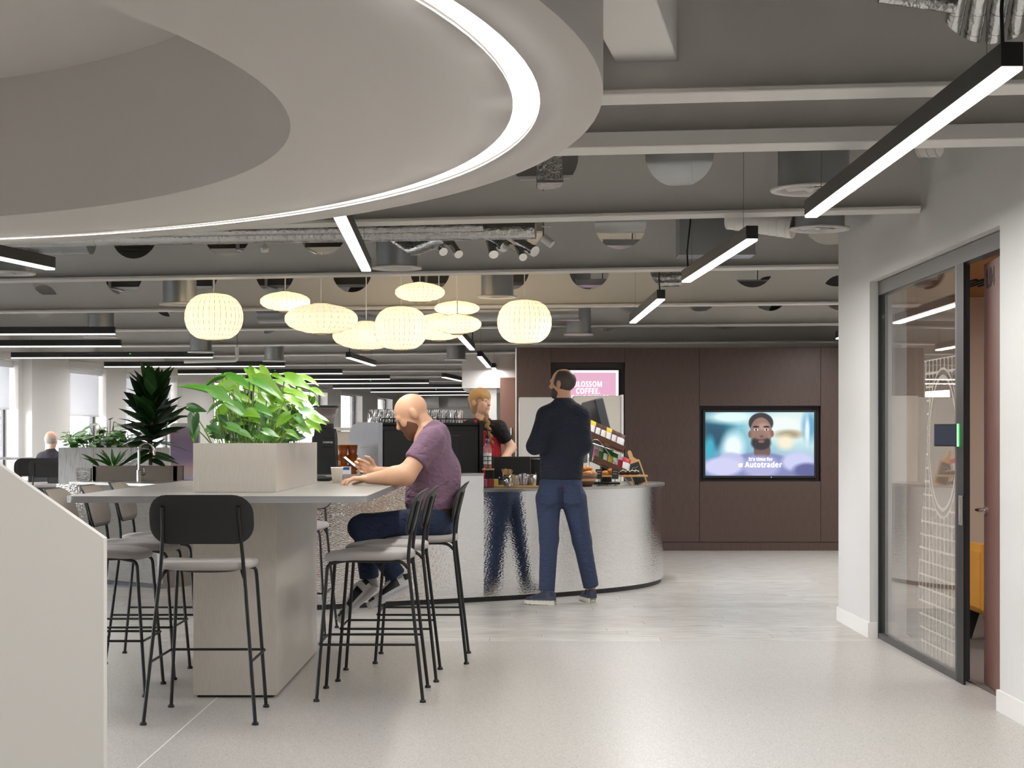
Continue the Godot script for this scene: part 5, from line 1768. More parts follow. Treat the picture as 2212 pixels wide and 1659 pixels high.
func counter_things() -> void:
	mat("silver_paint", "b9bcc2", 0.35, 0.5)
	mat("beans", "6e4128", 0.5)
	M.beans.heightmap_enabled = false
	mat("croissant", "c88a3c", 0.55)
	M.croissant.albedo_texture = noise_tex(0.06, [[0.0, "a86a30"], [0.5, "ffffff"], [1.0, "ffe3b0"]], 256, 3)
	tri_map(M.croissant, Vector3(9, 9, 9), false)
	mat("brown_pack", "4d2f22", 0.4); mat("white_pack", "e9e6e6", 0.4); mat("green_pack", "2f7a34", 0.4); mat("red_pack", "b3203a", 0.4); mat("yellow_pack", "e0c23a", 0.4); mat("pink_pack", "c2708a", 0.45); mat("blue_pack", "2f4f9a", 0.4)
	mat("stirrer", "cba873", 0.7); mat("kraft", "c2a878", 0.8); mat("chalk", "c9ccce", 0.9); mat("cookie", "33231c", 0.8)
	coffee_machine()
	grinder()
	for k in 2:
		for i in 4:
			tumbler("amber_tumbler", "amber glass tumbler in the two stacks beside the grinder", "amber tumblers", V(X(741 + 20 * k, 14.1), 0.89 + 0.08 * i, 14.1 + 0.03 * k), 0.11, 0.03, 0.042, M.amber_glass)
	# on the high table
	var o := thing("paper_cup", "plain white paper cup on the high table by the man's hand", "cup", V(X(728, 10.62), 1.0262, 10.62))
	var mb := MB.new()
	mb.lathe([Vector2(0, 0.004), Vector2(0.027, 0.0), Vector2(0.0375, 0.09), Vector2(0.0395, 0.092), Vector2(0.037, 0.094), Vector2(0.0355, 0.09), Vector2(0.026, 0.006), Vector2(0, 0.006)], 24)
	obj("cup", mb, M.paper_white, o)
	o = thing("dark_dish", "small dark dish at the far end of the high table", "dish", V(X(700, 11.08), 1.0262, 11.08))
	mb = MB.new()
	mb.lathe([Vector2(0, 0), Vector2(0.04, 0), Vector2(0.062, 0.025), Vector2(0.058, 0.025), Vector2(0.038, 0.006), Vector2(0, 0.006)], 20)
	obj("bowl", mb, M.black_shell, o)
	o = thing("sachet_box", "small pale blue box on the counter behind the seated man's phone", "box", V(X(753, 13.55), 1.019, 13.37))
	mb = MB.new()
	mb.rbox(Vector3(0, 0.03, 0), Vector3(0.07, 0.06, 0.05), 0.003)
	obj("carton", mb, M.plastic_white, o)
	mb = MB.new()
	mb.box(Vector3(0, 0.045, 0.0262), Vector3(0.05, 0.02, 0.001))
	obj("print", mb, M.blue_pack, o)
	# bottle in its wire caddy
	var y0 := 0.8905
	var d := 14.35
	var bx := X(1054, d)
	o = thing("wire_caddy", "black wire caddy with a wooden shelf holding a syrup bottle", "caddy", V(bx, y0, d))
	mb = MB.new()
	for s in [[-0.04, 0.04], [0.045, 0.04], [-0.04, -0.04], [0.045, -0.04], [0.0, 0.04]]:
		mb.tube([Vector3(s[0], 0.0, s[1]), Vector3(s[0], 0.26, s[1])], 0.003, 5)
	for y in [0.004, 0.22, 0.255]:
		mb.tube([Vector3(-0.04, y, 0.04), Vector3(0.045, y, 0.04), Vector3(0.045, y, -0.04), Vector3(-0.04, y, -0.04), Vector3(-0.04, y, 0.04)], 0.003, 5)
	obj("wire_frame", mb, M.matte_black, o)
	mb = MB.new()
	mb.rbox(Vector3(0.002, 0.15, 0), Vector3(0.1, 0.012, 0.09), 0.002)
	obj("shelf", mb, M.oak, o)
	var bt := thing("syrup_bottle", "clear syrup bottle with blue neck band and black pump", "bottle", V(bx - 0.004, y0 + 0.157, d))
	mb = MB.new()
	mb.lathe([Vector2(0, 0), Vector2(0.033, 0), Vector2(0.035, 0.01), Vector2(0.035, 0.15), Vector2(0.03, 0.175), Vector2(0.014, 0.205), Vector2(0.013, 0.245), Vector2(0, 0.245)], 18)
	obj("bottle_glass", mb, M.tumbler_glass, bt)
	mb = MB.new()
	mb.lathe([Vector2(0, 0.003), Vector2(0.032, 0.003), Vector2(0.032, 0.055), Vector2(0, 0.055)], 18, Vector3.ZERO, Basis(), true)
	obj("syrup", mb, M.amber_glass, bt)
	mb = MB.new()
	mb.lathe([Vector2(0.0353, 0.035), Vector2(0.0357, 0.035), Vector2(0.0357, 0.125), Vector2(0.0353, 0.125)], 18, Vector3.ZERO, Basis(), true, 0.4, 4.2)
	obj("bottle_label", mb, M.white_pack, bt)
	mb = MB.new()
	mb.lathe([Vector2(0.0145, 0.205), Vector2(0.0148, 0.205), Vector2(0.0142, 0.235), Vector2(0.0138, 0.235)], 14)
	obj("neck_band", mb, M.blue_pack, bt)
	mb = MB.new()
	mb.lathe([Vector2(0, 0.244), Vector2(0.016, 0.244), Vector2(0.012, 0.265), Vector2(0.005, 0.275), Vector2(0.005, 0.31), Vector2(0, 0.31)], 12)
	mb.tube([Vector3(-0.004, 0.31, 0), Vector3(0.03, 0.308, 0), Vector3(0.045, 0.3, 0)], 0.005, 6)
	obj("pump", mb, M.matte_black, bt)
	for i in 3:
		o = thing("pink_carton", "pink carton behind the wire caddy, %s of three" % ["left", "middle", "right"][i], "box", V(X(1049 + 11 * i, 14.46), y0, 14.46), 0.0, "pink cartons")
		mb = MB.new()
		mb.rbox(Vector3(0, 0.034, 0), Vector3(0.038, 0.068, 0.05), 0.002)
		obj("carton", mb, [M.pink_pack, M.red_pack, M.yellow_pack][i], o)
	# till screens
	o = thing("till_monitor", "black till monitor turned away from us between the bottle and the standing man", "monitor", V(X(1098, 14.75), y0, 14.75))
	mb = MB.new()
	mb.rbox(Vector3(0, 0.15, 0), Vector3(0.38, 0.2, 0.03), 0.006, Basis(Vector3.RIGHT, -0.22))
	obj("display", mb, M.matte_black, o)
	mb = MB.new()
	mb.tube([Vector3(0, 0.0, -0.04), Vector3(0, 0.12, -0.02)], 0.03, 10); mb.rbox(Vector3(0, 0.008, -0.04), Vector3(0.2, 0.016, 0.16), 0.004)
	obj("stand", mb, M.matte_black, o)
	mb = MB.new()
	mb.ball(Vector3(-0.075, 0.075, 0.038), Vector3(0.004, 0.004, 0.003), Basis(), 8, 4)
	obj("status_light", mb, M.blue_led, o)
	o = thing("receipt_printer", "low black receipt printer with a sloping lid beside the till monitor", "printer", V(X(1160, 14.95), y0, 14.95))
	mb = MB.new()
	mb.prism([Vector2(-0.15, 0), Vector2(0.13, 0), Vector2(0.14, 0.1), Vector2(0.12, 0.2), Vector2(0.09, 0.22), Vector2(-0.1, 0.23), Vector2(-0.16, 0.16)], -0.1, 0.1)
	obj("body", mb, M.black_shell, o)
	mb = MB.new()
	mb.rbox(Vector3(0.0, 0.238, 0), Vector3(0.2, 0.014, 0.19), 0.004)
	obj("lid", mb, M.matte_black, o)
	# wooden tray with cups
	o = thing("serving_board", "long pale wooden board holding cups of stirrers and sachets", "tray", V(X(1132, 14.33), y0, 14.33), -0.42)
	mb = MB.new()
	mb.rbox(Vector3(0, 0.0085, 0), Vector3(0.5, 0.017, 0.15), 0.004)
	obj("board", mb, M.oak, o)
	var kinds := [[1096, "stirrer_jar", "steel jar crammed with wooden stirrers on the board", 0.04, 0.09, M.chrome, M.stirrer, 26, 0.135, 0.035],
		[1111, "sugar_jar", "glass jar of brown sugar sticks on the board", 0.04, 0.085, M.tumbler_glass, M.kraft, 18, 0.09, 0.01],
		[1131, "sachet_jar", "glass jar of blue and white sachets on the board", 0.037, 0.075, M.tumbler_glass, M.white_pack, 12, 0.095, 0.018],
		[1150, "lidded_tin", "small steel tin on the board nearest the standing man", 0.036, 0.085, M.brushed_steel, M.white_pack, 4, 0.1, 0.012]]
	for i in kinds.size():
		var k: Array = kinds[i]
		var dd: float = [14.26, 14.3, 14.36, 14.41][i]
		o = thing(k[1], k[2], "jar", V(X(k[0], dd), y0 + 0.0175, dd))
		mb = MB.new()
		mb.lathe([Vector2(0, 0), Vector2(k[3] * 0.85, 0), Vector2(k[3], k[4]), Vector2(k[3] - 0.002, k[4]), Vector2(k[3] * 0.82, 0.006), Vector2(0, 0.006)], 18)
		obj("jar", mb, k[5], o)
		rng.seed = 40 + i
		for j in k[7]:
			var a := rng.randf() * TAU
			var r: float = sqrt(rng.randf()) * k[3] * 0.6
			var tp := Vector3(cos(a) * (r + k[9] * rng.randf()), k[8] * (0.9 + 0.15 * rng.randf()), sin(a) * (r + k[9] * rng.randf()))
			mb = MB.new()
			var bs := Basis(Vector3.UP, rng.randf() * 3.0)
			var bot := Vector3(cos(a) * r * 0.7, 0.008, sin(a) * r * 0.7)
			var dir := (tp - bot).normalized()
			var q := Quaternion(Vector3.UP, dir)
			mb.box((tp + bot) / 2, Vector3(0.007, (tp - bot).length(), 0.002) if i != 2 else Vector3(0.02, (tp - bot).length(), 0.003), Basis(q) * bs)
			obj(["stirrer", "sugar_stick", "sachet", "sachet"][i], mb, (M.blue_pack if i == 2 and j % 3 == 0 else k[6]), o)
	# croissants and cakes
	d = 14.78
	o = thing("bread_bowl", "dark wooden bowl with a pale stripe heaped with croissants", "bowl", V(X(1256, d), y0, d))
	mb = MB.new()
	mb.lathe([Vector2(0, 0), Vector2(0.085, 0), Vector2(0.118, 0.045)], 24); mb.lathe([Vector2(0.127, 0.066), Vector2(0.135, 0.105), Vector2(0.125, 0.105), Vector2(0.08, 0.012), Vector2(0, 0.012)], 24)
	obj("bowl", mb, M.walnut, o)
	mb = MB.new()
	mb.lathe([Vector2(0.1185, 0.045), Vector2(0.1275, 0.066)], 24)
	obj("stripe", mb, M.oak, o)
	rng.seed = 9
	for i in 9:
		var a := TAU * i / 6.0
		var r := 0.085 if i < 6 else 0.04
		croissant("golden croissant in the heap in the wooden bowl", V(X(1256, d), y0 + (0.085 if i < 6 else 0.125), d) + Vector3(cos(a) * r, 0, sin(a) * r), rng.randf() * TAU, 0.95, "croissants in the bowl")
	d = 15.0
	o = thing("cake_board", "pale oak display board on hairpin legs at the counter's end", "board", V(X(1345, d), y0, d))
	mb = MB.new()
	mb.prism(rounded(0.42, 0.17, 0.03).map(func(v): return v), 0.075, 0.09, Transform3D(Basis(Vector3.RIGHT, Vector3(0, 0, -1), Vector3.UP), Vector3.ZERO))
	obj("board", mb, M.oak, o)
	for sx in [-0.13, 0.13]:
		for sz in [-0.05, 0.05]:
			mb = MB.new()
			mb.tube([Vector3(sx - 0.025, 0.076, sz), Vector3(sx, 0.002, sz), Vector3(sx + 0.025, 0.076, sz)], 0.003, 6)
			obj("hairpin_leg", mb, M.matte_black, o)
	for i in 3:
		croissant("golden croissant lying on the oak display board, %s of three" % ["left", "middle", "right"][i], V(X(1306 + 9 * i, d - 0.02), y0 + 0.09 + (0.02 if i == 1 else 0.0), d - 0.02 + 0.03 * (i % 2)), 0.6 + i, 0.8, "croissants on the board")
	for i in 4:
		o = thing("cookie", "dark glazed cookie on the oak display board, number %s from the left" % ["one", "two", "three", "four"][i], "cookie", V(X([1346, 1356, 1366, 1374][i], d), y0 + 0.0905, d + 0.02 * (i % 2)), 0.0, "dark cookies on the board")
		mb = MB.new()
		mb.ball(Vector3(0, 0.02, 0), Vector3(0.03, 0.02, 0.03), Basis(), 12, 8)
		obj("cookie", mb, M.cookie, o)
		mb = MB.new()
		for j in 3:
			mb.tube([Vector3(-0.026, 0.026, -0.012 + 0.012 * j), Vector3(0, 0.0415, -0.01 + 0.012 * j), Vector3(0.026, 0.026, -0.008 + 0.012 * j)], 0.0035, 5)
		obj("icing", mb, M.paper_white, o)
	for i in 2:
		o = thing("price_card", ["small black price card beside the bread bowl", "small black price card in front of the snack rack"][i], "sign", V(X([1293, 1328][i], 14.92), y0 + [0.0, 0.0][i], 14.87))
		mb = MB.new()
		mb.rbox(Vector3(0, 0.1, 0), Vector3(0.055, 0.085, 0.004), 0.001, Basis(Vector3.RIGHT, -0.15))
		obj("card", mb, M.chalkboard, o)
		mb = MB.new()
		mb.tube([Vector3(0, 0.06, -0.004), Vector3(0, 0.002, -0.02)], 0.003, 5); mb.box(Vector3(0, 0.002, -0.01), Vector3(0.04, 0.004, 0.05))
		obj("stand", mb, M.matte_black, o)
		mb = MB.new()
		for j in 3:
			mb.tube([Vector3(-0.018, 0.12 - 0.02 * j, 0.002 - 0.003 * j + 0.0035), Vector3(-0.004, 0.124 - 0.02 * j, 0.006 - 0.003 * j), Vector3(0.018 - 0.006 * j, 0.12 - 0.02 * j, 0.006 - 0.003 * j)], 0.0015, 4)
		obj("chalk_marks", mb, M.chalk, o)
	# snack rack: two sloping trays on a wire stand
	d = 15.05
	o = thing("snack_rack", "two tier snack rack of dark wood trays on a bent wire stand", "rack", V(X(1310, d), y0, d + 0.05))
	var tilt := Basis(Vector3.BACK, -0.42)
	for k in 2:
		var c := [Vector3(-0.01, 0.345, 0.0), Vector3(0.03, 0.135, 0.02)][k] as Vector3
		mb = MB.new()
		mb.box(c, Vector3(0.33, 0.012, 0.13), tilt); mb.box(c + tilt * Vector3(0, 0.035, 0.062), Vector3(0.33, 0.045, 0.01), tilt); mb.box(c + tilt * Vector3(0, 0.035, -0.062), Vector3(0.33, 0.07, 0.01), tilt); mb.box(c + tilt * Vector3(0.162, 0.03, 0), Vector3(0.01, 0.06, 0.12), tilt); mb.box(c + tilt * Vector3(-0.162, 0.03, 0), Vector3(0.01, 0.06, 0.12), tilt)
		obj("tray", mb, M.walnut, o)
	for s in [-0.068, 0.068]:
		mb = MB.new()
		mb.tube(bend([Vector3(-0.15, 0.002, s), Vector3(-0.15, 0.38, s), Vector3(-0.07, 0.4, s), Vector3(0.19, 0.02, s), Vector3(0.21, 0.003, s)], 0.06), 0.0045, 8)
		mb.tube([Vector3(-0.15, 0.37, s), Vector3(0.15, 0.27, s)], 0.004, 6)
		obj("wire", mb, M.chrome, o)
	for i in 6:
		var lp := tilt * Vector3(-0.125 + 0.05 * i, 0.008, 0.0)
		snack_pack("silver and brown snack pouch in the upper tray, number %s from the left" % ["one", "two", "three", "four", "five", "six"][i], o.position + Vector3(-0.01, 0.345, 0.0) + lp, Vector3(-0.1, 0.75, -0.35), M.brown_pack if i % 3 else M.yellow_pack, M.white_pack, 0.15, "snack pouches in the upper tray")
	for i in 7:
		var lp2 := tilt * Vector3(-0.135 + 0.045 * i, 0.008, 0.0)
		snack_pack("%s snack packet in the lower tray, number %s from the left" % [["white and pink", "white", "green", "green", "green", "white", "red"][i], ["one", "two", "three", "four", "five", "six", "seven"][i]], o.position + Vector3(0.03, 0.135, 0.02) + lp2, Vector3(-0.1, 0.75, -0.3), [M.white_pack, M.white_pack, M.green_pack, M.green_pack, M.green_pack, M.white_pack, M.red_pack][i], [M.pink_pack, M.green_pack, M.white_pack, M.yellow_pack, M.white_pack, M.red_pack, M.white_pack][i], 0.15, "snack packets in the lower tray")
	# paddle chalkboard
	o = thing("paddle_chalkboard", "small chalkboard shaped like an oak paddle leaning at the counter's end", "chalkboard", V(X(1372, 15.12), y0, 15.12))
	var lean := Basis(Vector3.BACK, 0.33) * Basis(Vector3.RIGHT, -0.2)
	mb = MB.new()
	var pd := [Vector2(-0.06, 0.0), Vector2(0.06, 0.0), Vector2(0.06, 0.21), Vector2(0.035, 0.225), Vector2(0.018, 0.25), Vector2(0.017, 0.3), Vector2(0.008, 0.315), Vector2(-0.008, 0.315), Vector2(-0.017, 0.3), Vector2(-0.018, 0.25), Vector2(-0.035, 0.225), Vector2(-0.06, 0.21)]
	mb.prism(pd, -0.008, 0.008, Transform3D(lean, Vector3(0.05, 0.003, 0)))
	obj("paddle", mb, M.oak, o)
	mb = MB.new()
	mb.box(lean * Vector3(0, 0.105, 0.009) + Vector3(0.05, 0.003, 0), Vector3(0.096, 0.185, 0.003), lean)
	var cb := obj("slate", mb, M.chalkboard, o)
	mb = MB.new()
	for j in 3:
		var yy := 0.155 - 0.035 * j
		mb.tube([lean * Vector3(-0.025 + 0.01 * j, yy, 0.012) + Vector3(0.05, 0.003, 0), lean * Vector3(-0.012, yy + 0.008, 0.012) + Vector3(0.05, 0.003, 0), lean * Vector3(0.0, yy - 0.004, 0.012) + Vector3(0.05, 0.003, 0), lean * Vector3(0.026, yy + 0.004, 0.012) + Vector3(0.05, 0.003, 0)], 0.0016, 4)
	obj("chalk_marks", mb, M.chalk, cb)
	mb = MB.new()
	mb.tube([lean * Vector3(0.03, 0.16, -0.008) + Vector3(0.05, 0.003, 0), Vector3(0.1, 0.002, -0.09)], 0.005, 6)
	obj("prop_leg", mb, M.oak, o)
	# tall till terminal
	d = 15.45
	o = thing("order_terminal", "tall dark grey order terminal leaning behind the snack rack", "terminal", V(X(1316, d), y0, d))
	var lb := Basis(Vector3.BACK, 0.24)
	mb = MB.new()
	mb.rbox(lb * Vector3(0.0, 0.52, 0) + Vector3(0.03, 0, -0.02), Vector3(0.09, 0.48, 0.32), 0.01, lb * Basis(Vector3.UP, 0.35))
	obj("display", mb, M.terminal_grey if M.has("terminal_grey") else mat("terminal_grey", "3c3f42", 0.4), o)
	mb = MB.new()
	mb.rbox(lb * Vector3(-0.11, 0.44, 0.02), Vector3(0.1, 0.42, 0.22), 0.012, lb * Basis(Vector3.UP, 0.35))
	obj("back_housing", mb, M.grey_shell if M.has("grey_shell") else mat("grey_shell", "595c5e", 0.35), o)
	mb = MB.new()
	mb.rbox(Vector3(-0.03, 0.13, 0), Vector3(0.1, 0.26, 0.12), 0.01); mb.rbox(Vector3(-0.03, 0.01, 0), Vector3(0.24, 0.02, 0.22), 0.004)
	obj("stand", mb, M.black_shell, o)
	# fridges behind
	o = thing("white_fridge", "white fridge with rounded door corners behind the standing man", "fridge", V(X(1177, 18.3), 0, 18.55))
	mb = MB.new()
	mb.rbox(Vector3(0, 0.86, 0), Vector3(0.54, 1.72, 0.5), 0.01)
	obj("cabinet", mb, M.plastic_white, o)
	mb = MB.new()
	mb.prism(rounded(0.535, 1.68, 0.04).map(func(v): return v + Vector2(0, 0.87)), 0.252, 0.29)
	obj("door", mb, M.plastic_white, o)
	mb = MB.new()
	mb.tube([Vector3(-0.24, 0.7, 0.31), Vector3(-0.24, 1.1, 0.31)], 0.01, 8)
	obj("handle", mb, M.chrome, o)
	o = thing("cream_cabinet", "plain cream tall cabinet in front of the menu screen", "cabinet", V(X(1290, 18.0), 0, 18.25))
	mb = MB.new()
	mb.rbox(Vector3(0, 0.86, 0), Vector3(0.485, 1.735, 0.5), 0.004)
	obj("cabinet", mb, M.cream_panel, o)
	mb = MB.new()
	mb.rbox(Vector3(0.257, 0.868, 0.0), Vector3(0.025, 1.74, 0.53), 0.002)
	obj("side_panel", mb, M.plastic_white, o)

# ---------------------------------------------------------------- screens in the brown wall
func screens() -> void:
	var d := 20.29
	var o := thing("menu_screen", "pink menu screen with white lettering in the brown wall niche", "screen", V(X(1270, d), Y(860, d), d))
	var s := d / FOC
	var mb := MB.new()
	mb.rbox(Vector3(0, -22 * s, -0.02), Vector3(138 * s, 170 * s, 0.04), 0.004)
	obj("bezel", mb, M.matte_black, o)
	mb = MB.new()
	mb.box(Vector3(0, -22 * s, 0.002), Vector3(132 * s, 164 * s, 0.003))
	obj("white_screen_border", mb, glow("screen_white", Color(0.93, 0.93, 1.0), 0.95), o)
	mb = MB.new()
	mb.box(Vector3(0, -22 * s, 0.0045), Vector3(121 * s, 154 * s, 0.002))
	obj("pink_screen", mb, glow("screen_pink", Color("f0b8d4"), 0.92), o)
	M.screen_pink.albedo_color = Color("402a34")
	var wt := glow("screen_letters", Color(1, 1, 1), 0.95)
	text("lettering", "BLOSSOM", 12 * s, Vector3(0, 30 * s, 0.0062), Basis(), wt, o, 0.82, true)
	text("lettering", "COFFEE.", 12 * s, Vector3(0, 15 * s, 0.0062), Basis(), wt, o, 0.82, true)
	text("lettering", "DOING THINGS", 11 * s, Vector3(0, 0.5 * s, 0.0062), Basis(), wt, o, 0.82, true)
	area_light("screen_light", Vector3(0, -22 * s, 0.012), Vector2(120 * s, 150 * s), Vector3.BACK, 0.12, Color(1.0, 0.8, 0.9), o)
	# advert
	o = thing("wall_television", "television in the brown wall showing a bearded man in an advert", "television", V(X(1641, d), Y(959, d), d))
	mb = MB.new()
	mb.rbox(Vector3(0, 0, -0.02), Vector3(247 * s, 149 * s, 0.04), 0.006)
	obj("bezel", mb, M.matte_black, o)
	var W := 470
	var H := 274
	var im := Image.create(W, H, false, Image.FORMAT_RGB8)
	var blob := func(c: Color, x: float, y: float, rx: float, ry: float, soft: float) -> void:
		for j in range(maxi(0, int(y - ry * 1.6)), mini(H, int(y + ry * 1.6))):
			for i in range(maxi(0, int(x - rx * 1.6)), mini(W, int(x + rx * 1.6))):
				var q := sqrt(pow((i - x) / rx, 2) + pow((j - y) / ry, 2))
				var k := clampf((1.0 - q) / soft + 0.5, 0.0, 1.0)
				if k > 0.0:
					im.set_pixel(i, j, im.get_pixel(i, j).lerp(c, k * c.a))
	for j in H:
		for i in W:
			var u := float(i) / W
			var v := float(j) / H
			var c := Color("4f9fb8").lerp(Color("bfe0e2"), clampf(u * 1.2, 0, 1)).lerp(Color("7f86b8"), clampf(v * 1.5 - 0.7, 0, 1))
			im.set_pixel(i, j, c)
	for e in [["1c5a72", 40, 60, 70, 60], ["d8f2f2", 110, 20, 110, 28], ["1f4d66", 40, 110, 40, 45], ["e6f6f8", 120, 150, 45, 60], ["38a8bc", 20, 150, 20, 45], ["e6efec", 330, 60, 120, 60], ["a8987a", 360, 95, 55, 18], ["efe4cc", 345, 130, 35, 30], ["5aa0c0", 450, 60, 30, 60], ["dfe9f4", 440, 80, 10, 60]]:
		blob.call(Color(e[0]), e[1], e[2], e[3], e[4], 0.9)
	blob.call(Color("7d84b4"), 235, 265, 175, 92, 0.12)      # shirt
	blob.call(Color("b9bce0"), 110, 215, 60, 42, 0.3)
	blob.call(Color("c8c9ea"), 75, 235, 85, 40, 0.4)
	blob.call(Color("c5c8ea"), 400, 215, 70, 40, 0.4)
	blob.call(Color("5a5f92"), 440, 250, 60, 30, 0.5)
	blob.call(Color("6a5450"), 245, 165, 36, 42, 0.15)       # neck
	blob.call(Color("a9aad4"), 240, 235, 80, 48, 0.4)
	blob.call(Color("29262b"), 240, 46, 53, 44, 0.1)         # hair
	blob.call(Color("8f6f63"), 240, 88, 47, 66, 0.1)         # face
	blob.call(Color("7a5c52"), 192, 95, 7, 15, 0.2)
	blob.call(Color("7a5c52"), 288, 92, 7, 15, 0.2)
	blob.call(Color("b08c7d"), 250, 62, 26, 16, 0.8)
	blob.call(Color("a98474"), 262, 100, 18, 18, 0.9)
	blob.call(Color("2a2428"), 240, 132, 42, 30, 0.3)        # beard
	blob.call(Color("8f6f63"), 240, 100, 34, 18, 0.6)
	blob.call(Color("8c5a58"), 242, 126, 14, 6, 0.4)
	for x in [219.0, 264.0]:
		blob.call(Color("231c1e"), x, 62, 14, 4, 0.4)
		blob.call(Color("e6e0dc"), x, 75, 9, 5, 0.3)
		blob.call(Color("1a1517"), x, 75, 4, 4.5, 0.2)
	blob.call(Color("6a4f48"), 243, 104, 9, 6, 0.6)
	var tm := glow("screen_picture", Color(1, 1, 1), 1.1)
	tm.albedo_color = Color("1a1a1e")
	tm.emission_texture = ImageTexture.create_from_image(im)
	tm.emission_operator = BaseMaterial3D.EMISSION_OP_MULTIPLY
	tm.roughness = 0.3
	mb = MB.new()
	var hw := 117.5 * s
	var hh := 68.5 * s
	mb.quv(Vector3(-hw, hh, 0.002), Vector3(hw, hh, 0.002), Vector3(hw, -hh, 0.002), Vector3(-hw, -hh, 0.002))
	obj("screen_picture", mb, tm, o)
	text("lettering", "It's time for", 7 * s, Vector3(2 * s, -33 * s, 0.004), Basis(), wt, o, 0.95, true)
	text("lettering", "Autotrader", 11.5 * s, Vector3(8 * s, -45 * s, 0.004), Basis(), wt, o, 0.95, true)
	mb = MB.new()
	for k in 2:
		mb.prism([Vector2(-44, -42 - 5 * k), Vector2(-36, -42 - 5 * k), Vector2(-38 - k, -46 - 4 * k), Vector2(-47, -46 - 4 * k)].map(func(v): return v * s), 0.003, 0.0045)
	obj("logo_bars", mb, wt, o)
	mb = MB.new()
	mb.ball(Vector3(25 * s, -72 * s, 0.002), Vector3(0.006, 0.006, 0.004), Basis(), 8, 4)
	obj("status_light", mb, M.blue_led, o)
	area_light("screen_light", Vector3(0, 0, 0.01), Vector2(2 * hw, 2 * hh), Vector3.BACK, 0.1, Color(0.8, 0.92, 1.0), o)

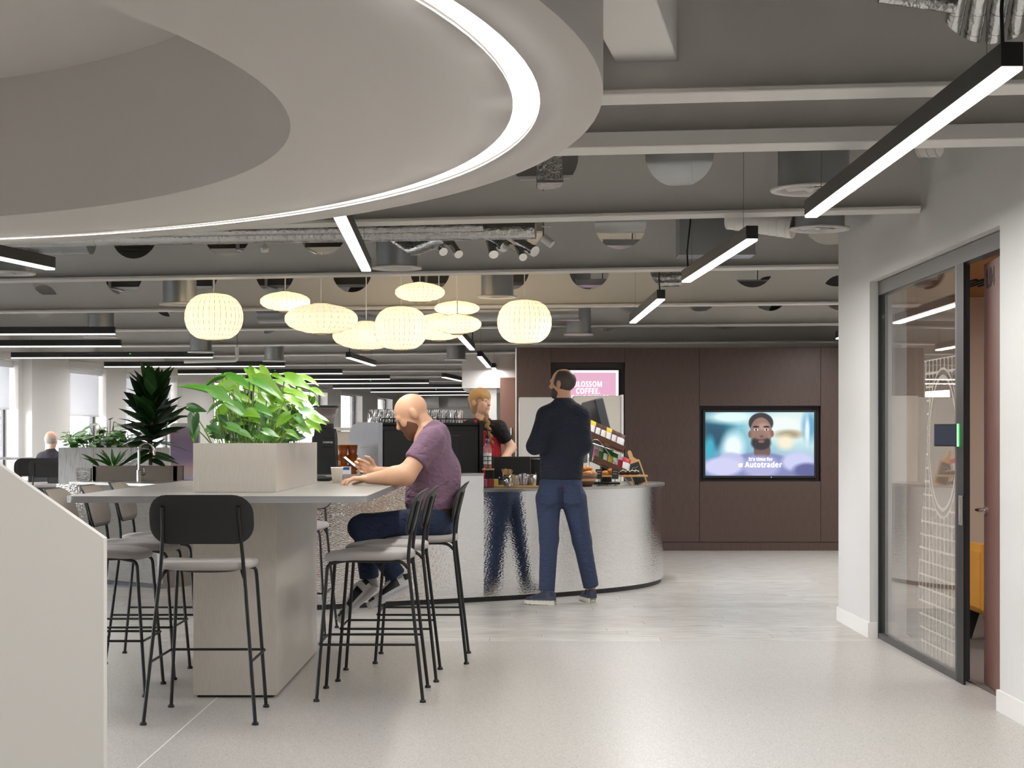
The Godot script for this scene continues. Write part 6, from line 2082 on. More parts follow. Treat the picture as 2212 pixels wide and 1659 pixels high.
# ---------------------------------------------------------------- glazed door
func glass_door() -> void:
	var fx := 2.372
	var o := thing("glazed_screen", "dark framed glass screen with printed film beside the open meeting room door", "glass screen", V(fx, 0, 10.4))
	var k := Vector3(-fx, 0, 10.4)
	var mk := func(called: String, mb: MB, m: Material, parent: Node3D = o) -> MeshInstance3D:
		var e := obj(called, mb, m, parent)
		if parent == o:
			e.position = k
		return e
	var mb := MB.new()
	mb.ab(V(fx, 2.22, 8.365), V(fx + 0.07, 2.305, 11.4))
	mk.call("head_frame", mb, M.frame_grey)
	mb = MB.new()
	mb.ab(V(fx, 0, 11.375), V(fx + 0.06, 2.22, 11.4))
	mk.call("stile", mb, M.matte_black)
	mb = MB.new()
	mb.ab(V(fx, 0, 9.4), V(fx + 0.06, 0.035, 11.375))
	mk.call("bottom_rail", mb, M.frame_grey)
	mb = MB.new()
	mb.ab(V(fx - 0.002, 0, 9.38), V(fx + 0.07, 2.22, 9.41))
	mk.call("stile", mb, M.frame_grey)
	mb = MB.new()
	mb.ab(V(fx - 0.002, 0, 9.235), V(fx + 0.01, 2.22, 9.38))
	var post := mk.call("lock_post", mb, M.matte_black) as MeshInstance3D
	mb = MB.new()
	mb.rbox(V(fx - 0.006, Y(1103, 9.25), 9.275), Vector3(0.008, 0.155, 0.075), 0.003)
	mk.call("strike_plate", mb, M.brushed_steel, post)
	mb = MB.new()
	mb.rbox(V(fx - 0.011, Y(1103, 9.25), 9.275), Vector3(0.004, 0.11, 0.02), 0.001)
	mk.call("keeper", mb, M.chrome, post)
	for seg in [[9.412, 10.427], [10.431, 11.374]]:
		mb = MB.new()
		mb.ab(V(fx + 0.02, 0.036, seg[0]), V(fx + 0.03, 2.219, seg[1]))
		mk.call("pane", mb, M.glass)
	# printed film on the near pane: rows of rounded cells and a looping outline
	var W := 384
	var H := 1024
	var im := Image.create(W, H, false, Image.FORMAT_RGBA8)
	im.fill(Color(1, 1, 1, 0))
	var white := Color(0.95, 0.93, 0.88, 0.36)
	for j in range(60, H):
		for i in range(8, W):
			var cu := fposmod(i, 33.0) - 16.5
			var cv := fposmod(j - 60, 44.0) - 22.0
			var ax := absf(cu)
			var ay := absf(cv)
			var inside := ax < 14.0 and ay < 18.5 and not (ax > 8.0 and ay > 12.5 and Vector2(ax - 8.0, ay - 12.5).length() > 6.0)
			var big := Vector2((i - 250.0) / 120.0, (j - 330.0) / 210.0).length()
			var e2 := absf(big - 1.0) < 0.03 or absf(big - 1.12) < 0.02
			var edge := i > 70 + 40 * sin(j * 0.006)
			if (not inside and edge and big > 1.14) or e2:
				im.set_pixel(i, j, white)
	var fm := mat("printed_film", "ffffff", 0.5)
	fm.transparency = BaseMaterial3D.TRANSPARENCY_ALPHA
	fm.albedo_texture = ImageTexture.create_from_image(im)
	mb = MB.new()
	var xx := fx + 0.018
	mb.quv(V(xx, 1.85, 10.42), V(xx, 1.85, 9.415), V(xx, 0.05, 9.415), V(xx, 0.05, 10.42))
	mk.call("printed_film", mb, fm)
	# booking tablet
	var t := thing("room_tablet", "small room booking tablet with a glowing green edge on the door post", "tablet", V(fx - 0.002, Y(940, 9.42), 9.42))
	var tb := Basis(Vector3.UP, 0.55)
	mb = MB.new()
	mb.rbox(Vector3(-0.05, 0, 0.02), Vector3(0.012, 0.12, 0.17), 0.003, tb)
	obj("case", mb, M.matte_black, t)
	mb = MB.new()
	mb.box(Vector3(-0.05, 0, 0.02) + tb * Vector3(-0.0068, 0, 0), Vector3(0.001, 0.105, 0.155), tb)
	var sc := glow("tablet_screen", Color(0.25, 0.32, 0.5), 0.12)
	sc.albedo_color = Color("20242c")
	obj("screen", mb, sc, t)
	mb = MB.new()
	mb.box(Vector3(-0.05, 0, 0.02) + tb * Vector3(0, 0, 0.087), Vector3(0.014, 0.12, 0.006), tb)
	obj("green_light_bar", mb, M.green_led, t)
	mb = MB.new()
	mb.prism([Vector2(-0.05, -0.04), Vector2(0, -0.05), Vector2(0, 0.05), Vector2(-0.05, 0.04)], -0.03, 0.03)
	obj("bracket", mb, M.matte_black, t)
	# door leaf, ajar into the room
	var hinge := V(fx + 0.03, 0.006, 8.4)
	var free := V(2.487, 0.006, 9.27)
	var dr := thing("meeting_room_door", "maroon meeting room door standing ajar with a steel lever", "door", hinge)
	var u := (free - hinge).normalized()
	var bs := Basis(u, Vector3.UP, u.cross(Vector3.UP))
	dr.basis = bs
	var L := (free - hinge).length()
	mb = MB.new()
	mb.rbox(Vector3(L / 2, 1.105, 0.022), Vector3(L, 2.2, 0.044), 0.002)
	obj("leaf", mb, M.maroon_door, dr)
	# the room's side of the leaf is local +z or -z; the lever shows past the free edge
	for s in [-1.0, 1.0]:
		var z0 := 0.044 if s > 0 else 0.0
		mb = MB.new()
		mb.lathe([Vector2(0, 0), Vector2(0.026, 0), Vector2(0.026, 0.008), Vector2(0, 0.008)], 18, Vector3(L - 0.06, Y(1103, 9.25), z0), Basis(Vector3.RIGHT, s * PI / 2), true)
		mb.tube(bend([Vector3(L - 0.06, Y(1103, 9.25), z0), Vector3(L - 0.06, Y(1103, 9.25), z0 + s * 0.05), Vector3(L - 0.19, Y(1103, 9.25), z0 + s * 0.05)], 0.015), 0.009, 10)
		obj("lever_handle", mb, M.chrome, dr)
	text("room_number", "1.04", 0.1, Vector3(L * 0.78, Y(600, 9.0), -0.001), Basis(Vector3.UP, PI), M.brown_dark, dr, 1.0, true)
	# armchair and lamp inside the room
	var a := thing("mustard_armchair", "mustard tweed armchair inside the meeting room", "armchair", V(3.22, 0.008, 11.0))
	mb = MB.new()
	mb.rbox(Vector3(0, 0.3, 0), Vector3(0.66, 0.22, 0.66), 0.04)
	obj("seat", mb, M.mustard_fabric, a)
	mb = MB.new()
	mb.rbox(Vector3(0, 0.44, 0.3), Vector3(0.72, 0.5, 0.14), 0.05)
	obj("backrest", mb, M.mustard_fabric, a)
	for s in [-1.0, 1.0]:
		mb = MB.new()
		mb.rbox(Vector3(s * 0.31, 0.42, -0.02), Vector3(0.12, 0.42, 0.66), 0.04)
		obj("armrest", mb, M.mustard_fabric, a)
		for z in [-0.27, 0.27]:
			mb = MB.new()
			mb.prism([Vector2(-0.03, 0.0), Vector2(0.0, 0.0), Vector2(0.06, 0.19), Vector2(-0.06, 0.19)], -0.02, 0.02, Transform3D(Basis(), Vector3(s * 0.28, 0.008, z)))
			obj("leg", mb, M.matte_black, a)
	var v := thing("ceiling_vent", "black slotted vent in the meeting room's timber ceiling", "vent", V(3.1, 2.352, 12.0))
	for i in 4:
		mb = MB.new()
		mb.box(Vector3(0.05 * i, 0, 0), Vector3(0.02, 0.012, 0.5))
		obj("slot", mb, M.matte_black, v)
	linear(V(4.4, LAMP_Y - 0.1, 8.0), V(4.4, LAMP_Y - 0.1, 12.0), "linear light inside the meeting room, hidden by the wall", "linear lights outside the frame", 0)

# ---------------------------------------------------------------- plants
func leaf_mesh(kind: String, fold: float, droop: float, wave := 0.0) -> ArrayMesh:     # unit length along +x, upper side +y
	var mb := MB.new()
	var wd := func(t: float) -> float:
		match kind:
			"heart":
				return 0.42 * pow(sin(PI * pow(clampf(t * 0.97 + 0.03, 0, 1), 0.55)), 0.8)
			"oval":
				return 0.24 * pow(sin(PI * pow(t, 0.8)), 0.75)
			"lance":
				return 0.085 * pow(sin(PI * pow(clampf(t + 0.05, 0, 1), 0.75)), 0.7)
			_:
				return 0.05 * pow(sin(PI * clampf(t + 0.08, 0, 1)), 0.6)
	var f := func(u: float, v: float) -> Vector3:
		var s := v * 2.0 - 1.0
		var w: float = wd.call(u)
		var x := u
		if kind == "heart":
			x = u - 0.2 * pow(absf(s), 1.4) * clampf(1.0 - u * 2.2, 0, 1)
		return Vector3(x, fold * absf(s) * w - droop * u * u + wave * sin(u * 9.0 + s) * absf(s) * w, s * w)
	mb.grid(f, 9 if kind != "blade" else 5, 4 if kind != "blade" else 2)
	return mb.mesh()

func leaf_mat(called: String, hex: String, back := 0.5, rough := 0.38, vary := "") -> void:
	var m := mat(called, hex, rough)
	m.backlight_enabled = true
	m.backlight = Color(hex).lerp(Color("c8e060"), 0.3) * back
	if vary:
		m.albedo_texture = noise_tex(0.03, [[0.0, "ffffff"], [0.5, "ffffff"], [0.58, vary], [1.0, vary]], 256, 3)
		m.uv1_triplanar = true; m.uv1_scale = Vector3(2, 2, 2)
	else:
		m.albedo_texture = noise_tex(0.05, [[0.0, "c8cfb8"], [0.5, "ffffff"], [1.0, "eef4dc"]], 256, 3)
		m.uv1_triplanar = true; m.uv1_scale = Vector3(1.3, 1.3, 6)

func leaf(parent: Node3D, mesh: ArrayMesh, m: Material, base: Vector3, tip: Vector3, up: Vector3, wide := 1.0) -> void:
	var x := tip - base
	var l := x.length()
	x /= l
	var y := (up - x * up.dot(x)).normalized()
	var o := obj("leaf", mesh, m, parent)
	o.transform = Transform3D(Basis(x * l, y * l, x.cross(y) * l * wide), base - parent.position)

func stalk(parent: Node3D, called: String, a: Vector3, b: Vector3, r: float, m: Material, bow := Vector3.ZERO) -> void:
	var mb := MB.new()
	var pts := []
	for i in 6:
		var t := i / 5.0
		pts.append(a.lerp(b, t) + bow * sin(PI * t) - parent.position)
	mb.tube(pts, r, 6)
	obj(called, mb, m, parent)

func plants() -> void:
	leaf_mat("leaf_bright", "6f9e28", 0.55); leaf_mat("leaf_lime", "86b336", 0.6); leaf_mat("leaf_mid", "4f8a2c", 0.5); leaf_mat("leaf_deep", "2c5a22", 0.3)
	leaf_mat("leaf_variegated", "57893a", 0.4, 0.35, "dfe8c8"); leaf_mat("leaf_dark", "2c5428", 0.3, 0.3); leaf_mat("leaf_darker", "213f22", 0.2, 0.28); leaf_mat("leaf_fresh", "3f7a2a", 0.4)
	mat("stem_green", "7d9c46", 0.6); mat("stem_brown", "5b4a35", 0.8)
	var hearts := [leaf_mesh("heart", 0.28, 0.12), leaf_mesh("heart", 0.42, 0.22, 0.06), leaf_mesh("heart", 0.15, 0.06, 0.08)]
	var lances := [leaf_mesh("lance", 0.5, 0.18), leaf_mesh("lance", 0.35, 0.32), leaf_mesh("lance", 0.4, 0.08)]
	var ovals := [leaf_mesh("oval", 0.3, 0.2), leaf_mesh("oval", 0.2, 0.1)]
	var blade := leaf_mesh("blade", 0.3, 0.25)
	rng.seed = 77
	# large bright green plant in the table's planter
	var o := thing("monstera_plant", "lush bright green heart leaved plant filling the table planter", "plant", V(-1.385, 1.231, 9.6))
	# base px, tip px, depth, how far the upper side turns to us, material
	var L := [
		[464, 854, 383, 826, 9.0, 0.35, "leaf_mid"], [481, 818, 431, 834, 9.3, 0.3, "leaf_mid"], [456, 842, 508, 874, 8.95, 0.8, "leaf_variegated"], [489, 814, 543, 834, 9.4, 0.45, "leaf_mid"],
		[485, 832, 526, 862, 9.1, 0.7, "leaf_bright"], [536, 797, 556, 820, 9.6, 1.3, "leaf_bright"], [560, 799, 588, 832, 9.5, 1.2, "leaf_lime"], [588, 813, 618, 821, 9.8, 0.4, "leaf_bright"],
		[616, 815, 673, 839, 9.6, 0.8, "leaf_bright"], [648, 816, 690, 829, 9.9, 0.4, "leaf_lime"], [549, 826, 618, 856, 9.2, 0.9, "leaf_bright"], [606, 860, 662, 866, 9.4, 0.6, "leaf_bright"],
		[614, 848, 682, 866, 9.8, 0.35, "leaf_lime"], [633, 868, 666, 888, 9.5, 0.8, "leaf_bright"], [648, 888, 713, 908, 9.4, 0.5, "leaf_mid"], [496, 875, 539, 904, 9.0, 0.8, "leaf_mid"],
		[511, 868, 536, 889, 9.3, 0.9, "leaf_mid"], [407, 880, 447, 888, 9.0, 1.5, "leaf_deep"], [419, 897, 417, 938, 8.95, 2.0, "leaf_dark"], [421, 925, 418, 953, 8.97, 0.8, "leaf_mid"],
		[560, 855, 592, 868, 9.6, 0.7, "leaf_lime"], [635, 916, 676, 936, 9.3, 1.0, "leaf_bright"], [529, 842, 572, 849, 9.7, 0.5, "leaf_lime"], [672, 842, 703, 855, 10.1, 0.7, "leaf_lime"],
		[491, 921, 531, 936, 8.95, 0.9, "leaf_variegated"], [516, 936, 546, 943, 8.93, 0.8, "leaf_variegated"], [569, 931, 605, 943, 8.95, 0.9, "leaf_variegated"], [548, 912, 538, 936, 9.0, 1.2, "leaf_variegated"],
		[600, 918, 628, 930, 9.1, 0.8, "leaf_mid"], [580, 897, 612, 912, 9.2, 1.0, "leaf_mid"], [553, 880, 590, 896, 9.1, 0.9, "leaf_mid"], [620, 935, 650, 946, 9.0, 0.7, "leaf_bright"],
		[520, 856, 548, 872, 9.5, 0.8, "leaf_lime"], [577, 838, 604, 850, 9.7, 0.9, "leaf_lime"], [470, 905, 500, 921, 8.98, 0.9, "leaf_deep"], [455, 920, 478, 938, 8.95, 1.1, "leaf_deep"],
		[640, 900, 662, 921, 9.3, 1.2, "leaf_mid"], [598, 872, 625, 888, 9.3, 0.9, "leaf_bright"], [560, 898, 571, 924, 9.05, 1.2, "leaf_deep"], [502, 826, 470, 846, 9.4, 0.6, "leaf_lime"],
		[640, 836, 690, 846, 9.9, 0.3, "leaf_lime"], [525, 815, 500, 829, 9.7, 0.5, "leaf_bright"], [596, 826, 632, 838, 9.7, 0.6, "leaf_bright"], [655, 862, 690, 870, 10.0, 0.5, "leaf_bright"]]
	for i in L.size():
		var e: Array = L[i]
		var b := P(e[0], e[1], e[4])
		var t := P(e[2], e[3], e[4] - 0.05 * rng.randf())
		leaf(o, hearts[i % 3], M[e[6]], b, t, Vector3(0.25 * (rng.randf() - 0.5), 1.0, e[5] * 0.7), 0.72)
		var root := V(clampf(b.x * 0.55 - 1.385 * 0.45, -1.52, -1.25), 1.235, clampf(-b.z, 8.9, 10.4))
		stalk(o, "stem", root, b, 0.0035, M.stem_green, Vector3(0, 0.03, 0.01) * rng.randf())
	for i in 46:
		var px := 478.0 + 212.0 * rng.randf()
		var py := 812.0 + 96.0 * rng.randf() + 0.1 * absf(px - 580.0)
		var d := 9.0 + 1.3 * rng.randf()
		var b := P(px, py, d)
		b.x = clampf(b.x, -1.75, -1.02)
		var a := rng.randf() * TAU
		var t := b + Vector3(cos(a) * 0.11, -0.035 - 0.02 * rng.randf(), sin(a) * 0.07 + 0.03)
		leaf(o, hearts[i % 3], M[["leaf_bright", "leaf_lime", "leaf_bright", "leaf_mid"][i % 4]], b, t, Vector3(0, 1, 0.2 + 0.6 * rng.randf()), 0.85)
		stalk(o, "stem", V(clampf(b.x * 0.6 - 1.385 * 0.4, -1.54, -1.23), 1.235, clampf(d, 8.9, 10.5)), b, 0.003, M.stem_green, Vector3(0, 0.02, 0.01))
	for i in 70:
		var px := 455.0 + 235.0 * rng.randf()
		var py := 895.0 + 52.0 * rng.randf()
		var d := 8.95 + 0.9 * rng.randf()
		if px > 600:
			d = 9.05 + 1.3 * rng.randf()
		var b := P(px, py, d)
		b.x = clampf(b.x, -1.57, -1.2)
		var a := rng.randf() * TAU
		var t := b + Vector3(cos(a) * 0.1, 0.03 * (rng.randf() - 0.6), sin(a) * 0.06 + 0.02)
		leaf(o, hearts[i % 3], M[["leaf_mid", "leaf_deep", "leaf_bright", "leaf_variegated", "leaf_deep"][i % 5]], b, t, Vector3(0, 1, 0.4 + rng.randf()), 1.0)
		stalk(o, "stem", V(b.x * 0.8 - 1.385 * 0.2, 1.235, -b.z), b, 0.003, M.stem_green)
	# dark dracaena in the trough
	var d0 := 16.38
	for spec in [[325.0, 1000.0, 826.0, d0, 84, "dracaena_plant", "tall dark green dracaena with long strap leaves in the steel trough", 1.0], [528.0, 1010.0, 860.0, 17.6, 46, "dracaena_plant", "dark green dracaena behind the table planter", 0.8]]:
		var base := P(spec[0], spec[1], spec[3])
		var top := P(spec[0] + 3, spec[2] + 22, spec[3])
		if spec[5] == "dracaena_plant" and spec[0] > 400.0:
			base.y = 0.89
		o = thing(spec[5], spec[6], "plant", base)
		stalk(o, "trunk", base - Vector3.UP * 0.02, top, 0.018, M.stem_brown)
		for i in spec[4]:
			var t := pow(float(i) / spec[4], 0.8)
			var a: float = i * 2.39996 + rng.randf() * 1.2
			var c := base.lerp(top, 0.05 + 0.95 * t)
			var el := lerpf(0.0, 1.25, pow(t, 1.2)) + 0.8 * (rng.randf() - 0.5)
			var ln: float = (0.22 + 0.22 * rng.randf()) * spec[7] * (0.55 + 0.5 * sin(PI * (0.2 + 0.65 * t)))
			var dir := Vector3(cos(a) * cos(el), sin(el), sin(a) * cos(el) * 0.7)
			leaf(o, lances[i % 3], M.leaf_dark if i % 3 else M.leaf_darker, c, c + dir * ln, Vector3(0.3 * (rng.randf() - 0.5), 1, 0.6 * rng.randf()) - dir * 0.3, 2.4)
	if true:
		var tw := thing("trough_pot", "dark steel pot of the dracaena behind the table planter", "pot", V(X(528, 17.6), 0, 17.6))
		var mb := MB.new()
		mb.lathe([Vector2(0, 0), Vector2(0.14, 0), Vector2(0.17, 0.9), Vector2(0.155, 0.9), Vector2(0.15, 0.87), Vector2(0, 0.87)], 20, Vector3.ZERO, Basis(), true)
		obj("pot", mb, M.dark_steel, tw)
	# small palms in the trough
	for e in [[246, 1008, "low fan palm standing in the steel trough left of the tap", 16], [222, 1010, "thin arching palm frond at the trough's left end", 7]]:
		var base := P(e[0], e[1], 16.36)
		base.y = 1.0
		o = thing("small_palm", e[2], "plant", base, 0.0, "small palms in the trough")
		for i in e[3]:
			var a: float = i * 2.4 + 0.4
			var el := 0.5 + 0.7 * rng.randf()
			var dir := Vector3(cos(a) * cos(el), sin(el), sin(a) * cos(el) * 0.6)
			if e[3] == 7:
				dir = Vector3(-0.75 + 0.1 * i, 0.75 - 0.1 * i, 0.15 * (i % 2))
			stalk(o, "stem", base, base + dir * 0.06, 0.004, M.stem_green)
			leaf(o, lances[i % 3], M.leaf_fresh, base + dir * 0.06, base + dir * (0.21 + 0.06 * rng.randf()) + Vector3.DOWN * 0.02, Vector3(0, 1, 0.5), 1.15)
	# mixed plants in the wood planter
	var mix := [[158, "feathery small leaved plant at the left end of the wood planter", "leaf_mid", 34, "oval", 0.06, 0.2], [186, "round leaved trailing plant in the wood planter", "leaf_mid", 14, "heart", 0.09, 0.14], [212, "peace lily with broad arching leaves in the wood planter", "leaf_fresh", 13, "oval", 0.2, 0.26], [236, "rubber plant with dark round leaves in the wood planter", "leaf_dark", 12, "oval", 0.11, 0.34], [262, "low bushy green plant at the right of the wood planter", "leaf_fresh", 22, "oval", 0.09, 0.16], [284, "twiggy dark plant beside the dracaena in the wood planter", "leaf_dark", 18, "oval", 0.08, 0.24]]
	for e in mix:
		var base := V(X(e[0], 18.2), 1.16, 18.2)
		o = thing("planter_plant", e[1], "plant", base, 0.0, "plants in the wood planter")
		for i in e[3]:
			var a: float = i * 2.39996
			var hh: float = e[6] * (0.25 + 0.75 * float(i) / e[3])
			var out: float = 0.05 + 0.07 * rng.randf() if e[4] != "heart" else 0.1
			var b := base + Vector3(cos(a) * out, hh, sin(a) * out * 0.7)
			var t := b + Vector3(cos(a), 0.25 - 0.6 * rng.randf(), sin(a) * 0.7).normalized() * float(e[5])
			stalk(o, "stem", base, b, 0.0035, M.stem_green if e[2] != "leaf_dark" else M.stem_brown)
			leaf(o, hearts[i % 3] if e[4] == "heart" else ovals[i % 2], M[e[2]] if i % 4 else M.leaf_mid, b, t, Vector3(0, 1, 0.6), 1.1)
	var dm := thing("soil_dome", "rounded cream lantern leaf seen among the planter plants", "ornament", V(X(216, 18.3), 1.16, 18.32))
	var mb2 := MB.new()
	mb2.ball(Vector3(0, 0.2, 0), Vector3(0.05, 0.055, 0.05), Basis(), 14, 10)
	obj("globe", mb2, M.paper_white, dm)
	mb2 = MB.new()
	mb2.tube([Vector3(0, 0, 0), Vector3(0, 0.15, 0)], 0.005, 6)
	obj("stick", mb2, M.stem_brown, dm)

# ---------------------------------------------------------------- pipes, ducts and diffusers between the beams
func beam_dir() -> Vector3:
	return Vector3(1, 0, 0.135).normalized()

func drum(px: float, py: float, d: float, r: float, label: String) -> void:
	var c := P(px, py, d)
	var o := thing("duct_diffuser", label, "air diffuser", c, 0.0, "round ceiling diffusers")
	var top := SLAB_Y - c.y
	var mb := MB.new()
	mb.lathe([Vector2(r, 0.01), Vector2(r, top * 0.45)], 28); mb.lathe([Vector2(r * 1.03, top * 0.45), Vector2(r * 1.03, top * 0.5), Vector2(r, top * 0.5)], 28, Vector3.ZERO, Basis(), true)
	mb.lathe([Vector2(r, top * 0.5), Vector2(r, top), Vector2(0, top)], 28, Vector3.ZERO, Basis(), true)
	obj("drum", mb, M.duct_steel, o)
	mb = MB.new()
	mb.lathe([Vector2(r * 0.92, 0.03), Vector2(r * 0.95, 0.002), Vector2(r * 1.2, 0.0), Vector2(r * 1.22, 0.012), Vector2(r * 1.0, 0.02)], 32)
	obj("flange", mb, M.beam_paint, o)
	mb = MB.new()
	for i in 8:
		var a := TAU * i / 8
		mb.box(Vector3(cos(a) * r * 0.46, 0.022, sin(a) * r * 0.46), Vector3(r * 0.92, 0.004, 0.03), Basis(Vector3.UP, -a) * Basis(Vector3.RIGHT, 0.5))
	mb.lathe([Vector2(0, 0.01), Vector2(0.03, 0.012), Vector2(0, 0.03)], 12)
	obj("vanes", mb, M.beam_paint, o)

func hanger(o: Node3D, at: Vector3, r: float) -> void:
	var mb := MB.new()
	mb.tube([at + Vector3.UP * r * 0.9, Vector3(at.x, SLAB_Y - o.position.y, at.z)], 0.006, 6)
	obj("hanger_rod", mb, M.wire, o)

func run_duct(called: String, label: String, cat: String, a: Vector3, b: Vector3, r: float, m: Material, rings: float) -> void:
	var o := thing(called, label, cat, (a + b) / 2)
	var u := (b - a).normalized()
	var mb := MB.new()
	mb.tube([a - o.position, b - o.position], r, 20)
	obj("pipe", mb, m, o)
	var n := mini(int((b - a).length() / rings), 24)
	for i in n + 1:
		var p: Vector3 = a - o.position + u * (i * rings)
		mb = MB.new()
		mb.tube([p, p + u * 0.012], r * 1.035, 20)
		obj("seam_ring", mb, m, o)
	if a.z > -45.0:
		hanger(o, Vector3.ZERO, r)

func services() -> void:
	drum(1757, 413, 9.2, 0.185, "round steel air diffuser under the third beam near the long light")
	drum(1770, 497, 11.6, 0.165, "round steel air diffuser in front of the right wall corner")
	drum(857, 581, 13.0, 0.152, "round steel air diffuser right of the half hidden light")
	drum(1074, 643, 15.4, 0.142, "round steel air diffuser left of the right globe lantern")
	drum(388, 659, 15.6, 0.148, "round steel air diffuser left of the left globe lantern")
	drum(18, 592, 13.4, 0.17, "round steel air diffuser at the left edge")
	drum(216, 729, 19.2, 0.15, "round steel air diffuser above the first crosswise light")
	drum(1250, 724, 19.4, 0.135, "round steel air diffuser above the brown wall")
	drum(434, 762, 22.6, 0.14, "round steel air diffuser beyond the left globe lantern")
	drum(592, 781, 25.2, 0.14, "round steel air diffuser above the bright plant")
	drum(985, 778, 26.0, 0.14, "round steel air diffuser left of the brown wall")
	var u := beam_dir()
	var foil: Material = M.foil
	run_duct("foil_pipe", "foil wrapped pipe running behind the third beam below the ring", "pipe", P(-60, 517, 12.4), P(-60, 517, 12.4) + u * 4.0, 0.06, foil, 0.9)
	run_duct("foil_pipe", "thin foil pipe beside the thicker foil pipe behind the third beam", "pipe", P(300, 502, 12.1), P(300, 502, 12.1) + u * 2.4, 0.035, foil, 0.7)
	run_duct("spiral_duct", "round spiral duct seen through the third beam's holes", "duct", P(1340, 335, 11.0), P(1340, 335, 11.0) + u * 0.95, 0.2, M.duct_steel, 0.22)
	run_duct("spiral_duct", "round spiral duct behind the fourth beam at left", "duct", P(20, 590, 14.9), P(20, 590, 14.9) + u * 2.6, 0.07, M.duct_steel, 0.15)
	run_duct("spiral_duct", "dark round duct behind the lanterns", "duct", P(560, 676, 18.6), P(560, 676, 18.6) + u * 3.4, 0.11, M.duct_steel, 0.4)
	run_duct("spiral_duct", "round duct seen through the fourth beam's holes at right", "duct", P(1270, 470, 14.3), P(1270, 470, 14.3) + u * 1.6, 0.13, M.duct_steel, 0.18)
	run_duct("spiral_duct", "round duct crossing behind the second hanging light", "duct", P(1395, 600, 17.3), P(1395, 600, 17.3) + u * 0.7, 0.09, foil, 0.5)
	run_duct("flexible_duct", "white flexible duct leading to the diffuser by the right wall", "duct", P(1575, 468, 11.9), P(1715, 488, 11.7), 0.085, M.white_paint, 0.06)
	run_duct("flexible_duct", "grey ribbed duct end high on the right wall", "duct", P(1990, 300, 9.6), P(2058, 300, 9.5), 0.1, M.beam_paint, 0.05)
	run_duct("spiral_duct", "silver spiral duct behind the third beam at far left", "duct", P(30, 520, 13.4), P(30, 520, 13.4) + u * 0.6, 0.11, M.duct_steel, 0.2)
	# long rectangular ducts in the bays, seen through the beams' holes
	var bays := [[0, 612, -3.6, 0.1, "nearest"], [0, 678, -4.4, 0.45, "second"], [360, 716, -4.5, 3.6, "third"], [360, 749, -5.0, 4.2, "fourth"]]
	for i in bays.size():
		var e: Array = bays[i]
		var at := PH(e[0], e[1], BEAM_Y)
		var x0: float = e[2]
		var a := at + u * ((x0 - at.x) / u.x) + Vector3(0, 0.42, -0.27)
		var b: Vector3 = at + u * ((e[3] - at.x) / u.x) + Vector3(0, 0.42, -0.27)
		var o := thing("rectangular_duct", "dark rectangular ventilation duct above the beams' holes, %s bay" % e[4], "duct", (a + b) / 2)
		var ln := (b - a).length()
		var bs := Basis(u, Vector3.UP, u.cross(Vector3.UP))
		var mb := MB.new()
		mb.rbox(Vector3.ZERO, Vector3(ln, 0.3, 0.36), 0.003, bs)
		obj("casing", mb, M.duct_dark, o)
		for k in int(ln / 0.55):
			mb = MB.new()
			mb.rbox(u * (-ln / 2 + 0.3 + 0.55 * k), Vector3(0.03, 0.33, 0.39), 0.002, bs)
			obj("joint_flange", mb, M.duct_steel, o)
		hanger(o, u * 0.6, 0.15)
	# foil covered boxes in the holes
	for e in [[1187, 350, 10.9, 0.16, 0.3, "foil wrapped rectangular duct behind the third beam beside the ring"], [1545, 505, 12.9, 0.55, 0.34, "grey boxed duct behind the second hanging light"], [1280, 612, 17.6, 0.36, 0.06, "slatted metal tray behind the fifth beam"], [1340, 528, 14.6, 0.3, 0.05, "white metal tray behind the fourth beam"], [1615, 620, 17.8, 0.5, 0.12, "dark cable box behind the fifth beam at right"], [320, 545, 14.7, 0.5, 0.3, "dark ribbed duct box behind the fourth beam at left"]]:
		var c := P(e[0], e[1], e[2])
		var o := thing("duct_box", e[5], "duct", c)
		var mb := MB.new()
		mb.rbox(Vector3.ZERO, Vector3(e[3], e[4], 0.3), 0.004)
		obj("box", mb, foil if e[0] == 1187 else (M.frame_grey if e[0] in [1615, 320] else M.duct_steel), o)
		mb = MB.new()
		mb.box(Vector3(0, -e[4] / 2 + 0.008, 0.152), Vector3(e[3] * 1.02, 0.016, 0.01)); mb.box(Vector3(0, e[4] / 2 - 0.008, 0.152), Vector3(e[3] * 1.02, 0.016, 0.01))
		obj("flange", mb, M.duct_steel, o)
		hanger(o, Vector3(0.1, 0, 0), e[4] / 2)
	# the group of foil branch pipes with end caps behind the third beam
	rng.seed = 6
	var br := [[925, 497, 955, 540, 0.028], [955, 495, 988, 545, 0.028], [1020, 485, 1085, 530, 0.035], [1050, 492, 1065, 545, 0.03], [1085, 500, 1150, 540, 0.035], [1110, 515, 1128, 552, 0.026], [890, 540, 960, 515, 0.05]]
	for i in br.size():
		var e: Array = br[i]
		var a := P(e[0], e[1], 12.7)
		var b := P(e[2], e[3], 12.45)
		var o := thing("foil_branch_pipe", "foil wrapped branch pipe with a bend behind the third beam, number %s from the left" % ["one", "two", "three", "four", "five", "six", "seven"][i], "pipe", a, 0.0, "foil branch pipes")
		var mb := MB.new()
		mb.tube(bend([Vector3(-0.12, 0.1, -0.15), Vector3.ZERO, b - a], 0.05), e[4], 12)
		obj("pipe", mb, foil, o)
		mb = MB.new()
		var w := (b - a).normalized()
		mb.tube([b - a, b - a + w * 0.03], e[4] * 1.15, 12)
		obj("end_cap", mb, M.chrome, o)
		hanger(o, Vector3(-0.12, 0.1, -0.15), e[4])
	var v := thing("pipe_valve", "small white stop valve with a handle behind the third beam", "valve", P(1186, 520, 12.4))
	var mb3 := MB.new()
	mb3.tube([Vector3(-0.04, 0.02, 0), Vector3(0.02, -0.03, 0.02)], 0.03, 12)
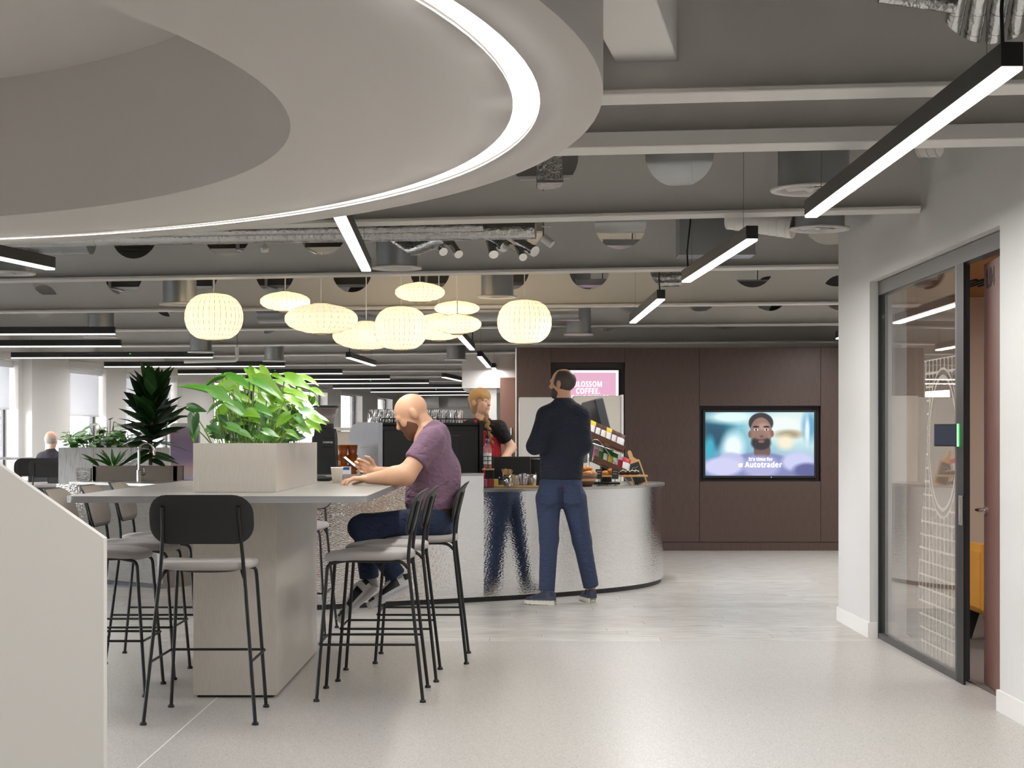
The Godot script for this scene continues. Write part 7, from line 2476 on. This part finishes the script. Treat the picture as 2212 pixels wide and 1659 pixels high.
	obj("body", mb3, M.white_paint, v)
	mb3 = MB.new()
	mb3.tube([Vector3(-0.02, 0.03, 0), Vector3(-0.02, 0.1, 0)], 0.007, 8); mb3.tube([Vector3(-0.05, 0.1, 0), Vector3(0.01, 0.1, 0)], 0.007, 8)
	obj("handle", mb3, M.white_paint, v)
	hanger(v, Vector3(-0.04, 0.0, 0), 0.02)
	# pipes at the top right corner, in the nearest beam's hole
	for i in 4:
		var a := P(2075 + 45 * i, -20, 7.0)
		var b := P(2050 + 48 * i, 95 - 4 * i, 7.2)
		run_duct("foil_pipe", "foil wrapped vertical pipe in the top right corner, number %s from the left" % ["one", "two", "three", "four"][i], "pipe", a, b, 0.035, foil, 0.1)
	run_duct("foil_pipe", "foil wrapped pipe slanting across the top right corner", "pipe", P(1900, -12, 6.1), P(2065, 12, 6.1), 0.028, foil, 0.3)
	# white drain pipe hanging under a far beam
	var o4 := thing("drain_pipe", "thin white drain pipe with a bend below the seventh beam", "pipe", P(512, 750, 22.0))
	var mb4 := MB.new()
	var k := P(512, 750, 22.0)
	mb4.tube(bend([Vector3.ZERO, P(512, 778, 22.0) - k, P(398, 781, 22.0) - k], 0.04), 0.025, 10)
	obj("pipe", mb4, M.white_paint, o4)
	hanger(o4, Vector3.ZERO, 0.0)
	# sensor under the pipe
	var o5 := thing("ceiling_sensor", "small white ceiling sensor hanging below the foil pipe", "sensor", P(572, 545, 12.3))
	mb4 = MB.new()
	mb4.lathe([Vector2(0, 0), Vector2(0.026, 0), Vector2(0.03, 0.03), Vector2(0.012, 0.045), Vector2(0.012, 0.2), Vector2(0, 0.2)], 14)
	obj("head", mb4, M.beam_paint, o5)
	hanger(o5, Vector3.ZERO, 0.2)
	for e in [[928, 868, 51.78, 0.2, 0.55], [990, 869, 51.82, 0.16, 0.6]]:
		var a2 := P(e[0], e[1], e[2])
		run_duct("white_duct", "white round duct on the far end wall, %s one" % ("left" if e[0] < 950 else "right"), "duct", a2 - Vector3(e[4] / 2, 0, 0), a2 + Vector3(e[4] / 2, 0, 0), e[3], M.white_paint, 0.5)

# ---------------------------------------------------------------- desks and stools by the windows
func far_desks() -> void:
	var src: Node3D = get_node("bar_stool")
	for e in [[66, 22.3, 2.0, "black stool by the far high desk at left, farther of two"], [108, 21.6, 1.75, "black stool by the far high desk at left, nearer the wood planter"], [-16, 22.7, 1.3, "black stool cut by the left edge of the view"]]:
		var c := dup(src, V(X(e[0], e[1]), 0, e[1]), e[2], e[3])
		c.set_meta("group", "stools by the far desk")
	var o := thing("high_desk", "narrow grey high desk by the left windows", "desk", V(-6.82, 0, 23.5))
	var mb := MB.new()
	mb.rbox(Vector3(0, 1.02, 0), Vector3(0.72, 0.03, 0.6), 0.003)
	obj("top", mb, M.table_laminate, o)
	for s in [-0.32, 0.32]:
		for z in [-0.25, 0.25]:
			mb = MB.new()
			mb.tube([Vector3(s, 0, z), Vector3(s, 1.0, z)], 0.018, 8)
			obj("leg", mb, M.matte_black, o)
	# office chair of the far person and the desk with a bright monitor
	o = thing("office_chair", "black office chair under the grey haired person", "chair", V(X(108, 23.6), 0, 23.6))
	mb = MB.new()
	mb.rbox(Vector3(0, 0.44, -0.02), Vector3(0.48, 0.06, 0.46), 0.02)
	obj("seat", mb, M.black_shell, o)
	mb = MB.new()
	mb.rbox(Vector3(0, 0.75, 0.24), Vector3(0.46, 0.5, 0.04), 0.02)
	obj("backrest", mb, M.black_shell, o)
	mb = MB.new()
	mb.tube([Vector3(0, 0.06, 0), Vector3(0, 0.42, 0)], 0.03, 10)
	obj("column", mb, M.matte_black, o)
	for i in 5:
		mb = MB.new()
		var a := TAU * i / 5
		mb.tube([Vector3(0, 0.09, 0), Vector3(cos(a) * 0.3, 0.04, sin(a) * 0.3)], 0.02, 8); mb.ball(Vector3(cos(a) * 0.3, 0.03, sin(a) * 0.3), Vector3.ONE * 0.03, Basis(), 10, 6)
		obj("castor_arm", mb, M.matte_black, o)
	o = thing("office_desk", "white desk in front of the grey haired person", "desk", V(X(160, 24.6), 0, 24.7))
	mb = MB.new()
	mb.rbox(Vector3(0, 0.72, 0), Vector3(1.6, 0.03, 0.75), 0.003)
	obj("top", mb, M.plastic_white, o)
	for s in [-0.75, 0.75]:
		mb = MB.new()
		mb.ab(Vector3(s - 0.02, 0, -0.34), Vector3(s + 0.02, 0.7, 0.34))
		obj("leg", mb, M.plastic_white, o)
	for e in [[145, "bright computer monitor in front of the grey haired person"], [252, "dark computer monitor showing above the planter plants"]]:
		o = thing("computer_monitor", e[1], "monitor", V(X(e[0], 24.8), 0.736, 24.75))
		mb = MB.new()
		mb.rbox(Vector3(0, 0.36, 0), Vector3(0.6, 0.36, 0.025), 0.004)
		obj("case", mb, M.frame_grey, o)
		mb = MB.new()
		mb.box(Vector3(0, 0.36, 0.0135), Vector3(0.58, 0.335, 0.001))
		obj("screen", mb, M.screen_white if e[0] == 145 else M.frame_grey, o)
		mb = MB.new()
		mb.tube([Vector3(0, 0.01, -0.03), Vector3(0, 0.3, -0.02)], 0.018, 8); mb.rbox(Vector3(0, 0.006, -0.03), Vector3(0.22, 0.012, 0.18), 0.003)
		obj("stand", mb, M.frame_grey, o)

func _ready() -> void:
	setup()
	materials()
	shell()
	ring()
	lamps()
	lanterns()
	table()
	stools()
	counter()
	sink_island()
	partition()
	counter_things()
	screens()
	glass_door()
	plants()
	services()
	far_desks()
	people_materials()
	seated_man()
	standing_man()
	barista()
	far_person()
